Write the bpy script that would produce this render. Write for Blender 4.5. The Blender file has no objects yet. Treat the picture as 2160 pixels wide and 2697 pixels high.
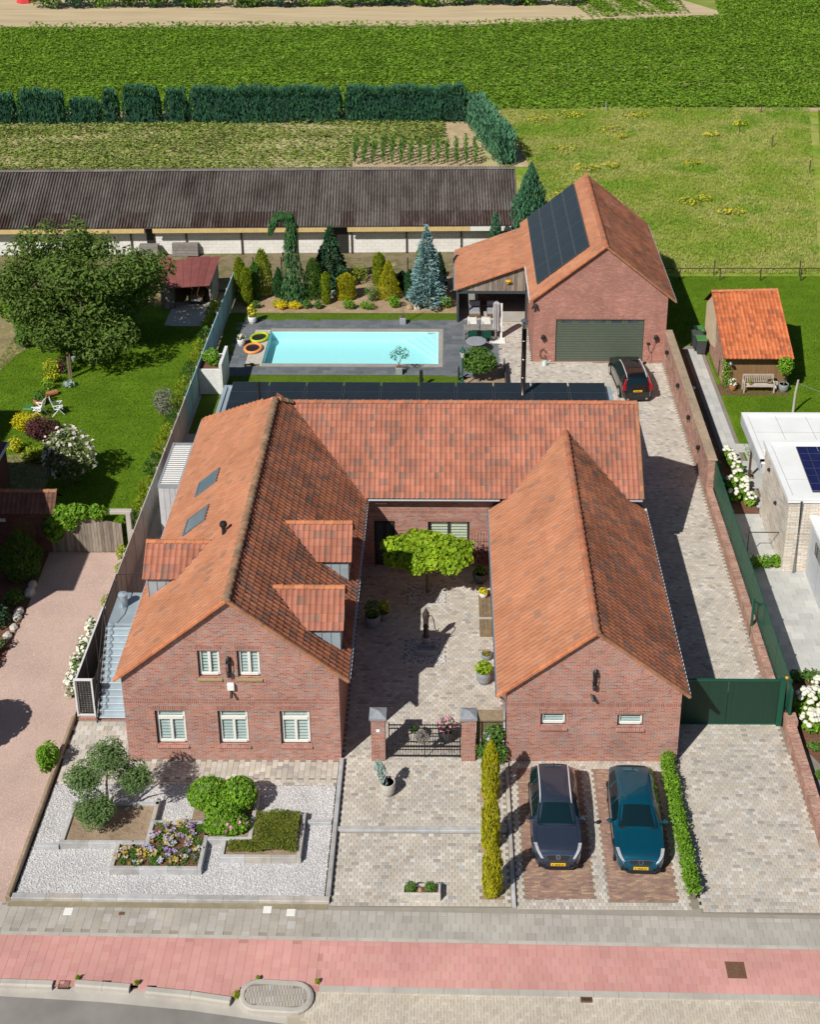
import bpy, math, random
import numpy as np
from mathutils import Matrix, Vector
random.seed(7); RNG = np.random.default_rng(7)
R = math.radians
sc = bpy.context.scene
COL = sc.collection
# ---------------------------------------------------------------- camera (perspective-corrected drone lens)
cam = bpy.data.cameras.new('camera'); camo = bpy.data.objects.new('camera', cam); COL.objects.link(camo)
cam.sensor_fit = 'VERTICAL'; cam.sensor_height = 24.0; cam.lens = 24.0*1.32374
cam.shift_x = -80/2697; cam.shift_y = -708.5/2697
cam.clip_start = 0.5; cam.clip_end = 3000
RW = np.array([[9.99978969e-01, 6.48456071e-03, -1.05713103e-04],
               [2.34943664e-03, -3.77401433e-01, -9.26046780e-01],
               [-6.04490284e-03, 9.26027056e-01, -3.77408731e-01]])   # world axes in camera (x right, y down, z forward)
CAMP = np.array([0.0, 0.0, 38.605])
cm = np.eye(4); cm[:3, 0] = RW[0]; cm[:3, 1] = -RW[1]; cm[:3, 2] = -RW[2]; cm[:3, 3] = CAMP
camo.matrix_world = Matrix(cm.tolist())
sc.camera = camo
# ---------------------------------------------------------------- sky and sun
SUN_AZ, SUN_EL = 37.5, 44.0          # direction shadows fall (from +Y towards +X), elevation
wd = bpy.data.worlds.new('World'); sc.world = wd; wd.use_nodes = True
nt = wd.node_tree; nt.nodes.clear()
sky = nt.nodes.new('ShaderNodeTexSky'); sky.sky_type = 'NISHITA'; sky.sun_disc = False
sky.sun_elevation = R(SUN_EL); sky.sun_rotation = R(180+SUN_AZ); sky.altitude = 50; sky.air_density = 1.0; sky.dust_density = 0.6; sky.ozone_density = 1.2
bg = nt.nodes.new('ShaderNodeBackground'); bg.inputs[1].default_value = 0.052
wo = nt.nodes.new('ShaderNodeOutputWorld')
nt.links.new(sky.outputs[0], bg.inputs[0]); nt.links.new(bg.outputs[0], wo.inputs[0])
sl = bpy.data.lights.new('sun', 'SUN'); sl.energy = 4.9; sl.angle = R(0.5); sl.color = (1.0, 0.955, 0.88)
so = bpy.data.objects.new('sun', sl); COL.objects.link(so)
ld = Vector((math.sin(R(SUN_AZ))*math.cos(R(SUN_EL)), math.cos(R(SUN_AZ))*math.cos(R(SUN_EL)), -math.sin(R(SUN_EL))))
so.rotation_euler = ld.to_track_quat('-Z', 'Y').to_euler(); so.location = (-40, -20, 60)
sc.view_settings.view_transform = 'Standard'; sc.view_settings.look = 'None'
sc.view_settings.exposure = 0.0; sc.view_settings.gamma = 1.0; sc.view_settings.use_curve_mapping = False

# ---------------------------------------------------------------- materials
MATS = {}
def _nodes(name):
    m = bpy.data.materials.new(name); m.use_nodes = True
    t = m.node_tree; t.nodes.clear()
    out = t.nodes.new('ShaderNodeOutputMaterial'); p = t.nodes.new('ShaderNodeBsdfPrincipled')
    t.links.new(p.outputs[0], out.inputs[0])
    MATS[name] = m
    return m, t, p, out
def ramp_node(t, cols):
    r = t.nodes.new('ShaderNodeValToRGB')
    if len(cols[0]) == 3:
        n = len(cols); cols = [(i/max(1, n-1), c) for i, c in enumerate(cols)]
    el = r.color_ramp.elements
    while len(el) < len(cols): el.new(0.5)
    for e, (p, c) in zip(el, cols): e.position = p
    for e, (p, c) in zip(el, cols): e.color = (c[0], c[1], c[2], 1)
    return r
def math_node(t, op, a, b=None, clamp=False):
    n = t.nodes.new('ShaderNodeMath'); n.operation = op; n.use_clamp = clamp
    for i, v in enumerate((a, b)):
        if v is None: continue
        if isinstance(v, (int, float)): n.inputs[i].default_value = v
        else: t.links.new(v, n.inputs[i])
    return n.outputs[0]
def tint_socket(t):
    at = t.nodes.new('ShaderNodeAttribute'); at.attribute_name = 'tint'
    oi = t.nodes.new('ShaderNodeObjectInfo')
    return math_node(t, 'FRACT', math_node(t, 'ADD', at.outputs['Fac'], oi.outputs['Random']))
def noise_node(t, vec, scale, detail=5, rough=0.6):
    n = t.nodes.new('ShaderNodeTexNoise'); n.inputs['Scale'].default_value = scale
    n.inputs['Detail'].default_value = detail; n.inputs['Roughness'].default_value = rough
    t.links.new(vec, n.inputs['Vector']); return n.outputs['Fac']
def shade(t, col, fac, var):
    """multiply a colour by 1-var .. 1+var"""
    v = t.nodes.new('ShaderNodeMapRange'); v.inputs[1].default_value = 0.25; v.inputs[2].default_value = 0.75
    v.inputs[3].default_value = 1-var; v.inputs[4].default_value = 1+var; t.links.new(fac, v.inputs[0])
    x = t.nodes.new('ShaderNodeVectorMath'); x.operation = 'SCALE'
    t.links.new(col, x.inputs[0]); t.links.new(v.outputs[0], x.inputs['Scale']); return x.outputs[0]
def finish(t, p, out, col, rough=0.8, spec=0.3, metal=0.0, bump=None, bstr=0.3, bdist=0.02, transl=0.0, coat=0.0):
    t.links.new(col, p.inputs['Base Color'])
    p.inputs['Roughness'].default_value = rough; p.inputs['Specular IOR Level'].default_value = spec
    p.inputs['Metallic'].default_value = metal; p.inputs['Coat Weight'].default_value = coat
    p.inputs['Coat Roughness'].default_value = 0.08
    if bump is not None:
        b = t.nodes.new('ShaderNodeBump'); b.inputs['Strength'].default_value = bstr; b.inputs['Distance'].default_value = bdist
        t.links.new(bump, b.inputs['Height']); t.links.new(b.outputs[0], p.inputs['Normal'])
    if transl > 0:
        tr = t.nodes.new('ShaderNodeBsdfTranslucent'); t.links.new(col, tr.inputs['Color'])
        mx = t.nodes.new('ShaderNodeMixShader'); mx.inputs[0].default_value = transl
        t.links.new(p.outputs[0], mx.inputs[1]); t.links.new(tr.outputs[0], mx.inputs[2]); t.links.new(mx.outputs[0], out.inputs[0])
def pm(name, cols, by='noise', scale=2.0, detail=6, var=0.12, vscale=0.7, rough=0.8, spec=0.3, metal=0.0, bump=0.0, bscale=30, bdist=0.02,
       transl=0.0, stretch=None, coat=0.0, contrast=True):
    m, t, p, out = _nodes(name)
    g = t.nodes.new('ShaderNodeNewGeometry'); vec = g.outputs['Position']
    if stretch:
        mp = t.nodes.new('ShaderNodeMapping'); mp.inputs['Scale'].default_value = stretch; t.links.new(vec, mp.inputs[0]); vec = mp.outputs[0]
    if by == 'tint': f = tint_socket(t)
    else:
        f = noise_node(t, vec, scale, detail)
        if contrast:
            mr = t.nodes.new('ShaderNodeMapRange'); mr.inputs[1].default_value = 0.3; mr.inputs[2].default_value = 0.7; t.links.new(f, mr.inputs[0]); f = mr.outputs[0]
    r = ramp_node(t, cols); t.links.new(f, r.inputs[0]); col = r.outputs[0]
    if var > 0: col = shade(t, col, noise_node(t, vec, vscale, 5), var)
    bs = noise_node(t, vec, bscale, 4) if bump > 0 else None
    finish(t, p, out, col, rough, spec, metal, bs, bump, bdist, transl, coat)
    return m
def bricks(name, cols, mortar, w=0.22, h=0.0715, mt=0.012, vertical=False, rough=0.9, var=0.2, bump=0.5, offset=0.5, vscale=0.8, stain=None):
    """bricks laid in the UV plane (metres)"""
    m, t, p, out = _nodes(name)
    uv = t.nodes.new('ShaderNodeUVMap'); sx = t.nodes.new('ShaderNodeSeparateXYZ'); t.links.new(uv.outputs[0], sx.inputs[0])
    u, v = sx.outputs[0], sx.outputs[1]
    if vertical: u, v = v, u
    vr = math_node(t, 'DIVIDE', v, h); row = math_node(t, 'FLOOR', vr); vf = math_node(t, 'FRACT', vr)
    par = math_node(t, 'FLOORED_MODULO', row, 2.0)
    ur = math_node(t, 'ADD', math_node(t, 'DIVIDE', u, w), math_node(t, 'MULTIPLY', par, offset))
    cl = math_node(t, 'FLOOR', ur); uf = math_node(t, 'FRACT', ur)
    cx = t.nodes.new('ShaderNodeCombineXYZ'); t.links.new(cl, cx.inputs[0]); t.links.new(row, cx.inputs[1])
    wn = t.nodes.new('ShaderNodeTexWhiteNoise'); wn.noise_dimensions = '3D'; t.links.new(cx.outputs[0], wn.inputs['Vector'])
    r = ramp_node(t, cols); t.links.new(wn.outputs['Value'], r.inputs[0])
    def edge(f, size, k):
        a = math_node(t, 'MINIMUM', f, math_node(t, 'SUBTRACT', 1.0, f))
        mr = t.nodes.new('ShaderNodeMapRange'); mr.inputs[1].default_value = 0.2*mt/size; mr.inputs[2].default_value = 0.75*mt/size
        t.links.new(a, mr.inputs[0]); return mr.outputs[0]
    mask = math_node(t, 'MULTIPLY', edge(uf, w, 0), edge(vf, h, 1))
    g = t.nodes.new('ShaderNodeNewGeometry')
    n = noise_node(t, g.outputs['Position'], vscale, 5)
    mc = t.nodes.new('ShaderNodeMix'); mc.data_type = 'RGBA'
    t.links.new(mask, mc.inputs[0]); mc.inputs[6].default_value = (*mortar, 1); t.links.new(r.outputs[0], mc.inputs[7])
    col = shade(t, mc.outputs[2], n, var)
    n2 = noise_node(t, g.outputs['Position'], 14, 5)
    col = shade(t, col, n2, 0.18)
    finish(t, p, out, col, rough, 0.2, 0, mask, bump, 0.008)
    return m
def plain(name, c, rough=0.5, spec=0.4, metal=0.0, var=0.08, vscale=3.0, coat=0.0, bump=0.0, bscale=40):
    return pm(name, [c, c], var=var, vscale=vscale, rough=rough, spec=spec, metal=metal, coat=coat, bump=bump, bscale=bscale)
def glass(name, c, rough=0.05):
    m, t, p, out = _nodes(name)
    p.inputs['Base Color'].default_value = (*c, 1); p.inputs['Roughness'].default_value = rough; p.inputs['Specular IOR Level'].default_value = 0.6
    return m
def clear_glass(name, tint=(0.9, 0.95, 0.95), refl=0.08):
    m, t, p, out = _nodes(name)
    tr = t.nodes.new('ShaderNodeBsdfTransparent'); tr.inputs[0].default_value = (*tint, 1)
    gl = t.nodes.new('ShaderNodeBsdfGlossy'); gl.inputs['Roughness'].default_value = 0.03
    mx = t.nodes.new('ShaderNodeMixShader'); mx.inputs[0].default_value = refl; t.links.new(tr.outputs[0], mx.inputs[1]); t.links.new(gl.outputs[0], mx.inputs[2])
    t.links.new(mx.outputs[0], out.inputs[0]); return m

# ---------------------------------------------------------------- mesh collecting
ROOT = {}
def tag(o, label=None, cat=None, group=None, kind=None):
    if label: o['label'] = label
    if cat: o['category'] = cat
    if group: o['group'] = group
    if kind: o['kind'] = kind
    return o
def thing(name, loc, label, cat, group=None, rz=0.0):
    o = bpy.data.objects.new(name, None); COL.objects.link(o); o.empty_display_size = 0.2
    o.location = loc; o.rotation_euler = (0, 0, rz); ROOT[o.name] = np.array(loc, float)
    return tag(o, label, cat, group)
def mk(name, me, parent=None, loc=None):
    o = bpy.data.objects.new(name, me); COL.objects.link(o)
    if parent is not None:
        o.parent = parent; ROOT[o.name] = ROOT[parent.name]
    else: ROOT[o.name] = np.zeros(3)
    if loc is not None: o.location = loc
    return o
def np_mesh(name, V, F, mats, tint=None, midx=None, smooth=False, uv=False, sharp=None):
    """V (n,3), F list of arrays (k,m) of equal-sided faces or one array"""
    me = bpy.data.meshes.new(name)
    V = np.asarray(V, np.float32); me.vertices.add(len(V)); me.vertices.foreach_set('co', V.ravel())
    if isinstance(F, np.ndarray): F = [F]
    F = [np.asarray(f, np.int32) for f in F if len(f)]
    lens = np.concatenate([np.full(len(f), f.shape[1], np.int32) for f in F]); loops = np.concatenate([f.ravel() for f in F])
    me.loops.add(len(loops)); me.loops.foreach_set('vertex_index', loops)
    me.polygons.add(len(lens)); st = np.concatenate([[0], np.cumsum(lens)[:-1]]).astype(np.int32)
    me.polygons.foreach_set('loop_start', st)
    me.update(calc_edges=True)
    for m in (mats if isinstance(mats, (list, tuple)) else [mats]): me.materials.append(MATS[m] if isinstance(m, str) else m)
    if midx is not None: me.polygons.foreach_set('material_index', np.asarray(midx, np.int32))
    if tint is not None:
        a = me.attributes.new('tint', 'FLOAT', 'FACE'); a.data.foreach_set('value', np.asarray(tint, np.float32))
    me.polygons.foreach_set('use_smooth', np.full(len(lens), bool(smooth)))
    if uv:
        me.calc_loop_triangles()
        nn = np.zeros(len(lens)*3, np.float32); me.polygons.foreach_get('normal', nn); nn = np.abs(nn.reshape(-1, 3))
        pn = np.repeat(nn, lens, axis=0); co = V[loops]
        ax = pn.argmax(1)
        U = np.where(ax == 0, co[:, 1], co[:, 0]); W = np.where(ax == 2, co[:, 1], co[:, 2])
        l = me.uv_layers.new(name='UVMap'); l.data.foreach_set('uv', np.stack([U, W], 1).astype(np.float32).ravel())
    me.validate(); me.update()
    return me
class MB:
    def __init__(s): s.v = []; s.f = []; s.t = []; s.m = []
    def add(s, vs, fs, tint=0.0, mi=0):
        b = len(s.v); s.v.extend([tuple(map(float, p)) for p in vs])
        for f in fs: s.f.append([b+i for i in f]); s.t.append(tint); s.m.append(mi)
        return s
    def box(s, x0, x1, y0, y1, z0, z1, tint=0.0, mi=0, bev=0.0):
        if bev > 0:
            vs = [(x0, y0, z0), (x1, y0, z0), (x1, y1, z0), (x0, y1, z0), (x0, y0, z1-bev), (x1, y0, z1-bev), (x1, y1, z1-bev), (x0, y1, z1-bev),
                  (x0+bev, y0+bev, z1), (x1-bev, y0+bev, z1), (x1-bev, y1-bev, z1), (x0+bev, y1-bev, z1)]
            fs = [(0, 3, 2, 1), (0, 1, 5, 4), (1, 2, 6, 5), (2, 3, 7, 6), (3, 0, 4, 7), (4, 5, 9, 8), (5, 6, 10, 9), (6, 7, 11, 10), (7, 4, 8, 11), (8, 9, 10, 11)]
            return s.add(vs, fs, tint, mi)
        vs = [(x0, y0, z0), (x1, y0, z0), (x1, y1, z0), (x0, y1, z0), (x0, y0, z1), (x1, y0, z1), (x1, y1, z1), (x0, y1, z1)]
        return s.add(vs, [(0, 3, 2, 1), (4, 5, 6, 7), (0, 1, 5, 4), (1, 2, 6, 5), (2, 3, 7, 6), (3, 0, 4, 7)], tint, mi)
    def obox(s, a, b, w, h, up=(0, 0, 1), tint=0.0, mi=0):
        """bar from a to b, width w (sideways), height h (along up)"""
        a = np.array(a, float); b = np.array(b, float); d = b-a; d /= np.linalg.norm(d)
        up = np.array(up, float); sd = np.cross(d, up)
        if np.linalg.norm(sd) < 1e-6: up = np.array((0, 1, 0.)); sd = np.cross(d, up)
        sd /= np.linalg.norm(sd); up = np.cross(sd, d)
        vs = [p+sd*i*w/2+up*j*h/2 for p in (a, b) for i, j in ((-1, -1), (1, -1), (1, 1), (-1, 1))]
        return s.add(vs, [(0, 1, 2, 3), (7, 6, 5, 4), (0, 4, 5, 1), (1, 5, 6, 2), (2, 6, 7, 3), (3, 7, 4, 0)], tint, mi)
    def tube(s, pts, r, n=8, tint=0.0, mi=0, caps=True):
        pts = [np.array(p, float) for p in pts]; rs = r if isinstance(r, (list, tuple)) else [r]*len(pts)
        vs = []; 
        for i, p in enumerate(pts):
            d = (pts[min(i+1, len(pts)-1)]-pts[max(i-1, 0)]); d /= np.linalg.norm(d)+1e-9
            a = np.cross(d, (0, 0, 1.)); 
            if np.linalg.norm(a) < 1e-3: a = np.cross(d, (0, 1., 0))
            a /= np.linalg.norm(a); b = np.cross(d, a)
            vs += [p+rs[i]*(math.cos(q)*a+math.sin(q)*b) for q in np.linspace(0, 2*math.pi, n, endpoint=False)]
        fs = [(i*n+j, i*n+(j+1) % n, (i+1)*n+(j+1) % n, (i+1)*n+j) for i in range(len(pts)-1) for j in range(n)]
        if caps: fs += [tuple(range(n)), tuple(range((len(pts)-1)*n+n-1, (len(pts)-1)*n-1, -1))]
        return s.add(vs, fs, tint, mi)
    def lathe(s, prof, c=(0, 0, 0), n=14, tint=0.0, mi=0, sx=1.0, sy=1.0):
        vs = [(c[0]+sx*r*math.cos(q), c[1]+sy*r*math.sin(q), c[2]+z) for r, z in prof for q in np.linspace(0, 2*math.pi, n, endpoint=False)]
        fs = [(i*n+j, i*n+(j+1) % n, (i+1)*n+(j+1) % n, (i+1)*n+j) for i in range(len(prof)-1) for j in range(n)]
        if prof[0][0] > 1e-4: fs.append(tuple(range(n-1, -1, -1)))
        if prof[-1][0] > 1e-4: fs.append(tuple(range((len(prof)-1)*n, len(prof)*n)))
        return s.add(vs, fs, tint, mi)
    def prism(s, poly, z0, z1, tint=0.0, mi=0):
        n = len(poly); vs = [(x, y, z0) for x, y in poly]+[(x, y, z1) for x, y in poly]
        return s.add(vs, [tuple(range(n-1, -1, -1)), tuple(range(n, 2*n))]+[(i, (i+1) % n, n+(i+1) % n, n+i) for i in range(n)], tint, mi)
    def build(s, name, mats, parent=None, smooth=False, uv=False, world=True, **tg):
        V = np.array(s.v, float)
        by = {}
        for i, f in enumerate(s.f): by.setdefault(len(f), []).append(i)
        order = [i for k in by for i in by[k]]; F = [np.array([s.f[i] for i in by[k]]) for k in by]
        off = ROOT[parent.name] if (parent is not None and world) else np.zeros(3)
        me = np_mesh(name, V, F, mats, [s.t[i] for i in order], [s.m[i] for i in order] if len(set(s.m)) > 1 else None, smooth, uv)
        if off.any():
            me.transform(Matrix.Translation(Vector((-off).tolist())))
        o = mk(name, me, parent); tag(o, **tg)
        return o
def copy_tree(o, parent=None):
    c = o.copy(); COL.objects.link(c); ROOT[c.name] = ROOT[o.name]
    if parent is not None: c.parent = parent
    for ch in list(o.children): copy_tree(ch, c)
    return c
def piece(name, me, parent, loc, rot=None, scale=None):
    """small shared-mesh part; loc in world, parent unrotated"""
    o = bpy.data.objects.new(name, me); COL.objects.link(o); o.parent = parent
    L = np.asarray(loc, float)-ROOT[parent.name]
    if rot is not None:
        M = np.eye(4); M[:3, :3] = rot; M[:3, 3] = L; o.matrix_local = Matrix(M.tolist())
    else: o.location = L.tolist()
    if scale is not None: o.scale = scale
    ROOT[o.name] = ROOT[parent.name]
    return o
def sheet(name, poly, z, mat, parent=None, kind='structure', uv=False, **tg):
    V = [(x, y, z) for x, y in poly]; b = MB(); b.add(V, [tuple(range(len(poly)))])
    return b.build(name, [mat], parent, uv=uv, kind=kind if parent is None else None, **tg)
def inside(poly, X, Y):
    poly = np.asarray(poly); n = len(poly); r = np.zeros(np.shape(X), bool); j = n-1
    for i in range(n):
        xi, yi = poly[i]; xj, yj = poly[j]
        r ^= ((yi > Y) != (yj > Y)) & (X < (xj-xi)*(Y-yi)/((yj-yi) if yj != yi else 1e-12)+xi); j = i
    return r
# ---------------------------------------------------------------- material library
BR = [(0.40, 0.15, 0.11), (0.29, 0.11, 0.085), (0.48, 0.19, 0.12), (0.36, 0.20, 0.17), (0.29, 0.19, 0.17), (0.50, 0.20, 0.125), (0.37, 0.13, 0.10), (0.38, 0.26, 0.23), (0.42, 0.17, 0.13)]
MO = (0.49, 0.42, 0.375)
bricks('brick', BR, MO)
bricks('brick_soldier', [(0.35, 0.12, 0.085), (0.28, 0.095, 0.07), (0.40, 0.16, 0.11), (0.26, 0.12, 0.10)], MO, vertical=True, offset=0.0)
bricks('brick_pale', [(0.42, 0.16, 0.115), (0.36, 0.13, 0.10), (0.46, 0.21, 0.16), (0.34, 0.15, 0.12), (0.40, 0.145, 0.105)], (0.45, 0.36, 0.31), h=0.082)
bricks('brick_garden', [(0.42, 0.18, 0.12), (0.36, 0.17, 0.13), (0.46, 0.27, 0.20), (0.30, 0.13, 0.10), (0.48, 0.33, 0.26)], (0.50, 0.42, 0.35), vscale=1.4, var=0.35)
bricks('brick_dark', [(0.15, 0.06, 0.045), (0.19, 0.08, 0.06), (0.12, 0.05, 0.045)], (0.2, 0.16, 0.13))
bricks('stone_cladding', [(0.72, 0.63, 0.51), (0.80, 0.73, 0.62), (0.54, 0.50, 0.47), (0.82, 0.77, 0.68), (0.68, 0.55, 0.42), (0.76, 0.71, 0.64)], (0.40, 0.34, 0.27), w=0.42, h=0.085, mt=0.014, offset=0.37, bump=0.9)
bricks('white_brick', [(0.80, 0.80, 0.78), (0.74, 0.75, 0.74), (0.84, 0.83, 0.80)], (0.62, 0.63, 0.63), w=0.22, h=0.075, var=0.06)
bricks('dark_brick_paving', [(0.26, 0.16, 0.13), (0.33, 0.20, 0.15), (0.22, 0.14, 0.12), (0.42, 0.28, 0.17), (0.29, 0.17, 0.14)], (0.17, 0.13, 0.11), w=0.21, h=0.065)
# roof tiles
pm('roof_tile', [(0.0, (0.40, 0.17, 0.09)), (0.3, (0.43, 0.19, 0.105)), (0.55, (0.38, 0.16, 0.086)), (0.85, (0.435, 0.20, 0.115)), (0.97, (0.35, 0.17, 0.105)), (1.0, (0.27, 0.15, 0.10))], by='tint', var=0.2, vscale=0.6, rough=0.85, bump=0.25, bscale=25)
pm('roof_tile_old_shaded', [(0.0, (0.29, 0.105, 0.058)), (0.35, (0.34, 0.13, 0.066)), (0.6, (0.26, 0.10, 0.06)), (0.85, (0.21, 0.10, 0.07)), (1.0, (0.14, 0.085, 0.065))], by='tint', var=0.45, vscale=0.6, rough=0.88, bump=0.3, bscale=25)  # weathered tiles; base colour also carries the shade of slopes turned from the sun
pm('roof_tile_mid', [(0.0, (0.38, 0.15, 0.095)), (0.35, (0.42, 0.17, 0.11)), (0.6, (0.35, 0.135, 0.088)), (0.85, (0.31, 0.145, 0.105)), (1.0, (0.24, 0.135, 0.10))], by='tint', var=0.28, vscale=0.7, rough=0.85, bump=0.3, bscale=22)
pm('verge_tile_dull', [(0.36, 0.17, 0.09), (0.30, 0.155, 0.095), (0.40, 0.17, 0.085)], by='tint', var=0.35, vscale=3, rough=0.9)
pm('mossy_sill', [(0.36, 0.30, 0.12), (0.30, 0.20, 0.12), (0.42, 0.36, 0.16)], scale=12, rough=0.95)
pm('roof_tile_bright', [(0.0, (0.55, 0.16, 0.06)), (0.4, (0.60, 0.19, 0.075)), (0.75, (0.50, 0.14, 0.055)), (1.0, (0.36, 0.12, 0.06))], by='tint', var=0.25, vscale=0.9, rough=0.85, bump=0.3, bscale=20)
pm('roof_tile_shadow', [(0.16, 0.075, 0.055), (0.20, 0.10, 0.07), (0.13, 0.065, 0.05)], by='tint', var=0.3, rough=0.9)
pm('ridge_tile', [(0.0, (0.46, 0.17, 0.085)), (0.6, (0.42, 0.16, 0.09)), (1.0, (0.33, 0.17, 0.11))], by='tint', var=0.3, vscale=2.5, rough=0.9, bump=0.4, bscale=12)
pm('ridge_tile_mossy', [(0.30, 0.17, 0.10), (0.36, 0.20, 0.12), (0.22, 0.15, 0.095), (0.38, 0.27, 0.18)], by='tint', var=0.4, vscale=5, rough=0.95, bump=0.6, bscale=12)
pm('verge_tile', [(0.50, 0.185, 0.085), (0.55, 0.215, 0.105), (0.43, 0.16, 0.08)], by='tint', var=0.25, vscale=3, rough=0.85)
pm('roof_underlay', [(0.10, 0.05, 0.035), (0.14, 0.06, 0.04)], rough=0.95)
# metals and paints
plain('zinc', (0.42, 0.46, 0.50), rough=0.42, spec=0.5, metal=0.35, var=0.12)
plain('zinc_blue', (0.40, 0.48, 0.53), rough=0.45, spec=0.5, metal=0.25, var=0.15, vscale=1.5)
plain('white_gutter', (0.72, 0.73, 0.74), rough=0.4, var=0.08)
plain('white_paint', (0.80, 0.79, 0.74), rough=0.4, var=0.05)
plain('white_plastic', (0.85, 0.85, 0.83), rough=0.35, var=0.03)
plain('black_metal', (0.018, 0.018, 0.02), rough=0.4, spec=0.5, var=0.2)
plain('dark_frame', (0.03, 0.028, 0.028), rough=0.45, var=0.15)
plain('anthracite', (0.055, 0.06, 0.066), rough=0.45, var=0.15)
plain('slate_cap', (0.27, 0.29, 0.32), rough=0.6, var=0.2, vscale=6)
plain('dark_green', (0.012, 0.085, 0.052), rough=0.4, spec=0.4, var=0.12)
pm('gate_green', [(0.012, 0.042, 0.027), (0.016, 0.050, 0.032)], scale=6, stretch=(12, 1, 0.3), rough=0.5, var=0.1)
plain('lamp_green', (0.02, 0.10, 0.075), rough=0.35, var=0.1)
plain('garage_green', (0.10, 0.125, 0.095), rough=0.45, var=0.08)
plain('lamp_glass', (0.6, 0.62, 0.6), rough=0.2, var=0.05)
plain('steel', (0.5, 0.5, 0.5), rough=0.25, metal=0.9, var=0.08)
plain('flue_black', (0.05, 0.035, 0.03), rough=0.25, metal=0.5, var=0.1)
plain('rust_iron', (0.16, 0.085, 0.05), rough=0.7, var=0.3, vscale=15)
glass('window_glass', (0.05, 0.07, 0.08), 0.04)
glass('blue_glass', (0.13, 0.19, 0.24), 0.08)
glass('car_glass', (0.004, 0.016, 0.021), 0.02)
clear_glass('clear_glass')
# solar panel
def solar():
    m, t, p, out = _nodes('solar_cell'); uv = t.nodes.new('ShaderNodeNewGeometry')
    n = noise_node(t, uv.outputs['Position'], 1.5, 3); r = ramp_node(t, [(0.014, 0.021, 0.028), (0.026, 0.034, 0.042)]); t.links.new(n, r.inputs[0])
    finish(t, p, out, r.outputs[0], 0.16, 0.5)
solar()
plain('panel_frame', (0.16, 0.175, 0.19), rough=0.35, metal=0.5)
plain('solar_blue', (0.012, 0.016, 0.075), rough=0.15, spec=0.6, var=0.3, vscale=4)
# ground covers
pm('soil_far', [(0.30, 0.22, 0.12), (0.22, 0.20, 0.09)], scale=0.2, var=0.2, rough=0.95)
pm('lawn', [(0.085, 0.165, 0.008), (0.115, 0.205, 0.011), (0.14, 0.225, 0.015)], scale=0.9, detail=8, var=0.22, vscale=0.35, rough=0.9, spec=0.1, bump=0.8, bscale=35, bdist=0.04)
pm('artificial_turf', [(0.085, 0.145, 0.012), (0.115, 0.175, 0.018)], scale=5, var=0.15, vscale=0.5, rough=0.9, spec=0.1, bump=0.6, bscale=60)
pm('meadow', [(0.20, 0.33, 0.035), (0.24, 0.34, 0.04), (0.32, 0.37, 0.07), (0.40, 0.40, 0.12), (0.19, 0.31, 0.03)], scale=0.22, detail=9, var=0.28, vscale=0.9, rough=0.95, spec=0.05, bump=0.9, bscale=9, bdist=0.15)
pm('meadow_green', [(0.15, 0.24, 0.025), (0.20, 0.28, 0.035)], scale=0.4, detail=9, var=0.25, vscale=1, rough=0.95, spec=0.05, bump=0.9, bscale=9, bdist=0.15)
pm('crop_soil', [(0.15, 0.24, 0.02), (0.20, 0.27, 0.04), (0.30, 0.30, 0.10)], scale=0.6, detail=8, var=0.2, rough=0.95, stretch=(0.25, 1, 1))
pm('sand_track', [(0.46, 0.36, 0.22), (0.54, 0.43, 0.27), (0.40, 0.31, 0.19)], scale=0.5, detail=8, var=0.15, rough=0.95, stretch=(0.12, 1, 1), bump=0.4, bscale=2)
pm('pale_soil', [(0.50, 0.38, 0.24), (0.42, 0.32, 0.19), (0.58, 0.46, 0.30)], scale=1.5, var=0.2, rough=0.95, bump=0.5, bscale=8)
pm('bed_soil', [(0.28, 0.20, 0.135), (0.36, 0.27, 0.18), (0.22, 0.155, 0.10)], scale=3, detail=9, var=0.25, rough=0.95, bump=0.8, bscale=14, bdist=0.05)
pm('bark_soil', [(0.42, 0.31, 0.20), (0.34, 0.24, 0.15), (0.48, 0.37, 0.25)], scale=2, detail=9, var=0.25, rough=0.95, bump=0.7, bscale=18, bdist=0.04)
pm('mulch', [(0.14, 0.065, 0.04), (0.22, 0.11, 0.07), (0.09, 0.045, 0.03)], scale=9, detail=9, var=0.25, rough=0.95, bump=1.0, bscale=30, bdist=0.05)
pm('pink_gravel', [(0.42, 0.29, 0.24), (0.54, 0.39, 0.33), (0.62, 0.47, 0.41)], scale=22, detail=10, var=0.16, vscale=0.5, rough=0.95, bump=0.8, bscale=45, bdist=0.02)
pm('gravel_bed', [(0.46, 0.45, 0.45), (0.56, 0.55, 0.55)], scale=20, var=0.2, rough=0.9)
pm('gravel_stone', [(0.54, 0.53, 0.53), (0.61, 0.60, 0.61), (0.45, 0.445, 0.455), (0.66, 0.65, 0.645), (0.55, 0.515, 0.47)], by='tint', var=0.1, rough=0.75)
pm('asphalt', [(0.22, 0.205, 0.19), (0.26, 0.245, 0.225)], scale=1.2, detail=9, var=0.2, vscale=0.4, rough=0.9, bump=0.3, bscale=80)
pm('mossy_slab', [(0.16, 0.135, 0.07), (0.25, 0.20, 0.12), (0.12, 0.11, 0.04), (0.36, 0.29, 0.19)], scale=0.7, detail=9, var=0.3, rough=0.95, bump=0.5, bscale=6)
pm('dry_edge', [(0.32, 0.25, 0.14), (0.22, 0.19, 0.08), (0.40, 0.32, 0.2)], scale=3, detail=9, var=0.3, rough=0.95, bump=0.8, bscale=15)
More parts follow.
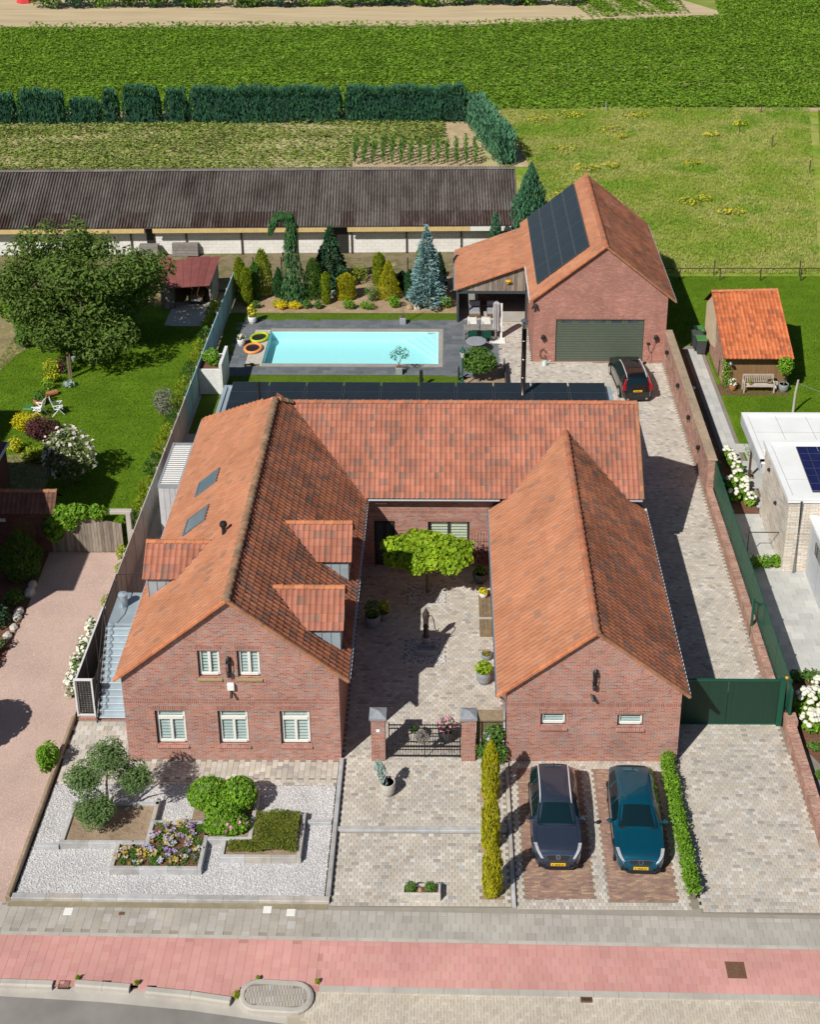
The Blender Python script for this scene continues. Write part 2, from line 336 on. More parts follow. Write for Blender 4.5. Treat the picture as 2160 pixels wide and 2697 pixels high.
# paving pieces
pm('paver', [(0.0, (0.47, 0.42, 0.355)), (0.25, (0.53, 0.49, 0.43)), (0.5, (0.44, 0.40, 0.35)), (0.7, (0.60, 0.57, 0.52)), (0.86, (0.50, 0.44, 0.36)), (0.95, (0.33, 0.30, 0.275)), (1.0, (0.44, 0.45, 0.44))], by='tint', var=0.16, vscale=0.6, rough=0.88, bump=0.2, bscale=30)
pm('paver_bed', [(0.27, 0.24, 0.195), (0.22, 0.195, 0.155)], scale=3, rough=0.95)
pm('grey_tile', [(0.40, 0.375, 0.335), (0.435, 0.41, 0.37), (0.37, 0.345, 0.305), (0.46, 0.435, 0.395)], by='tint', var=0.18, vscale=0.5, rough=0.9, bump=0.15, bscale=50)
pm('grey_tile_worn', [(0.40, 0.365, 0.31), (0.43, 0.395, 0.345), (0.375, 0.34, 0.29), (0.47, 0.45, 0.42)], by='tint', var=0.22, vscale=0.8, rough=0.9, bump=0.2, bscale=40)
pm('red_tile', [(0.59, 0.30, 0.27), (0.62, 0.325, 0.295), (0.565, 0.28, 0.25), (0.60, 0.33, 0.28)], by='tint', var=0.2, vscale=0.3, rough=0.9, bump=0.12, bscale=50)
pm('pad_brick', [(0.26, 0.16, 0.13), (0.33, 0.20, 0.155), (0.22, 0.145, 0.125), (0.42, 0.30, 0.19), (0.30, 0.18, 0.15)], by='tint', var=0.2, vscale=1.5, rough=0.9)
pm('pink_stone', [(0.44, 0.30, 0.25), (0.58, 0.42, 0.36), (0.66, 0.52, 0.46), (0.50, 0.36, 0.31)], by='tint', var=0.1, rough=0.9)
pm('klinker', [(0.52, 0.455, 0.365), (0.565, 0.505, 0.415), (0.48, 0.42, 0.34), (0.585, 0.53, 0.45)], by='tint', var=0.15, vscale=0.5, rough=0.9)
pm('klinker_bed', [(0.40, 0.34, 0.265), (0.47, 0.41, 0.32)], scale=2, rough=0.95)
pm('concrete', [(0.43, 0.40, 0.355), (0.48, 0.45, 0.40)], scale=2, detail=8, var=0.16, vscale=0.8, rough=0.9, bump=0.2, bscale=30)
pm('kerb_stone', [(0.40, 0.41, 0.42), (0.47, 0.47, 0.47), (0.36, 0.35, 0.34), (0.50, 0.45, 0.39)], by='tint', var=0.25, vscale=2.5, rough=0.85, bump=0.4, bscale=12)
pm('bluestone_tile', [(0.13, 0.145, 0.16), (0.16, 0.175, 0.19), (0.115, 0.13, 0.145), (0.18, 0.19, 0.205)], by='tint', var=0.2, vscale=1.2, rough=0.75, bump=0.15, bscale=20)
pm('neighbour_slab', [(0.47, 0.47, 0.45), (0.52, 0.52, 0.49), (0.43, 0.43, 0.42), (0.56, 0.55, 0.52)], by='tint', var=0.12, vscale=0.8, rough=0.85)
pm('pool_coping', [(0.31, 0.29, 0.25), (0.36, 0.34, 0.30)], scale=4, var=0.15, rough=0.8)
# wood
pm('weathered_wood', [(0.27, 0.225, 0.18), (0.34, 0.29, 0.235), (0.20, 0.16, 0.13), (0.24, 0.20, 0.17)], by='tint', var=0.35, vscale=2.5, rough=0.9, stretch=(3, 3, 0.6), bump=0.4, bscale=20)
pm('bench_wood', [(0.46, 0.39, 0.33), (0.52, 0.46, 0.40)], by='tint', var=0.2, vscale=4, rough=0.85)
pm('brown_wood', [(0.17, 0.105, 0.05), (0.22, 0.14, 0.07), (0.13, 0.08, 0.04)], by='tint', var=0.3, vscale=4, rough=0.85)
pm('planter_wood', [(0.22, 0.165, 0.10), (0.17, 0.13, 0.085)], by='tint', var=0.3, vscale=5, rough=0.9)
pm('grey_board', [(0.50, 0.53, 0.55), (0.46, 0.485, 0.51), (0.54, 0.565, 0.585)], by='tint', var=0.1, vscale=3, rough=0.7)
pm('deck_wood', [(0.50, 0.46, 0.40), (0.56, 0.52, 0.46)], by='tint', var=0.15, vscale=5, rough=0.8)
pm('bark', [(0.13, 0.10, 0.075), (0.20, 0.165, 0.125), (0.09, 0.07, 0.05)], scale=6, var=0.3, rough=0.95, bump=0.8, bscale=15, stretch=(2, 2, 0.5))
pm('bark_grey', [(0.22, 0.20, 0.17), (0.30, 0.275, 0.23)], scale=6, var=0.3, rough=0.95, bump=0.6, bscale=15, stretch=(2, 2, 0.5))
pm('thatch', [(0.21, 0.16, 0.10), (0.28, 0.215, 0.14)], scale=8, var=0.3, rough=0.95, stretch=(8, 8, 1))
# foliage
def leaf(name, cols, transl=0.3, var=0.22, vscale=0.8, gain=1.4):
    cols = [tuple(min(.86, v*(gain if max(c) < .5 else 1.0)) for v in c) for c in cols]
    pm(name, cols, by='tint', var=var, vscale=vscale, rough=0.6, spec=0.25, transl=transl)
leaf('leaf_walnut', [(0.055, 0.105, 0.018), (0.085, 0.145, 0.026), (0.125, 0.175, 0.032), (0.06, 0.115, 0.02)])
leaf('leaf_lime', [(0.19, 0.30, 0.014), (0.26, 0.37, 0.02), (0.13, 0.24, 0.012), (0.32, 0.40, 0.03)], 0.35)
leaf('leaf_bright', [(0.10, 0.22, 0.015), (0.16, 0.30, 0.02), (0.07, 0.17, 0.014), (0.22, 0.36, 0.03)], 0.3)
leaf('leaf_olive', [(0.065, 0.13, 0.03), (0.10, 0.17, 0.05), (0.15, 0.21, 0.085), (0.07, 0.14, 0.03)], 0.2)
leaf('leaf_mid', [(0.05, 0.12, 0.018), (0.08, 0.17, 0.024), (0.11, 0.20, 0.035), (0.045, 0.10, 0.018)])
leaf('leaf_dark', [(0.016, 0.05, 0.022), (0.024, 0.066, 0.028), (0.034, 0.085, 0.034)], 0.1)
leaf('leaf_hedge_blue', [(0.02, 0.075, 0.042), (0.028, 0.095, 0.05), (0.045, 0.13, 0.062), (0.016, 0.058, 0.034)], 0.1)
leaf('leaf_conifer', [(0.03, 0.09, 0.028), (0.045, 0.12, 0.036), (0.06, 0.145, 0.05), (0.028, 0.075, 0.026)], 0.15)
leaf('leaf_blue_spruce', [(0.10, 0.19, 0.19), (0.15, 0.26, 0.26), (0.20, 0.31, 0.31), (0.08, 0.15, 0.15)], 0.1)
leaf('leaf_gold', [(0.30, 0.30, 0.012), (0.37, 0.35, 0.015), (0.43, 0.40, 0.025), (0.23, 0.25, 0.012)], 0.25)
leaf('leaf_gold_green', [(0.19, 0.25, 0.014), (0.25, 0.30, 0.018), (0.14, 0.20, 0.014)], 0.25)
leaf('leaf_yellow', [(0.72, 0.58, 0.015), (0.80, 0.66, 0.02), (0.62, 0.48, 0.015)], 0.3)
leaf('leaf_purple', [(0.055, 0.016, 0.022), (0.085, 0.024, 0.030), (0.05, 0.025, 0.022)], 0.15)
leaf('leaf_crop', [(0.105, 0.205, 0.012), (0.15, 0.255, 0.018), (0.075, 0.16, 0.010), (0.20, 0.31, 0.032)], 0.35, var=0.25, vscale=0.2)
leaf('leaf_crop_sparse', [(0.12, 0.19, 0.025), (0.17, 0.23, 0.045), (0.27, 0.28, 0.09), (0.09, 0.15, 0.02)], 0.3, var=0.3, vscale=0.3)
leaf('grass_blade', [(0.085, 0.165, 0.008), (0.11, 0.20, 0.011), (0.13, 0.22, 0.013)], 0.3, var=0.25, vscale=0.5)
pm('grass_dry', [(0.17, 0.33, 0.03), (0.22, 0.37, 0.04), (0.33, 0.41, 0.07), (0.46, 0.47, 0.15), (0.21, 0.36, 0.035), (0.16, 0.32, 0.03)], scale=0.10, detail=7, var=0.3, vscale=2.5, rough=0.7, spec=0.1, transl=0.3)
leaf('flower_white', [(0.82, 0.82, 0.74), (0.86, 0.84, 0.72), (0.80, 0.78, 0.62)], 0.2, var=0.05)
leaf('flower_pale', [(0.70, 0.62, 0.58), (0.74, 0.70, 0.60), (0.66, 0.55, 0.56)], 0.2, var=0.08)
leaf('flower_pansy', [(0.20, 0.10, 0.36), (0.50, 0.42, 0.56), (0.60, 0.45, 0.03), (0.34, 0.34, 0.56), (0.62, 0.58, 0.56), (0.52, 0.40, 0.02), (0.14, 0.06, 0.24)], 0.2, var=0.05)
leaf('flower_pink', [(0.66, 0.25, 0.36), (0.72, 0.40, 0.46), (0.55, 0.12, 0.40)], 0.2, var=0.05)
leaf('flower_yellow', [(0.66, 0.58, 0.025), (0.58, 0.52, 0.03)], 0.2, var=0.05)
leaf('leaf_moss_green', [(0.13, 0.17, 0.018), (0.18, 0.21, 0.03), (0.10, 0.15, 0.016), (0.23, 0.22, 0.05)], 0.2)
leaf('leaf_silver', [(0.28, 0.36, 0.32), (0.34, 0.42, 0.38), (0.22, 0.31, 0.27)], 0.15)
leaf('leaf_grey_mauve', [(0.20, 0.19, 0.17), (0.14, 0.17, 0.09), (0.25, 0.22, 0.22)], 0.2)
# ---------------------------------------------------------------- foliage meshes
def leaves(name, C, A, N, ln, wd, mat, parent=None, tint=None, bend=0.12, **tg):
    """diamond leaves: centres C, axis A (unit), normal N, length, width"""
    n = len(C); ln = np.broadcast_to(ln, n)[:, None]; wd = np.broadcast_to(wd, n)[:, None]
    A = A/np.linalg.norm(A, axis=1, keepdims=True); S = np.cross(A, N); S /= np.linalg.norm(S, axis=1, keepdims=True)+1e-9; NN = np.cross(S, A)
    V = np.stack([C-A*ln/2, C+S*wd/2+NN*ln*bend*.5, C+A*ln/2-NN*ln*bend, C-S*wd/2+NN*ln*bend*.5], 1).reshape(-1, 3)
    F = np.arange(4*n).reshape(n, 4)
    if tint is None: tint = RNG.random(n)
    off = ROOT[parent.name] if parent is not None else np.zeros(3)
    o = mk(name, np_mesh(name, V-off, F, mat, tint), parent); tag(o, **tg); return o
def rdir(n): 
    v = RNG.normal(size=(n, 3)); return v/np.linalg.norm(v, axis=1, keepdims=True)
def ell_points(c, r, n, shell=0.55):
    d = rdir(n); rad = (shell**3+(1-shell**3)*RNG.random(n))**(1/3)
    return np.array(c)+d*rad[:, None]*np.array(r), d
def crown(name, lobes, n, size, mat, parent, shell=0.6, zmin=None, aspect=0.6, droop=0.0, outward=0.8, **tg):
    vol = np.array([l[1][0]*l[1][1]*l[1][2] for l in lobes])**(2/3); cnt = np.maximum(20, (n*vol/vol.sum()).astype(int))
    P, D = [], []
    for (c, r), k in zip(lobes, cnt):
        p, d = ell_points(c, r, k, shell); P.append(p); D.append(d)
    P = np.concatenate(P); D = np.concatenate(D)
    if zmin is not None: k = P[:, 2] > zmin; P, D = P[k], D[k]
    m = len(P); N = D*outward+rdir(m)*0.8+np.array([0, 0, 0.5]); A = np.cross(N, rdir(m)); A[:, 2] -= droop
    s = size*(0.65+0.7*RNG.random(m))
    return leaves(name, P, A, N, s, s*aspect, mat, parent, **tg)
def cone_foliage(name, base, h, prof, n, size, mat, parent, up=0.9, aspect=0.35, jitter=0.12, lump=0.12, lumps=5, lean=(0, 0), tintz=None, spread=0.9, **tg):
    """leafy column; prof(t) radius at height fraction t"""
    t = RNG.random(n*3); w = np.array([prof(x) for x in t]); keep = RNG.random(n*3) < w/max(w.max(), 1e-6)*0.92+0.08
    t = t[keep][:n]; w = w[keep][:n]; n = len(t); q = RNG.random(n)*2*np.pi
    ph = RNG.random(4)*6.28
    wob = 1+lump*(np.sin(q*lumps+t*9+ph[0])*0.6+np.sin(q*3-t*17+ph[1])*0.5+np.sin(t*31+ph[2]+q)*0.4)
    r = w*wob*(1-jitter*2*RNG.random(n)**2*1.6)
    P = np.stack([base[0]+r*np.cos(q)+lean[0]*t*h, base[1]+r*np.sin(q)+lean[1]*t*h, base[2]+t*h*(1-0.03*RNG.random(n))], 1)
    O = np.stack([np.cos(q), np.sin(q), np.zeros(n)], 1)
    A = O*spread*(0.3+0.7*RNG.random(n))[:, None]+rdir(n)*0.35; A[:, 2] += up
    N = O+rdir(n)*0.5; s = size*(0.6+0.8*RNG.random(n))
    return leaves(name, P, A, N, s, s*aspect, mat, parent, **tg)
def limb_tree(parent, base, tips, r0, mat, fork=0.45, name='trunk'):
    b = MB(); base = np.array(base, float); top = np.array([base[0], base[1], base[2]+fork])
    b.tube([base, base+(0, 0, fork*.5), top], [r0*1.25, r0, r0*.9], 9)
    for tp in tips:
        tp = np.array(tp, float); mid = (top+tp)/2+np.array([RNG.normal()*.06, RNG.normal()*.06, 0.12*np.linalg.norm(tp-top)])
        b.tube([top-(0, 0, r0*.5), top*.6+mid*.4, mid, tp], [r0*.7, r0*.5, r0*.36, r0*.12], 6)
    return b.build(name, mat, parent, smooth=True)
plain('orange_paint', (0.75, 0.38, 0.02), rough=0.5); plain('ochre_board', (0.62, 0.46, 0.20), rough=0.75, var=0.15); plain('rust_dark', (0.07, 0.045, 0.035), rough=0.7, var=0.3)
pm('white_block', [(0.76, 0.745, 0.71), (0.80, 0.785, 0.75), (0.72, 0.70, 0.655)], by='tint', var=0.1, vscale=0.8, rough=0.85)
pm('corrugated', [(0.06, 0.046, 0.042), (0.115, 0.098, 0.088), (0.17, 0.15, 0.135)], scale=0.55, detail=9, var=0.35, vscale=5, rough=0.9, bump=0.3, bscale=20, stretch=(1.6, 0.35, 1))
pm('corrugated_dark', [(0.045, 0.026, 0.022), (0.075, 0.05, 0.042), (0.14, 0.12, 0.11)], scale=0.8, detail=9, var=0.4, vscale=5, rough=0.9, stretch=(1.6, 0.35, 1)); pm('joint_dirt', [(0.34, 0.29, 0.21), (0.27, 0.225, 0.15), (0.30, 0.27, 0.16)], scale=4, detail=9, var=0.2, rough=0.95)
pm('ridge_grey', [(0.15, 0.13, 0.115), (0.20, 0.18, 0.16)], by='tint', var=0.3, vscale=3, rough=0.9)
pm('red_sheet', [(0.20, 0.062, 0.056), (0.235, 0.078, 0.068), (0.18, 0.055, 0.05)], by='tint', var=0.2, vscale=1.5, rough=0.75)
pm('grey_wood', [(0.24, 0.22, 0.20), (0.29, 0.265, 0.24), (0.2, 0.185, 0.17)], by='tint', var=0.25, vscale=3, rough=0.9)
pm('fence_panel', [(0.42, 0.40, 0.375), (0.46, 0.435, 0.40)], by='tint', var=0.15, vscale=1.5, rough=0.9, bump=0.3, bscale=25)
pm('fence_panel_blue', [(0.28, 0.46, 0.55), (0.32, 0.50, 0.58)], by='tint', var=0.1, vscale=1.5, rough=0.85, bump=0.2, bscale=25)  # blue holds both the panels' paint and the blue of their shade
pm('wall_coping', [(0.30, 0.22, 0.15), (0.38, 0.29, 0.20), (0.24, 0.17, 0.12)], scale=4, detail=9, var=0.25, rough=0.95, bump=0.4, bscale=15)
plain('float_green', (0.45, 0.58, 0.03), rough=0.4); plain('float_orange', (0.85, 0.32, 0.10), rough=0.4); plain('white_dot', (0.78, 0.76, 0.72), rough=0.6); plain('parasol_cloth', (0.46, 0.44, 0.44), rough=0.85, var=0.1)
plain('grey_cushion', (0.30, 0.31, 0.34), rough=0.9); plain('mint', (0.55, 0.72, 0.68), rough=0.4); plain('dark_iron', (0.05, 0.038, 0.032), rough=0.6, var=0.3, vscale=8)
plain('pale_stone', (0.52, 0.49, 0.44), rough=0.85, var=0.22, vscale=7, bump=0.3, bscale=20); plain('terracotta', (0.42, 0.17, 0.08), rough=0.85, var=0.15); plain('white_roof', (0.80, 0.81, 0.80), rough=0.6, var=0.07, vscale=0.8)
pm('reed', [(0.19, 0.11, 0.05), (0.27, 0.16, 0.075), (0.15, 0.09, 0.045)], scale=3, detail=9, var=0.25, rough=0.9, stretch=(14, 14, 0.5)); plain('cream_render', (0.66, 0.53, 0.36), rough=0.9, var=0.15, vscale=2)
plain('bin_green', (0.06, 0.20, 0.05), rough=0.5); plain('bin_grey', (0.06, 0.065, 0.07), rough=0.5)
plain('pool_liner', (0.66, 0.90, 0.90), rough=0.5, var=0.02)
def water():
    m, t, p, out = _nodes('pool_water'); tr = t.nodes.new('ShaderNodeBsdfTransparent'); tr.inputs[0].default_value = (0.76, 0.985, 1.0, 1); gl = t.nodes.new('ShaderNodeBsdfGlossy'); gl.inputs['Roughness'].default_value = 0.04
    g = t.nodes.new('ShaderNodeNewGeometry'); n = noise_node(t, g.outputs['Position'], 3, 3); bp_ = t.nodes.new('ShaderNodeBump'); bp_.inputs['Strength'].default_value = 0.05; t.links.new(n, bp_.inputs['Height']); t.links.new(bp_.outputs[0], gl.inputs['Normal'])
    mx = t.nodes.new('ShaderNodeMixShader'); mx.inputs[0].default_value = 0.05; t.links.new(tr.outputs[0], mx.inputs[1]); t.links.new(gl.outputs[0], mx.inputs[2]); t.links.new(mx.outputs[0], out.inputs[0])
water()

pm('red_bed', [(0.50, 0.26, 0.23), (0.45, 0.23, 0.205)], scale=3, rough=0.95); pm('tile_bed', [(0.29, 0.265, 0.225), (0.34, 0.31, 0.265)], scale=3, rough=0.95)
plain('car_navy', (0.05, 0.07, 0.11), rough=0.25, spec=0.5, metal=0.55, var=0.05, coat=1.0); plain('car_teal', (0.002, 0.105, 0.17), rough=0.25, spec=0.5, metal=0.55, var=0.05, coat=1.0); plain('car_black', (0.008, 0.008, 0.009), rough=0.2, spec=0.5, metal=0.2, var=0.05, coat=1.0)
plain('plate_yellow', (0.85, 0.50, 0.01), rough=0.5, var=0.03); plain('tail_red', (0.35, 0.005, 0.01), rough=0.15, spec=0.6, var=0.1); plain('headlamp', (0.55, 0.56, 0.60), rough=0.12, spec=0.8, metal=0.3, var=0.2, vscale=9); plain('tyre', (0.02, 0.02, 0.02), rough=0.85); plain('chrome', (0.7, 0.7, 0.72), rough=0.15, metal=1.0); plain('red_cloth', (0.62, 0.04, 0.05), rough=0.8)
leaf('leaf_conifer_blue', [(0.045, 0.135, 0.07), (0.065, 0.175, 0.095), (0.095, 0.21, 0.115)], 0.12); leaf('leaf_yellow2', [(0.52, 0.46, 0.012), (0.62, 0.54, 0.015), (0.42, 0.40, 0.012)], 0.3); leaf('leaf_olive_green', [(0.09, 0.14, 0.04), (0.14, 0.19, 0.06), (0.20, 0.24, 0.10)], 0.25); leaf('flower_mauve', [(0.40, 0.36, 0.62), (0.46, 0.42, 0.66)], 0.2)
pm('back_soil', [(0.34, 0.32, 0.12), (0.48, 0.41, 0.22), (0.24, 0.27, 0.07)], scale=0.5, detail=9, var=0.25, rough=0.95, stretch=(0.3, 1, 1))
# ---------------------------------------------------------------- paving helper
FPX = 1.32374*2697
def in_view(P, m=10):
    P = np.asarray(P, float); q = (P-CAMP)@RW.T
    x = 1160+FPX*q[:, 0]/q[:, 2]; y = 640+FPX*q[:, 1]/q[:, 2]
    return (x > -m) & (x < 2160+m) & (y > -m) & (y < 2697+m)
def box_mesh(name, w, l, th, bev, mat, topv=0.0):
    b = MB(); b.box(-w/2, w/2, -l/2, l/2, -th, 0, bev=bev)
    V = np.array(b.v); q = [f for f in b.f if len(f) == 4 and not all(V[i][2] < -th+1e-6 for i in f)]
    return V, np.array(q)
def replicate(V, F, P, rots):
    """P (n,3); rots (n,) angle about z"""
    c, s_ = np.cos(rots), np.sin(rots); X = V[:, 0][None]*c[:, None]-V[:, 1][None]*s_[:, None]; Y = V[:, 0][None]*s_[:, None]+V[:, 1][None]*c[:, None]
    VV = np.stack([X+P[:, :1], Y+P[:, 1:2], V[:, 2][None]+P[:, 2:3]], 2).reshape(-1, 3)
    FF = (F[None]+(np.arange(len(P))*len(V))[:, None, None]).reshape(-1, F.shape[1])
    return VV, FF
def pave(parent, poly, w, l, ang, pat, mat, z=0.0, gap=0.011, th=0.05, bev=0.006, single=300, excl=(), name='paver', jit=0.002, rjit=0.004, org=None):
    poly = np.asarray(poly, float); o = poly.mean(0) if org is None else np.array(org, float); ca, sa = math.cos(ang), math.sin(ang)
    d = (poly-o); U = d[:, 0]*ca+d[:, 1]*sa; Vv = -d[:, 0]*sa+d[:, 1]*ca
    pts = []
    if pat == 'herring':
        n0, n1 = int(U.min()/l)-3, int(U.max()/l)+4; m0, m1 = int(Vv.min()/l)-3, int(Vv.max()/l)+4
        k = l/2
        i, j = np.meshgrid(np.arange(2*n0, 2*n1), np.arange(2*m0, 2*m1))
        i = i.ravel(); j = j.ravel(); r = (i-j) % 4
        hz = r == 0; vt = r == 2
        P1 = np.stack([(i[hz]+1)*k, (j[hz]+.5)*k, np.zeros(hz.sum())], 1); P2 = np.stack([(i[vt]+.5)*k, (j[vt])*k+0*k, np.full(vt.sum(), np.pi/2)], 1)
        Q = np.concatenate([P1, P2])
    else:
        if pat == 'col': du, dv = l, w
        else: du, dv = w, l
        if pat == 'col':
            nu = np.arange(int(U.min()/dv)-2, int(U.max()/dv)+3); nv = np.arange(int(Vv.min()/du)-2, int(Vv.max()/du)+3)
            a, b = np.meshgrid(nu, nv); a = a.ravel(); b = b.ravel()
            Q = np.stack([(a+.5)*dv, (b+.5+.5*(a % 2))*du, np.full(len(a), np.pi/2)], 1)
        else:
            nu = np.arange(int(U.min()/du)-2, int(U.max()/du)+3); nv = np.arange(int(Vv.min()/dv)-2, int(Vv.max()/dv)+3)
            a, b = np.meshgrid(nu, nv); a = a.ravel(); b = b.ravel(); of = 0.5*(b % 2) if pat == 'row' else (0.37*b if pat == 'wild' else 0*b)
            Q = np.stack([(a+.5+of)*du, (b+.5)*dv, np.zeros(len(a))], 1)
    X = o[0]+Q[:, 0]*ca-Q[:, 1]*sa; Y = o[1]+Q[:, 0]*sa+Q[:, 1]*ca
    keep = inside(poly, X, Y)
    for e in excl: keep &= ~inside(e, X, Y)
    X, Y, A = X[keep], Y[keep], Q[keep, 2]+ang
    n = len(X); P = np.stack([X, Y, z+RNG.normal(size=n)*jit], 1); A = A+RNG.normal(size=n)*rjit
    wl = (w, l) if pat != 'col' else (w, l)
    if pat == 'herring': Vm, Fm = box_mesh(name, l-gap, l/2-gap, th, bev, mat)
    elif pat == 'col': Vm, Fm = box_mesh(name, l-gap, w-gap, th, bev, mat); 
    else: Vm, Fm = box_mesh(name, w-gap, l-gap, th, bev, mat)
    vis = in_view(P); idx = np.where(vis)[0]; dist = np.linalg.norm(P[idx]-CAMP, axis=1); sel = idx[np.argsort(dist)[:single]]
    rest = np.ones(n, bool); rest[sel] = False
    me = np_mesh(name, Vm, Fm, mat)
    for i in sel:
        o_ = bpy.data.objects.new(name, me); COL.objects.link(o_); o_.parent = parent; o_.location = (P[i]-ROOT[parent.name]).tolist(); o_.rotation_euler = (0, 0, A[i])
    if rest.any():
        VV, FF = replicate(Vm, Fm, P[rest], A[rest])
        k = mk(name+'_field', np_mesh(name+'_field', VV-ROOT[parent.name], FF, mat, np.repeat(RNG.random(rest.sum()), len(Fm))), parent); k['kind'] = 'stuff'
    return n
def rect(x0, x1, y0, y1): return [(x0, y0), (x1, y0), (x1, y1), (x0, y1)]
# ---------------------------------------------------------------- ground and street
gb = MB()
for p in (rect(-600, 600, -60, 74.8), rect(-600, -11.6, 74.8, 79.55), rect(-0.6, 600, 74.8, 79.55), rect(-600, 600, 79.55, 1500)): gb.add([(x, y, -0.16) for x, y in p], [(0, 1, 2, 3)])
tag(gb.build('ground', 'soil_far'), kind='structure')
SA = -0.0155
def st(u, v): return (-15+u*math.cos(SA)-v*math.sin(SA), 33.22+u*math.sin(SA)+v*math.cos(SA))
def sq(u0, u1, v0, v1): return [st(u0, v0), st(u1, v0), st(u1, v1), st(u0, v1)]
road = sheet('road', [(-40, 0), (40, 0), (40, 28.4), (2, 28.9), (-2.0, 29.55), (-4.25, 30.0), (-8.14, 30.57), (-11, 30.85), (-14.31, 31.04), (-24, 31.3), (-40, 31.4)], -0.10, 'asphalt')
gut = sheet('gutter_strip', [(-24, 31.25), (-14.31, 30.99), (-11, 30.80), (-8.14, 30.52), (-4.25, 29.95), (-2, 29.5), (-2, 31.2), (-6.5, 31.0), (-8.2, 31.2), (-14.3, 31.45), (-24, 31.7)], -0.094, 'concrete')
pk = sheet('parking_strip', [(-5.2, 31.42), (-5.0, 30.05), (-2.0, 29.5), (2, 28.85), (40, 28.3), (40, 31.0)], -0.06, 'klinker_bed')
SEAM = 10.78
pave(pk, [(-4.2, 31.3), (-4.6, 30.15), (-2.0, 29.6), (2, 29.0), (18, 28.6), (18, 30.88)], 0.21, 0.21, SA, 'herring', 'klinker', -0.045, gap=0.006, th=0.03, name='clinker', bev=0.004)
cyc = sheet('cycle_path', sq(-12, 42, -1.9, 0.06), -0.012, 'red_bed')
# red path dips to the kerbs on the left
pave(cyc, [st(-8, -1.7), st(0.6, -1.69), st(3.0, -1.69), st(4.9, -1.83), st(8.0, -2.15), st(8.4, -1.69), st(SEAM, -1.69), st(SEAM, 0), st(-8, 0)], 0.30, 0.30, SA, 'col', 'red_tile', 0.0, name='red_tile', gap=0.005, bev=0.002, single=150, org=st(SEAM, 0))
pave(cyc, sq(SEAM, 38, -.165, 0), 0.30, 0.155, SA, 'stack', 'red_tile', 0.0, name='red_half_tile', gap=0.005, bev=0.002, single=60, org=st(SEAM, -.165))
pave(cyc, [st(SEAM, -1.69), st(38, -1.69), st(38, -.1), st(SEAM, -.1)], 0.30, 0.30, SA, 'row', 'red_tile', 0.0, name='red_tile', gap=0.005, bev=0.002, single=150, org=st(SEAM, -1.68))
sheet('red_apron', [st(2.8, -1.6), st(4.9, -1.9), st(8.1, -2.28), st(8.4, -1.9), st(8.6, -1.6)], -0.012, 'red_tile')
sw = sheet('sidewalk', sq(-12, 42, 0.0, 1.62), -0.014, 'tile_bed')
pave(sw, sq(-8, SEAM, 0.16, 1.32), 0.30, 0.30, SA, 'col', 'grey_tile_worn', 0.0, name='paving_tile', gap=0.006, bev=0.003, single=150, org=st(SEAM, 0.16))
pave(sw, sq(SEAM, 38, 0.16, 1.10), 0.30, 0.30, SA, 'row', 'grey_tile', 0.0, name='paving_tile', gap=0.006, bev=0.003, single=150, org=st(SEAM, 0.16))
pave(sw, sq(SEAM, 38, 1.05, 1.24), 0.30, 0.16, SA, 'stack', 'grey_tile', 0.0, name='edge_paver', single=60, org=st(SEAM, 1.07))
for k, (c, r) in enumerate((((-12.95, 34.17), 0.0), ((-6.15, 34.28), 0), ((-5.33, 34.17), 0))):
    b = MB(); b.box(c[0]-.145, c[0]+.145, c[1]-.145, c[1]+.145, -0.03, 0.006, bev=0.004); b.build('white_tile', 'white_paint', sw)
b = MB(); b.box(-11.2, -11.0, 34.03, 34.16, -0.02, 0.008); b.build('valve_cover', 'rust_iron', sw)
# concrete bands
for nm, v0, v1, L_ in (('edging_stone', 0.015, 0.145, 1.0), ):
    for i in range(-6, 30):
        b = MB(); p = sq(i*L_+.004, (i+1)*L_-.004, v0, v1); b.prism(p, -0.05, 0.004); b.build(nm, 'concrete', sw)
for i in range(21):
    b = MB(); u0 = SEAM+0.15+i*0.8; b.prism(sq(u0+.004, u0+.796, -1.90, -1.695), -0.05, 0.006); b.build('flush_kerb', 'concrete', cyc)
# raised kerb stones left
def kerb_run(pts, w, h, seg, parent, mat='concrete', name='kerb', z0=-0.1, lip=0.02):
    for a, b_ in zip(pts[:-1], pts[1:]):
        a = np.array(a); b_ = np.array(b_); L = np.linalg.norm(b_-a); n = max(1, int(round(L/seg))); d = (b_-a)/L; nn = np.array([-d[1], d[0]])
        for i in range(n):
            p = a+d*(L*i/n+.004); q = a+d*(L*(i+1)/n-.004)
            m = MB(); A = [p, q, q+nn*w, p+nn*w]; B = [p+nn*lip, q+nn*lip, q+nn*(w-lip), p+nn*(w-lip)]
            vs = [(*x, z0) for x in A]+[(*x, h-lip) for x in A]+[(*x, h) for x in B]
            m.add(vs, [(0, 1, 5, 4), (1, 2, 6, 5), (2, 3, 7, 6), (3, 0, 4, 7), (4, 5, 9, 8), (5, 6, 10, 9), (6, 7, 11, 10), (7, 4, 8, 11), (8, 9, 10, 11)], tint=RNG.random())
            m.build(name, mat, parent)
kerb_run([(-20, 31.5), (-14.4, 31.26), (-12.7, 31.2)], 0.26, 0.10, 1.0, cyc, lip=0.05)
kerb_run([(-11.98, 31.24), (-10.2, 31.1)], 0.26, 0.10, 0.9, cyc, lip=0.05)
kerb_run([(-9.65, 31.0), (-8.2, 30.85), (-6.9, 30.65)], 0.26, 0.10, 1.0, cyc, lip=0.05)
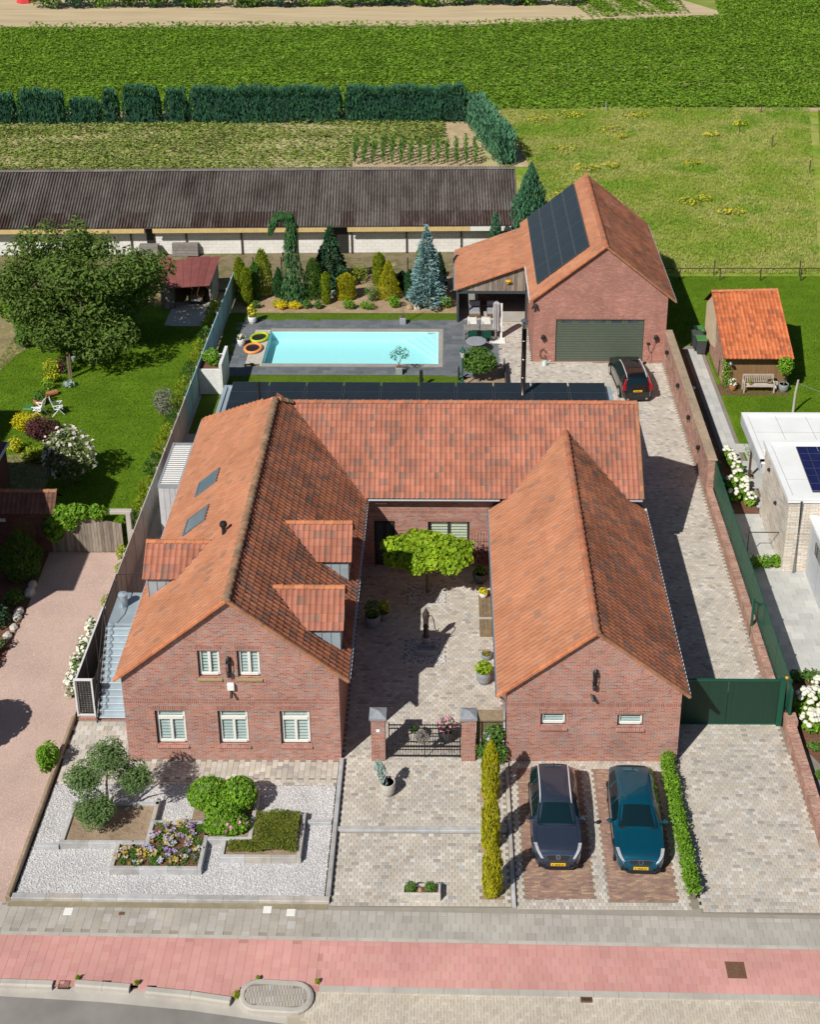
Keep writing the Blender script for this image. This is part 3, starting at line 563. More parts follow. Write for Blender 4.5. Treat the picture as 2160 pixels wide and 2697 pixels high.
# traffic island
isl = thing('kerb_island', (-5.45, 30.95, 0), 'oval raised kerb island with grey brick infill beside the road edge', 'traffic island')
def capsule(cx, cy, L, r, ang, n=10):
    P = []
    for k in range(n+1): q = -math.pi/2+math.pi*k/n; P.append((L/2+r*math.cos(q), r*math.sin(q)))
    for k in range(n+1): q = math.pi/2+math.pi*k/n; P.append((-L/2+r*math.cos(q), r*math.sin(q)))
    return [(cx+x*math.cos(ang)-y*math.sin(ang), cy+x*math.sin(ang)+y*math.cos(ang)) for x, y in P]
o1 = capsule(-5.45, 30.93, 1.25, 0.58, -0.06); i1 = capsule(-5.45, 30.93, 1.25, 0.40, -0.06); n = len(o1)
b = MB(); vs = [(*p, -.1) for p in o1]+[(*p, .06) for p in o1]+[(x*.93-5.45*.07, y*.93+30.93*.07, .10) for x, y in o1]+[(*p, .10) for p in i1]+[(*p, .05) for p in i1]
b.add(vs, [(k*n+i, k*n+(i+1) % n, (k+1)*n+(i+1) % n, (k+1)*n+i) for k in range(4) for i in range(n)]); b.build('kerb_ring', 'concrete', isl)
b = MB(); b.prism(i1, -.05, .055); b.build('infill_bed', 'paver_bed', isl)
pave(isl, i1, 0.10, 0.21, 0.1, 'row', 'grey_tile_worn', 0.075, th=0.03, name='brick', gap=0.01, bev=0.004)
for nm, x, y, ln, wd_, a in (('drain_grate', -12.35, 31.37, .36, .26, -.03), ('drain_grate', 4.45, 30.96, .36, .24, -.015)):
    g = thing(nm, (x, y, -0.03), 'rusty drain grate set in the kerb line at the left' if x < 0 else 'rusty drain grate in the parking strip right of the island', 'drain', 'street drains', a)
    b = MB(); b.box(-ln/2, ln/2, -wd_/2, wd_/2, -.05, 0.005); b.build('pit', 'black_metal', g, world=False)
    b = MB(); b.box(-ln/2, ln/2, -wd_/2, -wd_/2+.03, -.03, .03); b.box(-ln/2, ln/2, wd_/2-.03, wd_/2, -.03, .03); b.box(-ln/2, -ln/2+.03, -wd_/2+.03, wd_/2-.03, -.03, .029); b.box(ln/2-.03, ln/2, -wd_/2+.03, wd_/2-.03, -.03, .029); b.build('frame', 'rust_iron', g, world=False)
    for k in range(5):
        b = MB(); xx = -ln/2+.06+k*(ln-.12)/4; b.obox((xx-.03, -wd_/2+.03, .015), (xx+.03, wd_/2-.03, .015), .022, .02); b.build('bar', 'rust_iron', g, world=False)
g = thing('manhole_cover', (9.43, 32.02, 0.0), 'square rusty manhole cover in the red cycle path', 'manhole cover', rz=SA)
b = MB(); b.box(-.31, .31, -.31, .31, -.03, .010, bev=.003); b.build('plate', 'rust_iron', g, world=False)
for k, s_ in enumerate((.28, .22, .16)):
    b = MB()
    for x0, x1, y0, y1 in ((-s_, s_, -s_, -s_+.02), (-s_, s_, s_-.02, s_), (-s_, -s_+.02, -s_+.02, s_-.02), (s_-.02, s_, -s_+.02, s_-.02)): b.box(x0, x1, y0, y1, .008, .016)
    b.build('rib', 'rust_iron', g, world=False)
b = MB(); b.obox((-.06, .05, .013), (.06, .05, .013), .02, .008); b.obox((.06, .05, .013), (0, -.08, .013), .02, .008); b.build('mark', 'brown_wood', g, world=False)
# ---------------------------------------------------------------- plot paving
fd = sheet('front_drive', rect(-4.02, 2.30, 34.42, 41.32), -0.012, 'paver_bed')
pits = [rect(1.2, 1.95, 34.75, 35.3), rect(1.2, 1.95, 36.8, 37.4), rect(1.2, 1.95, 39.2, 39.7)]
pave(fd, rect(-4.0, 2.2, 34.45, 37.68), 0.215, 0.145, 0, 'row', 'paver', excl=pits, single=300)
pave(fd, rect(-4.0, 2.2, 37.92, 41.3), 0.215, 0.145, 0, 'row', 'paver', excl=pits, single=100)
kerb_run([(-4.0, 37.7), (2.2, 37.7)], 0.2, 0.10, 1.15, fd, 'kerb_stone', 'step_stone')
for p in pits: sheet('tree_pit', p, -0.004, 'bark_soil')
kerb_run([(2.38, 34.42), (2.38, 41.1)], 0.14, 0.10, 1.0, fd, 'kerb_stone', 'kerb_stone')
pb = sheet('parking_bay_border', rect(2.40, 8.75, 34.42, 41.3), -0.012, 'paver_bed')
pads = [rect(2.70, 5.12, 34.74, 40.95), rect(5.62, 8.02, 34.70, 40.90)]
pave(pb, rect(2.42, 8.4, 34.42, 41.28), 0.15, 0.145, 0, 'row', 'paver', excl=pads, single=300)
for p in pads:
    s_ = sheet('brick_parking_pad', p, -0.008, 'dark_brick_paving', uv=True)
    pave(s_, [(x+(.05 if x < p[1][0]-.1 else -.05), y) for x, y in p], 0.215, 0.066, 0, 'row', 'pad_brick', 0.0, gap=0.006, th=.03, bev=.004, single=120, name='brick')
sd = sheet('side_drive', [(8.7, 34.25), (18, 34.05), (18, 34.2), (13.4, 43.4), (13.4, 75.3), (3.3, 75.3), (3.3, 66), (8.93, 66), (8.93, 41.3), (8.7, 41.3)], -0.012, 'paver_bed')
pave(sd, [(8.72, 34.3), (13.6, 34.2), (13.35, 43.4), (8.95, 43.4), (8.95, 41.3), (8.72, 41.3)], 0.215, 0.145, 0, 'row', 'paver', single=300)
pave(sd, [(9.0, 43.45), (13.3, 43.45), (13.3, 75.1), (9.0, 75.1)], 0.215, 0.145, 0, 'row', 'paver', single=0)
pave(sd, [(3.45, 67.5), (8.99, 67.5), (8.99, 75.15), (5.2, 75.15), (5.2, 81.0), (3.2, 81.0), (3.2, 74.9), (3.45, 74.9)], 0.215, 0.145, 0, 'row', 'paver', single=0, name='forecourt_paver')
cy = sheet('courtyard_paving', rect(-4.1, 2.3, 41.32, 54.1), -0.012, 'paver_bed')
gsq = [rect(-1.8, -0.12, 46.9, 48.75), rect(-1.8, -0.12, 51.0, 52.6)]
pave(cy, rect(-4.08, 2.26, 41.34, 54.0), 0.215, 0.145, 0, 'row', 'paver', excl=gsq, single=200)
hp = sheet('house_path', rect(-15.0, -4.22, 39.95, 41.29), -0.010, 'paver_bed')
pave(hp, rect(-14.95, -4.25, 40.28, 41.26), 0.215, 0.21, 0, 'col', 'paver', name='paver', single=200)
pave(hp, rect(-14.95, -4.25, 39.97, 40.28), 0.215, 0.145, 0, 'row', 'paver', name='paver', single=100)
pave(hp, rect(-15.0, -12.45, 41.29, 43.4), 0.32, 0.26, 0, 'wild', 'paver', name='slab', single=120)
sheet('stair_yard', rect(-15.0, -12.4, 41.29, 43.5), -0.012, 'paver_bed')
b = MB(); b.box(-15.0, -12.42, 43.42, 43.6, -.02, .03); b.build('threshold_bricks', 'brick_soldier', hp, uv=True)
sheet('fence_alley', rect(-14.95, -12.4, 43.6, 71), -0.03, 'concrete')
# white gravel garden
def stones(name, poly, n, size, mat, z=0.0, excl=(), parent=None, **tg):
    poly = np.array(poly); lo, hi = poly.min(0), poly.max(0)
    X = lo[0]+(hi[0]-lo[0])*RNG.random(n); Y = lo[1]+(hi[1]-lo[1])*RNG.random(n); k = inside(poly, X, Y)
    for e in excl: k &= ~inside(e, X, Y)
    X, Y = X[k], Y[k]; n = len(X)
    T = np.array([(1, 0, 0), (0.1, 0.8, 0), (-.9, .2, 0), (-.3, -.9, 0), (0.05, 0.0, .75)]); F = np.array([(0, 1, 4), (1, 2, 4), (2, 3, 4), (3, 0, 4)])
    a = RNG.random(n)*6.28; s_ = size*(0.5+RNG.random(n)); ca, sa = np.cos(a)*s_, np.sin(a)*s_; tz = s_*(0.4+.5*RNG.random(n))
    P = T[None]*np.ones((n, 1, 1)); P = P+RNG.normal(size=P.shape)*.22
    V = np.stack([P[..., 0]*ca[:, None]-P[..., 1]*sa[:, None]+X[:, None], P[..., 0]*sa[:, None]+P[..., 1]*ca[:, None]+Y[:, None], z+np.maximum(P[..., 2], -.05)*tz[:, None]], 2).reshape(-1, 3)
    o = mk(name, np_mesh(name, V-(ROOT[parent.name] if parent else 0), (F[None]+5*np.arange(n)[:, None, None]).reshape(-1, 3), mat, np.repeat(RNG.random(n), 4)), parent)
    return tag(o, kind='stuff', **tg)
GPOLY = [(-15.0, 34.75), (-4.25, 34.7), (-4.25, 39.96), (-14.98, 39.96)]
sheet('gravel_garden', GPOLY, -0.014, 'gravel_bed')
BEDS = [rect(-13.95, -10.75, 36.95, 39.0), rect(-11.9, -8.65, 35.75, 38.1), rect(-9.0, -7.05, 37.05, 39.5), rect(-8.1, -5.2, 36.3, 38.3)]
stones('white_gravel', GPOLY, 34000, 0.032, 'gravel_stone', -0.006, excl=BEDS, label='white crushed stone covering the front garden', cat='gravel')
stones('courtyard_gravel', gsq[0], 1600, 0.034, 'gravel_stone', -0.006, label='blue grey stone chips around the hand pump', cat='gravel')
stones('courtyard_gravel', gsq[1], 1500, 0.034, 'gravel_stone', -0.006, label='grey stone chips around the courtyard tree trunk', cat='gravel')
for p in gsq: sheet('gravel_square', p, -0.013, 'gravel_bed')
gk = thing('garden_edging', (-9.6, 34.7, 0), 'long grey stone edging around the white gravel front garden', 'edging')
kerb_run([(-15.05, 34.60), (-4.05, 34.52)], 0.24, 0.13, 1.2, gk, 'kerb_stone', 'kerb_stone', lip=.025)
kerb_run([(-4.02, 34.78), (-4.02, 41.25)], 0.17, 0.16, 1.1, gk, 'kerb_stone', 'kerb_stone', lip=.02)
kerb_run([(-14.8, 36.80), (-13.97, 36.80)], 0.16, 0.2, 0.9, gk, 'kerb_stone', 'kerb_stone', lip=.02)
kerb_run([(-5.18, 38.0), (-4.25, 38.0)], 0.16, 0.14, 0.95, gk, 'kerb_stone', 'kerb_stone', lip=.02)
lw = thing('boundary_edge_wall', (-15.1, 39, 0), 'weathered dark edge wall between pink gravel drive and white gravel', 'edge wall')
b = MB(); b.box(-15.22, -15.06, 34.6, 43.5, -.1, .22, bev=.03); b.build('coping', 'wall_coping', lw)
# beds with stone kerbs
def bed(label, segs, soil, soilz, mat, name='planting_bed', h=0.28):
    t = thing(name, (*np.mean(soil, 0), 0), label, 'planting bed', 'stone edged beds')
    for a, b_ in segs: kerb_run([a, b_], 0.15, h, 1.0, t, 'kerb_stone', 'kerb_stone', z0=-.05, lip=.015)
    b = MB(); b.prism(soil, -.03, soilz); b.build('soil', mat, t); return t
bed('bare soil bed with stone kerb under the olive tree', [((-13.95, 36.86), (-10.88, 36.86)), ((-10.72, 36.86), (-10.72, 39.0)), ((-10.72, 38.85), (-13.8, 38.85)), ((-13.95, 39.0), (-13.95, 37.01))][:3]+[((-13.80, 37.01), (-13.80, 38.85))], rect(-13.8, -10.87, 37.01, 38.86), 0.2, 'bed_soil')
bed('low stone bed full of purple and yellow pansies', [((-11.9, 35.72), (-8.80, 35.72)), ((-8.65, 35.72), (-8.65, 37.25)), ((-8.80, 37.95), (-10.72, 37.95)), ((-11.75, 35.87), (-11.75, 36.86))], [(-11.75, 35.87), (-8.8, 35.87), (-8.8, 37.95), (-10.72, 37.95), (-10.72, 36.86), (-11.75, 36.86)], 0.2, 'mulch')
bed('stone bed holding the large green hydrangea', [((-8.65, 37.05), (-7.2, 37.05)), ((-7.05, 37.05), (-7.05, 39.5)), ((-7.2, 39.35), (-9.4, 39.35))], [(-8.65, 37.2), (-7.2, 37.2), (-7.2, 39.35), (-9.4, 39.35), (-9.4, 38.1), (-8.65, 38.1)], 0.2, 'bed_soil')
bed('stone bed with mossy green heath beside the drive', [((-8.1, 36.25), (-5.35, 36.25)), ((-5.2, 36.25), (-5.2, 38.35)), ((-7.95, 36.4), (-7.95, 37.05))], [(-7.95, 36.4), (-5.35, 36.4), (-5.35, 38.3), (-7.05, 38.3), (-7.05, 37.05), (-7.95, 37.05)], 0.2, 'bed_soil')
# ---------------------------------------------------------------- neighbours' ground and gardens
sheet('gravel_driveway', [(-15.2, 34.5), (-15.15, 55.0), (-19.3, 55.0), (-19.1, 50), (-19.1, 46.5), (-20, 44), (-21, 34.6)], -0.006, 'pink_gravel')
stones('pink_gravel', [(-15.25, 34.6), (-15.2, 54.8), (-19.2, 54.8), (-19.1, 46.5), (-19.6, 34.6)], 26000, 0.02, 'pink_stone', -0.005, label='fine pink gravel spread over the neighbour driveway', cat='gravel')
sheet('neighbour_bed', [(-19.1, 55), (-19.1, 46.5), (-20, 44), (-21, 34.6), (-40, 34.6), (-40, 55)], -0.01, 'mulch')
sheet('left_verge', [(-15.2, 34.5), (-21, 34.6), (-40, 34.8), (-40, 34.1), (-15.2, 34.1)], -0.009, 'dry_edge')
sheet('left_lawn', [(-15.0, 55.2), (-15.0, 83), (-18.6, 80.4), (-18.6, 83), (-40, 90), (-40, 56)], -0.02, 'lawn')
sheet('patio', [(-21.5, 56), (-25.8, 56), (-25.8, 63.5), (-23.0, 64.2), (-21.0, 62.5)], -0.012, 'dry_edge')
sheet('shed_apron', rect(-18.7, -16.05, 80.2, 84), -0.010, 'concrete')
sheet('vegetable_bed', [(-27.1, 76), (-26.4, 77.6), (-30, 82), (-40, 82), (-40, 73.5), (-27.5, 73.9)], -0.010, 'dry_edge')
sheet('barn_yard', [(-40, 86), (-14.8, 86), (-14.8, 88.4), (5, 88.4), (14, 88), (14, 94.5), (-40, 93)], -0.015, 'mossy_slab')
# pool garden
POOL = (-11.56, -0.63, 74.86, 79.5)
tp = [rect(-13.55, -12.62, 73.4, 81.05), rect(-12.62, -.33, 73.4, 74.55), rect(-12.62, -.33, 79.83, 81.05), rect(-.33, 3.2, 73.4, 81.05)]
ptx = tag(mk('pool_terrace', (lambda b: np_mesh('pool_terrace', b.v, np.array(b.f), 'bluestone_tile'))((lambda b: [b.add([(x, y, -0.012) for x, y in p], [(0, 1, 2, 3)]) for p in tp] and b)(MB()))), kind='structure')
for k, p in enumerate(tp): pave(ptx, [(x, y) for x, y in p], 0.8, 0.4, 0, 'row', 'bluestone_tile', 0.0, gap=0.012, th=.03, name='slab', single=120, bev=.004)
sheet('turf_strip_back', rect(-14.6, .6, 81.08, 82.25), -0.002, 'artificial_turf'); sheet('turf_strip_front', rect(-14.6, .75, 66.3, 73.36), -0.002, 'artificial_turf'); sheet('turf_strip_side', rect(-14.6, -13.58, 73.4, 81.05), -0.002, 'artificial_turf')
sheet('conifer_bed', [(-14.6, 82.27), (0.55, 82.27), (0.55, 88.4), (-14.6, 88.4)], 0.0, 'bark_soil')
# right neighbour
sheet('right_lawn', [(16.0, 63.0), (40, 63), (40, 88.6), (13.9, 88.6), (13.9, 77), (16.3, 77)], -0.02, 'lawn')
gp_ = sheet('garden_path', [(14.9, 59), (16.15, 59), (16.15, 77.5), (14.9, 77.5)], -0.014, 'paver_bed')
pave(gp_, [(14.95, 60), (16.1, 60), (16.1, 77.3), (14.95, 77.3)], 0.6, 0.4, math.pi/2, 'row', 'neighbour_slab', 0.0, th=.03, gap=.01, name='slab', single=100, bev=.004)
sheet('flower_border', [(14.35, 58.5), (15.78, 58.5), (15.78, 64.3), (14.95, 64.5), (14.95, 77), (14.0, 77), (14.0, 58.5)], 0.0, 'mulch')
ns = sheet('neighbour_terrace', [(13.75, 46.2), (24, 46.2), (24, 53.6), (15.8, 53.6), (15.8, 65.0), (24, 65), (24, 66), (14.4, 66), (13.75, 58.4)], -0.024, 'neighbour_slab')
pave(ns, [(13.95, 46.3), (20, 46.3), (20, 53.6), (15.8, 53.6), (15.8, 58.4), (13.95, 58.4)], 0.6, 0.45, 0, 'wild', 'neighbour_slab', -0.004, th=.03, gap=.008, name='slab', single=150, bev=.004)
pave(ns, [(15.82, 58.6), (18.5, 58.6), (18.5, 65), (15.82, 65)], 0.9, 0.9, 0, 'row', 'neighbour_slab', -0.004, th=.03, gap=.008, name='slab', single=30, bev=.004)
sheet('hydrangea_bed', [(13.8, 34.3), (30, 34.0), (30, 46.1), (13.8, 46.1)], -0.02, 'mulch')
sheet('shed_bed', [(16.2, 70.95), (20.1, 70.95), (20.6, 72.4), (16.2, 72.4)], -0.012, 'mulch')
sheet('dry_joint', [(-15.1, 34.36), (-4.1, 34.30), (-4.1, 34.53), (-15.1, 34.61)], 0.004, 'joint_dirt')
sheet('neighbour_drive', rect(18, 30, 30, 34.2), -0.03, 'concrete')
# ---------------------------------------------------------------- roof helpers
def tile_geo(w=0.235, l=0.33, amp=0.048, th=0.026):
    """one pantile: u across, v up the slope, n out; lower lip raised"""
    us = np.array([-.5, -.34, -.1, .16, .36, .5])*w*1.02; hs = np.array([.9, 1.0, .25, 0.0, .35, .9])*amp
    L = l*1.06
    lo = [(u, 0.0, h+th) for u, h in zip(us, hs)]; hi = [(u, L, h+0.004) for u, h in zip(us, hs)]; bt = [(u, 0.0, h-0.004) for u, h in zip(us, hs)]
    n = len(us); V = np.array(lo+hi+bt)
    F = [(i, i+1, n+i+1, n+i) for i in range(n-1)]+[(2*n+i, 2*n+i+1, i+1, i) for i in range(n-1)]
    return V, np.array(F)
TV, TF = tile_geo()
def slope_frame(O, U, Vd):
    O = np.array(O, float); U = np.array(U, float); U /= np.linalg.norm(U); Vd = np.array(Vd, float); Vd /= np.linalg.norm(Vd); N = np.cross(U, Vd)
    return O, U, Vd, N
class Roof:
    """collects tiles of one building so that the nearest 300 become single parts"""
    def __init__(s): s.items = []
    def slope(s, O, U, Vd, width, length, mat, parent, keep=None, w=0.235, l=0.33, lift=0.03):
        O, U, Vd, N = slope_frame(O, U, Vd)
        nu = max(1, int(round(width/w))); nv = max(1, int(math.ceil((length-.02)/l))); ww = width/nu
        a, b = np.meshgrid(np.arange(nu), np.arange(nv)); a = a.ravel(); b = b.ravel()
        uu = (a+.5)*ww; vv = b*(length/nv)
        P = O+uu[:, None]*U+vv[:, None]*Vd+lift*N
        cen = P+Vd*(l*.5)
        if keep is not None: k = keep(cen); P = P[k]
        n = len(P); P = P+N*(RNG.random(n)*.008)[:, None]+U*(RNG.normal(size=n)*.003)[:, None]
        s.items.append((P, np.stack([U, Vd, N], 1), mat, parent, ww/w, (length/nv)/l))
    def flush(s, thing_, single=300, rest_name='roof_tile_field'):
        allP = np.concatenate([it[0] for it in s.items]); who = np.concatenate([np.full(len(it[0]), i) for i, it in enumerate(s.items)])
        vis = in_view(allP); d = np.linalg.norm(allP-CAMP, axis=1); d[~vis] = 1e9; order = np.argsort(d)[:single]; sel = np.zeros(len(allP), bool); sel[order] = True
        meshes = {}; VV, FF, TT, MI = [], [], [], []; base = 0; mats = []
        k0 = 0
        for i, (P, M, mat, parent, su, sv) in enumerate(s.items):
            ss = sel[k0:k0+len(P)]; k0 += len(P)
            key = (mat, round(su, 3), round(sv, 3)); Vt = TV*np.array([su, sv, 1])
            if key not in meshes: meshes[key] = np_mesh('roof_tile', Vt, TF, mat)
            for p in P[ss]: piece('roof_tile', meshes[key], parent, p, M)
            Q = P[~ss]
            if len(Q):
                W = (Vt@M.T)[None]+Q[:, None]; VV.append(W.reshape(-1, 3)); FF.append((TF[None]+(base+np.arange(len(Q))*len(Vt))[:, None, None]).reshape(-1, 4)); base += len(Q)*len(Vt)
                if mat not in mats: mats.append(mat)
                TT.append(np.repeat(RNG.random(len(Q)), len(TF))); MI.append(np.full(len(Q)*len(TF), mats.index(mat)))
        if VV:
            o = mk(rest_name, np_mesh(rest_name, np.concatenate(VV)-ROOT[thing_.name], np.concatenate(FF), mats, np.concatenate(TT), np.concatenate(MI)), thing_); o['kind'] = 'stuff'
_capm = {}
def cap_mesh(mat, l, r):
    k = (mat, round(l, 2), r)
    if k not in _capm:
        V, F = [], []; n = 7
        for j, (v, s_) in enumerate(((0, 1.12), (l*.22, 1.12), (l*.24, 1.0), (l*1.04, .94))):
            for i in range(n):
                q = math.pi*i/(n-1); V.append((r*s_*math.cos(q), v, r*s_*math.sin(q)*.8-.02))
        F = [(j*n+i, j*n+i+1, (j+1)*n+i+1, (j+1)*n+i) for j in range(3) for i in range(n-1)]
        V += [(0, 0, -.03)]; 
        _capm[k] = np_mesh('ridge_tile', np.array(V), [np.array(F), np.array([[i+1, i, len(V)-1] for i in range(n-1)])], mat, smooth=False)
    return _capm[k]
def ridge_caps(A, B, parent, mat='ridge_tile', l=0.38, r=0.13, name='ridge_tile', up=(0, 0, 1)):
    A = np.array(A, float); B = np.array(B, float); d = B-A; L = np.linalg.norm(d); d /= L; n = max(1, int(round(L/l))); l = L/n
    x = np.cross(d, up); x /= np.linalg.norm(x); z = np.cross(x, d); M = np.stack([x, d, z], 1)
    me = cap_mesh(mat, l, r)
    for i in range(n): piece(name, me, parent, A+d*l*i+z*RNG.normal()*.004, M)
def poly_part(name, P, mat, parent, th=None, uv=False):
    b = MB(); b.add(P, [tuple(range(len(P)))])
    return b.build(name, mat, parent, uv=uv)
def wall_poly(name, pts, holes, to3, mat, parent, depth=0.12, dvec=(0, 1, 0)):
    """planar wall with rectangular holes (u0,u1,z0,z1) and reveals; to3(u,z)->xyz"""
    import bmesh
    bm = bmesh.new(); es = []
    def loop(P):
        vs = [bm.verts.new(to3(*p)) for p in P]
        for i in range(len(vs)): es.append(bm.edges.new((vs[i], vs[(i+1) % len(vs)])))
    loop(pts)
    for u0, u1, z0, z1 in holes: loop([(u0, z0), (u1, z0), (u1, z1), (u0, z1)])
    bmesh.ops.triangle_fill(bm, use_beauty=True, use_dissolve=False, edges=es)
    D = np.array(dvec)*depth
    for u0, u1, z0, z1 in holes:
        q = [np.array(to3(*p)) for p in ((u0, z0), (u1, z0), (u1, z1), (u0, z1))]
        for i in range(4):
            a, b_ = q[i], q[(i+1) % 4]; bm.faces.new([bm.verts.new(p) for p in (a, b_, b_+D, a+D)])
    bmesh.ops.recalc_face_normals(bm, faces=bm.faces)
    V = np.array([v.co[:] for v in bm.verts]); bm.verts.index_update()
    tri = [[v.index for v in f.verts] for f in bm.faces if len(f.verts) == 3]; qd = [[v.index for v in f.verts] for f in bm.faces if len(f.verts) == 4]
    bm.free()
    F = [np.array(x) for x in (tri, qd) if x]
    me = np_mesh(name, V, F, mat, uv=True); me.transform(Matrix.Translation(Vector((-ROOT[parent.name]).tolist())))
    return mk(name, me, parent)
def strip_uv(name, x0, x1, z0, z1, y, mat, parent, th=0.012):
    b = MB(); b.box(x0, x1, y-th, y+.02, z0, z1); return b.build(name, mat, parent, uv=True)
def window(parent, x0, x1, z0, z1, Y, style, label=None):
    """window in a wall facing -Y: part window (frame) with panes, blind and sill"""
    yo = Y+0.11
    f = MB(); fw = 0.05
    def fr(a, b_, c, d, y0=yo, y1=yo+.05): f.box(a, b_, y0, y1, c, d)
    white = style != 'dark'
    m = 'white_paint' if white else 'dark_frame'
    o = MB(); o.box(x0-.005, x0+.05, yo-.06, yo+.09, z0, z1); o.box(x1-.035, x1, yo+.01, yo+.09, z0, z1); o.box(x0+.05, x1-.035, yo+.01, yo+.09, z1-.035, z1); o.box(x0+.05, x1-.035, yo-.02, yo+.09, z0, z0+.04)
    xa, xb, za, zb = x0+.053, x1-.038, z0+.043, z1-.038
    fr(xa, xa+.07, za, zb); fr(xb-.07, xb, za, zb); fr(xa+.07, xb-.07, za, za+.10, yo-.03); fr(xa+.07, xb-.07, zb-.05, zb)
    panes = []
    if style == 'tall':
        zt = za+(zb-za)*.76; xm = (xa+xb)/2
        fr(xa+.07, xb-.07, zt-.07, zt+.07, yo-.035); fr(xm-.05, xm+.05, za+.10, zt-.07, yo-.02)
        panes = [(xa+.07, xm-.05, za+.1, zt-.07), (xm+.05, xb-.07, za+.1, zt-.07), (xa+.07, xb-.07, zt+.07, zb-.05)]
    elif style == 'casement':
        xm = (xa+xb)/2; fr(xm-.055, xm+.055, za+.1, zb-.05, yo-.02); panes = [(xa+.07, xm-.055, za+.1, zb-.05), (xm+.055, xb-.07, za+.1, zb-.05)]
    elif style == 'low': panes = [(xa+.07, xb-.07, za+.1, zb-.05)]
    else:
        xm = (xa+xb)/2; fr(xm-.06, xm+.06, za+.1, zb-.05); panes = [(xa+.07, xm-.06, za+.1, zb-.05), (xm+.06, xb-.07, za+.1, zb-.05)]
    w = f.build('window', m, parent); 
    if label: w['label'] = label
    o.build('outer_frame', 'dark_frame', w)
    for a, b_, c, d in panes:
        q = MB(); q.box(a, b_, yo+.025, yo+.035, c, d); q.build('pane', 'clear_glass', w)
        s_ = MB(); k = max(3, int((d-c)/.14))
        for i in range(k):
            zz = c+(d-c)*(i+.5)/k; s_.obox((a, yo+.075, zz), (b_, yo+.075, zz), .012, (d-c)/k*.66, up=(0, .3, 1))
        s_.build('blind', 'blind_white' if style != 'dark' else 'blind_cream', w)
    q = MB(); q.box(x0-.01, x1+.01, yo+.16, yo+.18, z0, z1); q.build('room_dark', 'dark_frame', w)
    return w
plain('blind_white', (0.68, 0.71, 0.69), rough=0.6); plain('blind_cream', (0.75, 0.72, 0.55), rough=0.6)
def brick_sill(parent, x0, x1, z, Y, mat='brick_soldier', h=.16):
    b = MB(); b.add([(x0-.04, Y-.07, z-h), (x1+.05, Y-.07, z-h), (x1+.05, Y-.07, z-h+.06), (x0-.04, Y-.07, z-h+.06), (x0-.04, Y+.06, z+.0), (x1+.05, Y+.06, z+.0), (x0-.04, Y+.06, z-h), (x1+.05, Y+.06, z-h)],
        [(0, 1, 2, 3), (3, 2, 5, 4), (0, 3, 4, 6), (1, 7, 5, 2), (0, 6, 7, 1)]); return b.build('window_sill', mat, parent, uv=True)
def gutter(parent, A, B, side, mat='zinc', r=0.065, name='gutter'):
    A = np.array(A, float); B = np.array(B, float); d = (B-A)/np.linalg.norm(B-A); sd = np.array(side, float)
    n = 6; V = []; 
    for p in (A, B):
        for rr in (r, r*.82):
            for i in range(n+1):
                q = math.pi*i/n; V.append(p+sd*(-math.cos(q)*rr)+np.array([0, 0, -math.sin(q)*rr]))
    k = n+1; F = []
    for i in range(n): F += [(i, i+1, 2*k+i+1, 2*k+i), (k+i, 3*k+i, 3*k+i+1, k+i+1)]
    F += [(0, 2*k, 3*k, k), (n, k+n, 3*k+n, 2*k+n)]
    F += [(i, k+i, k+i+1, i+1) for i in range(n)]+[(2*k+i, 2*k+i+1, 3*k+i+1, 3*k+i) for i in range(n)]
    b = MB(); b.add(V, F); return b.build(name, mat, parent)
def verge(parent, A, B, mat='verge_tile', w=0.17, h=0.10, l=0.33, out=(0, -1, 0)):
    """row of edge tiles from eave A to ridge B on a gable facing out"""
    A = np.array(A, float); B = np.array(B, float); d = B-A; L = np.linalg.norm(d); d /= L; n = int(round(L/l)); l = L/n; out = np.array(out, float); N = np.cross(d, out); 
    if N[2] < 0: N = -N
    M = np.stack([d, -out, N], 1)
    if np.linalg.det(M) < 0: M = np.stack([d, out, N], 1)
    m = MB(); m.box(0, l*1.03, -w/2, w/2, -h, 0.02, bev=.025); me = np_mesh('verge_tile', m.v, np.array(m.f), mat)
    for i in range(n): piece('verge_tile', me, parent, A+d*l*i+N*(.065+.01*RNG.random()), M)
def wedges(parent, A, B, Y, n, inward, mat='brick', dep=0.75):
    """tumbled brick triangles below a gable verge; bricks square to the slope"""
    A = np.array(A, float); B = np.array(B, float); d = (B-A)/n; L = np.linalg.norm(d); du = d/L; nn = np.array(inward, float)
    for i in range(n):
        p = A+d*i; q = A+d*(i+1); c = p+d*.5+nn*dep*L
        V = np.array([(p[0], Y-.004, p[1]), (q[0], Y-.004, q[1]), (c[0], Y-.004, c[1])])
        me = np_mesh('brick_wedge', V, np.array([[0, 1, 2]]), mat)
        P2 = np.array([p, q, c]); u = (P2@nn); v = (P2@du)
        if me.polygons[0].normal.y > 0: me.flip_normals()
        lay = me.uv_layers.new(name='UVMap')
        for lp in me.loops: lay.data[lp.index].uv = (u[lp.vertex_index], v[lp.vertex_index])
        me.transform(Matrix.Translation(Vector((-ROOT[parent.name]).tolist())))
        mk('brick_wedge', me, parent)
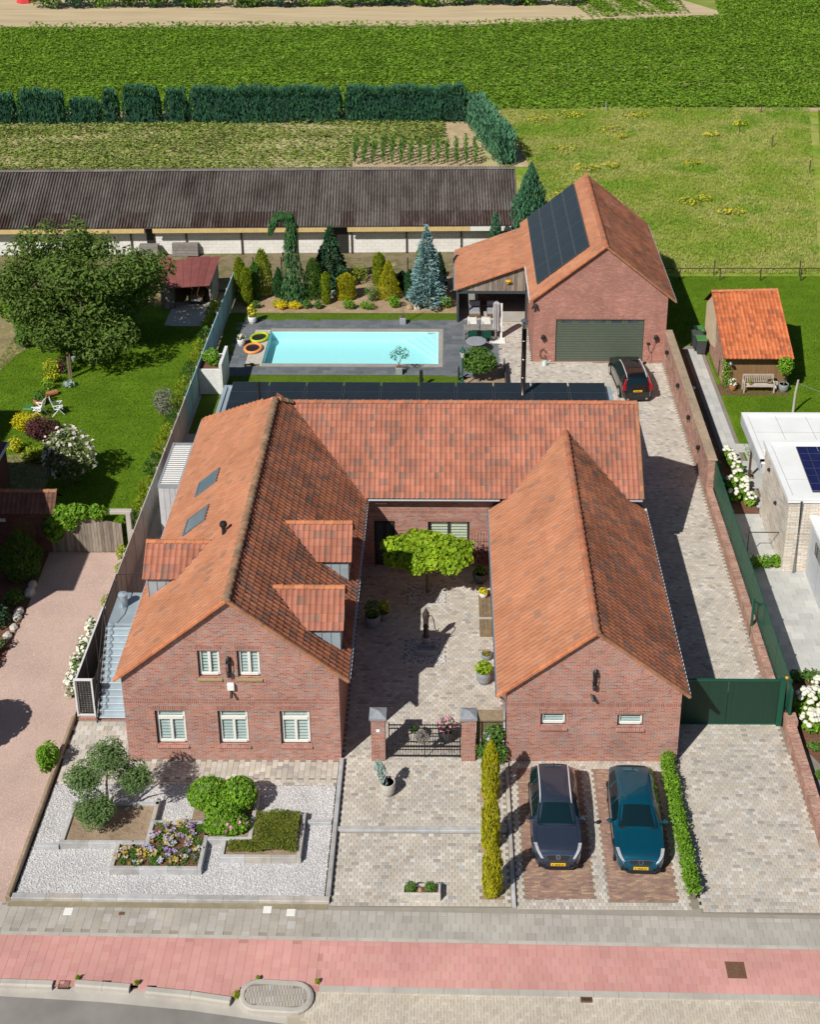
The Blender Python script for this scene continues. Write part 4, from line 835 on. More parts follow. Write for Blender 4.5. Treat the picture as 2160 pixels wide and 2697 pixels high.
# ---------------------------------------------------------------- the farmhouse (three wings around the courtyard)
H = thing('brick_farmhouse', (-8.27, 41.29, 0), 'large red brick farmhouse with orange tiled roofs around a courtyard', 'house')
YF = 41.29
LRX, LRZ, LE, LS = -8.17, 7.58, (-12.58, -3.80), 0.825          # ridge x, ridge height, eaves, slope
LZ = LRZ-LS*(LRX-LE[0])
MRY, MRZ, ME0, ME1, MZ = 57.1, 7.10, 53.55, 60.78, 4.0         # middle wing
RRX, RRZ, RE, RZ = 5.55, 6.2, (1.95, 9.15), 3.28                 # right wing
hw = [(-11.25, -10.08, .77, 2.40), (-8.83, -7.67, .77, 2.40), (-6.44, -5.28, .77, 2.40), (-9.43, -8.59, 4.0, 5.23), (-7.94, -7.07, 4.0, 5.23)]
def zl(x): return LRZ-LS*abs(x-LRX)-.06
fw_ = wall_poly('front_wall', [(-12.4, -.1), (-4.13, -.1), (-4.13, zl(-4.13)), (LRX, LRZ-.06), (-12.4, zl(-12.4))], hw, lambda u, z: (u, YF, z), 'brick', H, depth=.22)
for i, (a, b_, c, d) in enumerate(hw):
    window(H, a, b_, c, d, YF, 'tall' if i < 3 else 'casement')
    brick_sill(H, a, b_, c, YF, 'brick_soldier' if i < 3 else 'mossy_sill')
    strip_uv('lintel', a-.08, b_+.08, d, d+.22, YF, 'brick_soldier', H, .006)
strip_uv('soldier_course', -12.4, -4.13, 2.74, 2.95, YF, 'brick_soldier', H, .004)
def gw(x0, zz0, x1, zz1, n):
    nn = np.array([(zz1-zz0), -(x1-x0)]); nn /= np.linalg.norm(nn)
    if nn[1] > 0: nn = -nn
    wedges(H, (x0, zz0-.12), (x1, zz1-.12), YF, n, nn)
gw(-12.3, zl(-12.3), -8.5, zl(-8.5), 8); gw(-4.2, zl(-4.2), -7.85, zl(-7.85), 8)
# other left-wing walls
b = MB(); b.add([(-12.4, YF, -.1), (-12.4, 60.6, -.1), (-12.4, 60.6, 4.0), (-12.4, YF, 3.95)], [(0, 3, 2, 1)]); b.add([(-4.13, YF, -.1), (-4.13, 54.0, -.1), (-4.13, 54.0, 4.15), (-4.13, YF, 4.15)], [(0, 1, 2, 3)])
b.build('side_wall', 'brick', H, uv=True)
# middle wing
cw = [(-3.48, -2.49, 0.02, 2.5), (-.94, 1.02, 1.0, 2.47)]
wall_poly('courtyard_wall', [(-4.13, -.1), (2.3, -.1), (2.3, 4.25), (-4.13, 4.25)], cw, lambda u, z: (u, 54.0, z), 'brick', H)
wd_ = window(H, *cw[1], 54.0, 'dark', 'dark framed courtyard window with cream blinds'); strip_uv('lintel', -1.05, 1.12, 2.47, 2.68, 54.0, 'brick_soldier', H, .006); strip_uv('lintel', -3.58, -2.38, 2.5, 2.7, 54.0, 'brick_soldier', H, .006)
strip_uv('soldier_course', -4.12, 2.28, 2.95, 3.15, 54.0, 'brick_soldier', H, .004)
b = MB(); b.box(-3.48, -2.49, 54.07, 54.1, 0, 2.5); dr = b.build('door', 'dark_frame', H)
for x0, x1 in ((-3.36, -3.05), (-2.92, -2.61)):
    b = MB(); b.box(x0, x1, 54.05, 54.066, .25, 2.35); b.build('pane', 'window_glass', dr)
b = MB(); b.tube([(-2.98, 54.03, .95), (-2.98, 54.03, 1.2)], .012, 6); b.build('handle', 'steel', dr)
b = MB(); b.add([(8.85, 54.0, -.1), (8.85, 60.6, -.1), (8.85, 60.6, 4.1), (8.85, MRY, MRZ-.1), (8.85, 54.0, 4.3)], [(0, 1, 2, 3, 4)]); b.add([(-12.4, 60.6, -.1), (8.85, 60.6, -.1), (8.85, 60.6, 4.1), (-12.4, 60.6, 4.1)], [(3, 2, 1, 0)]); b.build('back_wall', 'brick', H, uv=True)
# right wing walls
rw = [(3.58, 4.56, 1.76, 2.33), (6.53, 7.53, 1.73, 2.30)]
SR = (RRZ-RZ)/(RRX-RE[0])
def zr(x): return RRZ-SR*abs(x-RRX)-.06
wall_poly('front_wall', [(2.28, -.1), (8.93, -.1), (8.93, zr(8.93)), (RRX, RRZ-.06), (2.28, zr(2.28))], rw, lambda u, z: (u, YF, z), 'brick', H)
for a, b_, c, d in rw:
    window(H, a, b_, c, d, YF, 'low', 'small low white window with frosted pane'); brick_sill(H, a, b_, c, YF, 'brick_soldier', .22); strip_uv('lintel', a-.08, b_+.08, d, d+.2, YF, 'brick_soldier', H, .006)
strip_uv('soldier_course', 2.28, 8.93, 2.67, 2.88, YF, 'brick_soldier', H, .004)
gw(2.4, zr(2.4), 5.25, zr(5.25), 6); gw(8.8, zr(8.8), 5.85, zr(5.85), 6)
b = MB(); b.add([(2.28, YF, -.1), (2.28, 54, -.1), (2.28, 54, 3.45), (2.28, YF, 3.45)], [(0, 3, 2, 1)]); b.add([(8.93, YF, -.1), (8.93, 54.0, -.1), (8.93, 54.0, 3.4), (8.93, YF, 3.4)], [(0, 1, 2, 3)]); b.build('side_wall', 'brick', H, uv=True)
# --- roof decks and tiles
RF = Roof()
F0 = YF-.12
rfl = poly_part('roof', [(LE[0], F0, LZ), (LRX, F0, LRZ), (LRX, 56.5, LRZ), (LE[0], ME1, LZ)], 'roof_underlay', H); rfl['label'] = 'sunlit orange tiled slope of the left wing'
rfr = poly_part('roof', [(LRX, F0, LRZ), (LE[1], F0, LZ), (LE[1], 54.2, LZ), (LRX, 57.0, LRZ)], 'roof_underlay', H); rfr['label'] = 'shaded and weathered tiled slope with two dormers'
rfm = poly_part('roof', [(-8.3, MRY, MRZ-.02), (-3.2, ME0, MZ-.02), (9.02, ME0, MZ-.02), (9.02, MRY, MRZ-.02)], 'roof_underlay', H)
rfb = poly_part('roof', [(9.02, MRY, MRZ-.02), (9.02, ME1, MZ-.02), (LE[0], ME1, MZ-.02), (-8.3, MRY, MRZ-.02)], 'roof_underlay', H)
rrl = poly_part('roof', [(RE[0], F0, RZ), (RRX, F0, RRZ), (RRX, 56.2, RRZ), (RE[0], 54.2, RZ)], 'roof_underlay', H)
rrr = poly_part('roof', [(RRX, F0, RRZ), (RE[1], F0, RZ), (RE[1], 54.1, RZ), (RRX, 56.2, RRZ)], 'roof_underlay', H)
sl_ = math.hypot(LRX-LE[0], LRZ-LZ)
# hip plane of the back: z = MRZ - s*(Y-MRY)
SB = (MRZ-MZ)/(ME1-MRY); SF = (MRZ-MZ)/(MRY-ME0)
DORM = [(43.55, 1), (47.95, 1), (46.72, -1)]
def dorm_cut(c, side):
    k = np.zeros(len(c), bool)
    for y, s_ in DORM:
        if s_ != side: continue
        hh = 6.45-0.9*np.abs(c[:, 1]-y)      # dormer roof height over this point
        k |= (np.abs(c[:, 1]-y) < 1.12) & (c[:, 2] < hh-.0) & (c[:, 2] > 4.55)
    return k
RF.slope((LE[0], ME1+.1, LZ), (0, -1, 0), (LRX-LE[0], 0, LRZ-LZ), ME1+.1-F0, sl_, 'roof_tile', rfl, keep=lambda c: (c[:, 2] < MRZ-SB*(c[:, 1]-MRY)+.12) & ~dorm_cut(c, -1))
RF.slope((LE[1], F0, LZ), (0, 1, 0), (LRX-LE[1], 0, LRZ-LZ), 57.0-F0, sl_, 'roof_tile_old_shaded', rfr, keep=lambda c: (c[:, 2] > MZ+SF*(c[:, 1]-ME0)-.12) & ~dorm_cut(c, 1) & (c[:, 1] < 57.0))
RF.slope((-8.2, ME0, MZ), (1, 0, 0), (0, MRY-ME0, MRZ-MZ), 17.22, math.hypot(MRY-ME0, MRZ-MZ), 'roof_tile_mid', rfm, keep=lambda c: (c[:, 2] > LRZ-LS*np.abs(c[:, 0]-LRX)-.14) & ~((c[:, 2] < RRZ-SR*np.abs(c[:, 0]-RRX)-.16)))
RF.slope((RE[0], 56.2, RZ), (0, -1, 0), (RRX-RE[0], 0, RRZ-RZ), 56.2-F0, math.hypot(RRX-RE[0], RRZ-RZ), 'roof_tile', rrl, keep=lambda c: (c[:, 2] > MZ+SF*(c[:, 1]-ME0)-.1) | (c[:, 1] < ME0+.05))
RF.slope((RE[1], F0, RZ), (0, 1, 0), (RRX-RE[1], 0, RRZ-RZ), 56.2-F0, math.hypot(RRX-RE[1], RRZ-RZ), 'roof_tile_old_shaded', rrr, keep=lambda c: (c[:, 2] > MZ+SF*(c[:, 1]-ME0)-.1) | (c[:, 1] < ME0+.05))
ridge_caps((LRX, F0-.03, LRZ+.05), (LRX, 56.5, LRZ+.05), H, 'ridge_tile_mossy', r=.15)
ridge_caps((-8.0, 56.55, LRZ), (-7.45, 56.95, MRZ+.1), H, 'ridge_tile_mossy', r=.15)
ridge_caps((9.02, MRY, MRZ+.04), (-7.45, MRY, MRZ+.04), H, 'ridge_tile', r=.13)
ridge_caps((LE[0]+.02, ME1-.02, LZ+.06), (LRX, 56.55, LRZ+.05), H, 'verge_tile', r=.12)
ridge_caps((RRX, F0-.03, RRZ+.05), (RRX, 55.95, RRZ+.05), H, 'ridge_tile', r=.14)
verge(H, (LE[0]-.05, F0, LZ-.02), (LRX, F0, LRZ)); verge(H, (LE[1]+.05, F0, LZ-.02), (LRX, F0, LRZ), 'verge_tile_dull')
verge(H, (RE[0]-.05, F0, RZ-.02), (RRX, F0, RRZ)); verge(H, (RE[1]+.05, F0, RZ-.02), (RRX, F0, RRZ), 'verge_tile_dull')
verge(H, (9.0, ME0, MZ), (9.0, MRY, MRZ), 'verge_tile_dull', out=(1, 0, 0))
# --- dormers
def dormer(y, side, label):
    xf = -4.12 if side > 0 else -12.22; hz, zr_, ze, hw_ = 4.55, 6.42 if side > 0 else 6.30, 5.42, 1.02
    xin = LRX+side*((LRZ-zr_)/LS+.0); d = MB()
    # front and cheeks in zinc
    xb = LRX+side*(LRZ-ze)/LS
    d.add([(xf, y-hw_, hz-.3), (xf, y+hw_, hz-.3), (xf, y+hw_, ze), (xf, y, zr_-.1), (xf, y-hw_, ze)], [(0, 1, 2, 3, 4)])
    for s_ in (-1, 1): d.add([(xf, y+s_*hw_, LRZ-LS*abs(xf-LRX)-.15), (xb, y+s_*hw_, ze-.1), (xb, y+s_*hw_, ze+.05), (xf, y+s_*hw_, ze+.05)], [(0, 1, 2, 3)])
    D = d.build('dormer', 'zinc_blue', H); D['label'] = label
    for k in range(4):
        x = xf-side*(.02+k*.36)
        for s_ in (-1, 1):
            zb = LRZ-LS*abs(x-LRX)-.02
            if ze-zb > .1:
                q = MB(); q.box(x-.012, x+.012, y+s_*hw_-.025, y+s_*hw_+.025, zb, ze); q.build('seam', 'zinc', D)
    q = MB(); q.box(xf-.03 if side < 0 else xf+.004, xf-.004 if side < 0 else xf+.03, y-.62, y+.62, 4.75, 5.55); wn = q.build('window', 'dark_frame', D)
    q = MB(); q.box(xf+side*.03-.006, xf+side*.03+.006, y-.54, y+.54, 4.85, 5.48); q.build('pane', 'blue_glass', D)
    xo = xf+side*.14; over = hw_+.16; zlo = ze-.12
    for s_ in (-1, 1):
        ev = np.array([xo, y+s_*over, zlo]); up = np.array([0, -s_*over, zr_-zlo]); ln = np.linalg.norm(up)
        xe = LRX+side*(LRZ-zlo)/LS
        poly_part('dormer_roof', [(xo, y+s_*over, zlo), (xo, y, zr_), (xin, y, zr_), (xe, y+s_*over, zlo)], 'roof_underlay', D)
        width = abs(xo-xin)
        O = np.array([xin if (side*s_ < 0) else xo, y+s_*over, zlo], float); U = np.array([(1 if O[0] < (xin+xo)/2 else -1), 0, 0], float)
        if np.cross(U, up)[2] < 0: O = np.array([xo if O[0] == xin else xin, y+s_*over, zlo]); U = -U
        RF.slope(O, U, up, width, ln, 'roof_tile_mid', D, keep=lambda c: c[:, 2] > LRZ-LS*np.abs(c[:, 0]-LRX)-.10, lift=.035)
    ridge_caps((xo, y, zr_+.05), (xin, y, zr_+.05), D, 'verge_tile', r=.12)
    return D
dormer(43.55, 1, 'nearest dormer on the courtyard slope'); dormer(47.95, 1, 'second dormer on the courtyard slope'); dormer(46.72, -1, 'dormer above the outside stair')
# gutters and downpipes
gutter(H, (LE[0]-.05, F0, LZ-.02), (LE[0]-.05, ME1, LZ-.02), (1, 0, 0), 'white_gutter'); gutter(H, (LE[1]+.06, F0, LZ-.02), (LE[1]+.06, 53.45, LZ-.02), (1, 0, 0), 'white_gutter')
gutter(H, (-3.7, ME0-.06, MZ-.02), (2.4, ME0-.06, MZ-.02), (0, 1, 0), 'zinc'); gutter(H, (RE[0]-.06, F0, RZ-.02), (RE[0]-.06, 53.9, RZ-.02), (1, 0, 0), 'zinc'); gutter(H, (RE[1]+.06, F0, RZ-.02), (RE[1]+.06, 54.0, RZ-.02), (1, 0, 0), 'white_gutter')
b = MB(); b.tube([(RE[0]-.05, F0+.12, RZ-.08), (2.1, F0+.2, RZ-.3), (2.2, F0+.25, RZ-.5), (2.2, F0+.25, 1.4)], .04, 8); b.build('downpipe', 'zinc', H, smooth=True)
gutter(H, (7.3, ME0-.06, MZ-.02), (9.0, ME0-.06, MZ-.02), (0, 1, 0), 'zinc')
# roof windows, flue
def skylight(y0, y1, x0, x1):
    z0, z1 = LRZ-LS*abs(x0-LRX), LRZ-LS*abs(x1-LRX); up = np.array([x1-x0, 0, z1-z0]); ln = np.linalg.norm(up); up /= ln; n = np.cross((0, -1, 0), up)
    if n[2] < 0: n = -n
    def P(u, v, h): return np.array([x0, y0, z0])+np.array([0, 1, 0])*u+up*v+n*h
    w = y1-y0; b = MB(); 
    def bx(b, u0, u1, v0, v1, h0, h1):
        b.add([P(u, v, h) for h in (h0, h1) for u, v in ((u0, v0), (u1, v0), (u1, v1), (u0, v1))], [(4, 5, 6, 7), (0, 1, 5, 4), (1, 2, 6, 5), (2, 3, 7, 6), (3, 0, 4, 7)])
    bx(b, 0, .09, 0, ln, 0, .14); bx(b, w-.09, w, 0, ln, 0, .14); bx(b, .09, w-.09, 0, .09, 0, .139); bx(b, .09, w-.09, ln-.14, ln, 0, .15)
    s_ = b.build('skylight', 'anthracite_light', rfl); g = MB(); bx(g, .085, w-.085, .085, ln-.13, .02, .115); g.build('pane', 'blue_glass', rfl); f = MB(); bx(f, -.05, w+.05, -.18, -.01, 0, .06); f.build('flashing', 'zinc', rfl)
plain('anthracite_light', (0.15, 0.17, 0.185), rough=0.45)
skylight(51.95, 53.15, -11.32, -10.30); skylight(48.95, 50.15, -11.32, -10.30)
b = MB(); zz = LRZ-LS*.94; b.lathe([(.085, -.1), (.085, .42), (.13, .42), (.15, .46), (.15, .58), (.13, .62), (.02, .66)], (-9.11, 46.5, zz), 14); b.lathe([(.16, .50), (.16, .53)], (-9.11, 46.5, zz), 14); b.build('roof_vent', 'black_metal', H, smooth=False)
b = MB(); b.add([(-9.35, 46.3, zz-.19+.06), (-8.87, 46.3, zz+.2+.06), (-8.87, 46.75, zz+.2+.06), (-9.35, 46.75, zz-.19+.06)], [(0, 1, 2, 3)]); b.build('vent_flashing', 'zinc', H)
# flat-roofed extension with solar panels behind the house
b = MB(); b.box(-12.2, 8.8, 60.62, 66.0, -.1, 2.95); b.build('extension_wall', 'brick', H, uv=True)
b = MB(); b.box(-12.35, 8.95, 60.6, 66.15, 2.95, 3.08); fr_ = b.build('flat_roof', 'zinc_blue', H)
b = MB(); b.box(-12.35, -12.15, 60.6, 66.15, 3.08, 3.16); b.box(8.72, 8.95, 60.6, 66.15, 3.08, 3.16); b.box(-12.15, 8.72, 66.0, 66.15, 3.08, 3.16); b.build('roof_edge', 'zinc_blue', H)
sp = MB(); sp.box(-.99, .99, -.53, .53, 0, .035); spm = np_mesh('solar_panel', sp.v, np.array(sp.f), 'panel_frame'); sc_ = MB(); sc_.box(-.97, .97, -.51, .51, .030, .040); scm = np_mesh('cells', sc_.v, np.array(sc_.f), 'solar_cell')
for i in range(10):
    for j in range(5):
        x = -10.85+i*2.05; y = 61.35+j*1.07
        q = piece('solar_panel', spm, H, (x, y+.0, 3.22+.02*j), (Matrix.Rotation(R(3), 3, 'X')))
        c_ = bpy.data.objects.new('cells', scm); COL.objects.link(c_); c_.parent = q
# wall lanterns
def wall_ornament(x, z0, z1, Y, parent):
    b = MB(); h = z1-z0; b.lathe([(.02, h), (.05, h*.97), (.02, h*.93), (.06, h*.9), (.09, h*.85), (.05, h*.8)], (x, Y-.12, z0), 8)
    b.box(x-.09, x+.09, Y-.16, Y-.02, z0+h*.66, z0+h*.8); 
    for s_ in (-1, 1): b.tube([(x+s_*.07, Y-.1, z0+h*.68), (x+s_*.09, Y-.12, z0+h*.4), (x+s_*.05, Y-.1, z0+h*.18)], .018, 6)
    b.lathe([(.02, 0), (.06, h*.03), (.09, h*.1), (.06, h*.17), (.1, h*.2), (.03, h*.24)], (x, Y-.12, z0), 8); b.tube([(x, Y-.1, z0+.1), (x, Y-.1, z1-.2)], .022, 6); b.box(x-.05, x+.05, Y-.03, Y, z0+.1, z1-.15)
    return b.build('wall_anchor', 'black_metal', parent)
wall_ornament(-8.26, 4.06, 5.07, YF, H); wall_ornament(5.58, 3.53, 4.56, YF, H)
b = MB(); b.box(-8.36, -8.10, YF-.14, YF-.01, 3.48, 3.78, bev=.03); b.build('alarm_box', 'white_plastic', H)
b = MB(); b.tube([(-8.24, YF-.01, 3.38), (-8.22, YF-.15, 3.34)], .03, 8); b.tube([(-8.22, YF-.1, 3.36), (-8.2, YF-.26, 3.22)], .055, 10); b.build('security_camera', 'black_metal', H)
b = MB(); b.tube([(5.47, YF-.01, 3.25), (5.5, YF-.12, 3.28)], .03, 8); b.tube([(5.5, YF-.08, 3.3), (5.56, YF-.26, 3.12)], .06, 10); b.build('security_camera', 'black_metal', H)
RF.flush(H)
# black steel flue standing behind the ridge
fl = thing('flue_pipe', (4.05, 66.3, 3.0), 'tall black insulated flue pipe with steel cap behind the long ridge', 'chimney pipe')
b = MB(); b.tube([(4.05, 64.9, 3.0), (4.05, 64.9, 7.3)], .13, 14); b.build('pipe', 'flue_black', fl, smooth=True)
for z in (4.4, 5.5, 6.6):
    b = MB(); b.tube([(4.05, 64.9, z-.025), (4.05, 64.9, z+.025)], .138, 14); b.build('band', 'steel', fl, smooth=True)
b = MB(); b.lathe([(.135, 7.3), (.135, 7.62), (.09, 7.64), (.09, 7.70), (.21, 7.70), (.21, 7.74), (.05, 7.84)], (4.05, 64.9, 0), 14); b.build('cap', 'steel', fl)
# ---------------------------------------------------------------- detached garage with open canopy
GA = thing('brick_garage', (9.33, 75.2, 0), 'detached brick garage with steep tiled roof and wide green door', 'garage')
YG = 75.2; GX0, GX1, GRX, GRZ = 5.25, 13.4, 9.45, 7.78; GE = (5.02, 13.82); GB = 88.0; GZ = 4.17; GS = (GRZ-GZ)/(GRX-GE[0])
def zg(x): return GRZ-GS*abs(x-GRX)-.06
dh = [(6.62, 12.06, 0.0, 2.92)]
wall_poly('front_wall', [(GX0, -.1), (6.62, -.1), (6.62, 0), (12.06, 0), (12.06, -.1), (GX1, -.1), (GX1, zg(GX1)), (GRX, GRZ-.06), (GX0, zg(GX0))] if False else [(GX0, -.1), (GX1, -.1), (GX1, zg(GX1)), (GRX, GRZ-.06), (GX0, zg(GX0))], [(6.62, 12.06, 0.01, 2.92)], lambda u, z: (u, YG, z), 'brick_pale', GA, depth=.2)
b = MB(); b.add([(GX0, YG, -.1), (GX0, GB-.1, -.1), (GX0, GB-.1, 4.3), (GX0, YG, 4.3)], [(0, 3, 2, 1)]); b.add([(GX1, YG, -.1), (GX1, GB-.1, -.1), (GX1, GB-.1, 4.3), (GX1, YG, 4.3)], [(0, 1, 2, 3)])
b.add([(GX0, GB-.1, -.1), (GX1, GB-.1, -.1), (GX1, GB-.1, zg(GX1)), (GRX, GB-.1, GRZ-.1), (GX0, GB-.1, zg(GX0))], [(4, 3, 2, 1, 0)]); b.build('side_wall', 'brick_pale', GA, uv=True)
strip_uv('lintel', 6.5, 12.2, 2.92, 3.14, YG, 'brick_soldier', GA, .006)
for x0, z0_, x1, z1_ in ((5.4, zg(5.4), 9.1, zg(9.1)), (13.25, zg(13.25), 9.8, zg(9.8))):
    nn = np.array([(z1_-z0_), -(x1-x0)]); nn /= np.linalg.norm(nn); nn = -nn if nn[1] > 0 else nn
    wedges(GA, (x0, z0_-.12), (x1, z1_-.12), YG, 7, nn, 'brick_pale')
b = MB(); b.box(6.62, 12.06, YG+.12, YG+.16, 0.0, 2.92); gd = b.build('garage_door', 'garage_green', GA)
k = 17
for i in range(k):
    if i == k-1: continue
    b = MB(); z0 = .02+i*2.88/k; b.box(6.66, 12.02, YG+.085, YG+.125, z0, z0+2.88/k-.022, bev=.0); b.build('door_slat', 'garage_green', gd)
b = MB(); b.box(6.66, 12.02, YG+.09, YG+.125, 2.74, 2.9); b.build('top_rail', 'garage_green', gd)
for i in range(5):
    b = MB(); x = 6.95+i*1.02; b.box(x, x+.65, YG+.08, YG+.092, 2.66, 2.86); b.build('door_window', 'window_glass', gd)
GF = Roof(); F1 = YG-.12
gl_ = poly_part('roof', [(GE[0], F1, GZ), (GRX, F1, GRZ), (GRX, GB, GRZ), (GE[0], GB, GZ)], 'roof_underlay', GA); gr_ = poly_part('roof', [(GRX, F1, GRZ), (GE[1], F1, GZ), (GE[1], GB, GZ), (GRX, GB, GRZ)], 'roof_underlay', GA)
gsl = math.hypot(GRX-GE[0], GRZ-GZ)
GF.slope((GE[0], GB, GZ), (0, -1, 0), (GRX-GE[0], 0, GRZ-GZ), GB-F1, gsl, 'roof_tile', gl_); GF.slope((GE[1], F1, GZ), (0, 1, 0), (GRX-GE[1], 0, GRZ-GZ), GB-F1, gsl, 'roof_tile_old_shaded', gr_)
ridge_caps((GRX, F1-.03, GRZ+.05), (GRX, GB, GRZ+.05), GA, 'ridge_tile', r=.15)
verge(GA, (GE[0]-.05, F1, GZ-.02), (GRX, F1, GRZ)); verge(GA, (GE[1]+.05, F1, GZ-.02), (GRX, F1, GRZ), 'verge_tile_dull'); 
gutter(GA, (GE[1]+.06, F1, GZ-.02), (GE[1]+.06, GB, GZ-.02), (1, 0, 0), 'white_gutter'); gutter(GA, (GE[0]-.06, F1, GZ-.02), (GE[0]-.06, 80.7, GZ-.02), (1, 0, 0), 'white_gutter')
# solar panels on the sunny slope, 4 strips x 5
upv = np.array([GRX-GE[0], 0, GRZ-GZ]); upv /= np.linalg.norm(upv); ny = np.cross((0, -1, 0), upv); Mx = np.stack([np.array([0, -1., 0]), upv, ny], 1)
pw, ph = (87.75-76.4)/5, (8.70-5.56)/upv[0]/4
q = MB(); q.box(-pw/2+.012, pw/2-.012, -ph/2+.012, ph/2-.012, 0, .04); pmh = np_mesh('solar_panel', q.v, np.array(q.f), 'panel_frame'); q = MB(); q.box(-pw/2+.035, pw/2-.035, -ph/2+.045, ph/2-.045, .035, .046); cmh = np_mesh('cells', q.v, np.array(q.f), 'solar_cell')
for i in range(5):
    for j in range(4):
        y = 76.4+pw*(i+.5); x = 5.56+(ph*(j+.5))*upv[0]; p = np.array([x, y, GRZ-GS*(GRX-x)])+ny*.16
        o = piece('solar_panel', pmh, GA, p, Mx); c_ = bpy.data.objects.new('cells', cmh); COL.objects.link(c_); c_.parent = o
def bulkhead(x, z, Y, parent):
    b = MB(); b.lathe([(.09, -.14), (.14, -.1), (.15, 0), (.13, .1), (.07, .16)], (x, Y-.12, z), 10); b.box(x-.06, x+.06, Y-.05, Y, z-.12, z+.1); b.tube([(x, Y-.12, z-.12), (x, Y-.12, z-.32)], .03, 6); return b.build('wall_lamp', 'black_metal', parent)
bulkhead(5.85, 1.75, YG, GA); bulkhead(12.8, 1.75, YG, GA)
b = MB(); b.tube([(5.3, YG-.02, 3.95), (5.35, YG-.18, 3.98)], .03, 8); b.tube([(5.35, YG-.1, 4.0), (5.3, YG-.3, 3.82)], .075, 10); b.tube([(5.28, YG-.1, 3.95), (5.1, YG-.28, 3.75)], .06, 10); b.build('flood_light', 'black_metal', GA)
b = MB(); b.box(12.25, 12.45, YG-.08, YG, 1.25, 1.36); b.build('charge_box', 'black_metal', GA)
b = MB(); b.tube([(12.35, YG-.06, 1.25), (12.36, YG-.1, .9), (12.45, YG-.1, .75), (12.6, YG-.1, .85), (12.78, YG-.08, 1.45)], .014, 6); b.tube([(12.55, YG-.1, .8), (12.3, YG-.4, .35), (12.15, YG-.75, .55)], .014, 6); b.build('charging_cable', 'black_metal', GA, smooth=True)
# canopy
CA = thing('terrace_canopy', (2.9, 81.0, 0), 'open tiled canopy with grey timber gable beside the garage', 'canopy'); YC = 80.95; CE = (.45, 2.42); CT = (5.02, 4.12)
for x in (.62, 5.12):
    b = MB(); b.box(x-.07, x+.07, YC-.07, YC+.07, 0, 2.2); b.build('post', 'anthracite', CA)
b = MB(); b.box(.62+.07, 5.05, YC-.06, YC+.06, 2.06, 2.26); b.build('beam', 'anthracite', CA)
for i in range(24):
    x0 = .6+i*.186; x1 = x0+.176; zt = lambda x: CE[1]+(CT[1]-CE[1])*(x-CE[0])/(CT[0]-CE[0])-.09
    m = MB(); dy = .01*RNG.random(); m.add([(x0, YC-.035-dy, 2.2), (x1, YC-.035-dy, 2.2), (x1, YC-.035-dy, max(zt(x1), 2.24)), (x0, YC-.035-dy, max(zt(x0), 2.23)), (x0, YC+.0, 2.2), (x1, YC, 2.2), (x1, YC, max(zt(x1), 2.24)), (x0, YC, max(zt(x0), 2.23))], [(0, 1, 2, 3), (1, 5, 6, 2), (4, 0, 3, 7), (3, 2, 6, 7), (5, 4, 7, 6)], tint=RNG.random()); m.build('plank', 'weathered_wood', CA)
cs = np.array([CT[0]-CE[0], 0, CT[1]-CE[1]]); cl = np.linalg.norm(cs)
cr = poly_part('roof', [(CE[0], YC-.2, CE[1]), (CT[0], YC-.2, CT[1]), (CT[0], 87.3, CT[1]), (CE[0], 87.3, CE[1])], 'roof_underlay', CA)
GF.flush(GA, 150)
CF = Roof(); CF.slope((CE[0], 87.3, CE[1]), (0, -1, 0), cs, 87.3-YC+.2, cl, 'roof_tile', cr); CF.flush(CA, 150)
verge(CA, (CE[0], YC-.2, CE[1]), (CT[0], YC-.2, CT[1])); gutter(CA, (CE[0]-.06, YC-.2, CE[1]-.02), (CE[0]-.06, 87.3, CE[1]-.02), (1, 0, 0), 'zinc')
b = MB(); b.add([(.5, 86.95, 0), (5.2, 86.95, 0), (5.2, 86.95, 4.0), (.5, 86.95, 2.3)], [(0, 1, 2, 3)]); b.build('back_wall', 'anthracite', CA); b = MB(); b.box(.55, .62, 81.1, 86.9, 0, 1.2); b.build('side_panel', 'weathered_wood', CA)
b = MB(); b.box(.58, .60, 81.1, 86.9, 1.2, 2.3); b.build('side_glass', 'clear_glass', CA)
for x in (3.2, 3.95, 4.4): 
    b = MB(); b.box(x-.03, x+.03, 84.0, 84.06, 0, 2.3); b.build('glass_frame', 'anthracite', CA)
sheet('canopy_floor', rect(.6, 5.2, 81.05, 87), -0.006, 'grey_tile')
b = MB(); b.lathe([(.02, -.02), (.16, 0), (.2, .05), (.14, .1), (.03, .12)], (3.92, YC-.12, 2.95), 12); b.obox((3.8, YC-.1, 2.82), (4.15, YC-.1, 2.9), .12, .06); o = b.build('wall_decoration', 'orange_paint', CA)
# ---------------------------------------------------------------- long barn
BA = thing('long_barn', (-15, 92.8, 0), 'long low barn with corrugated grey roof and white block wall', 'barn')
TB = 0.026
def bp(x, y, z): return np.array([x-TB*(y-92.3), 92.3+.0+TB*x+(y-92.3), z])
BE, BRG, BXL, BXR = (92.15, 2.42), (97.7, 5.0), -42.0, 5.15
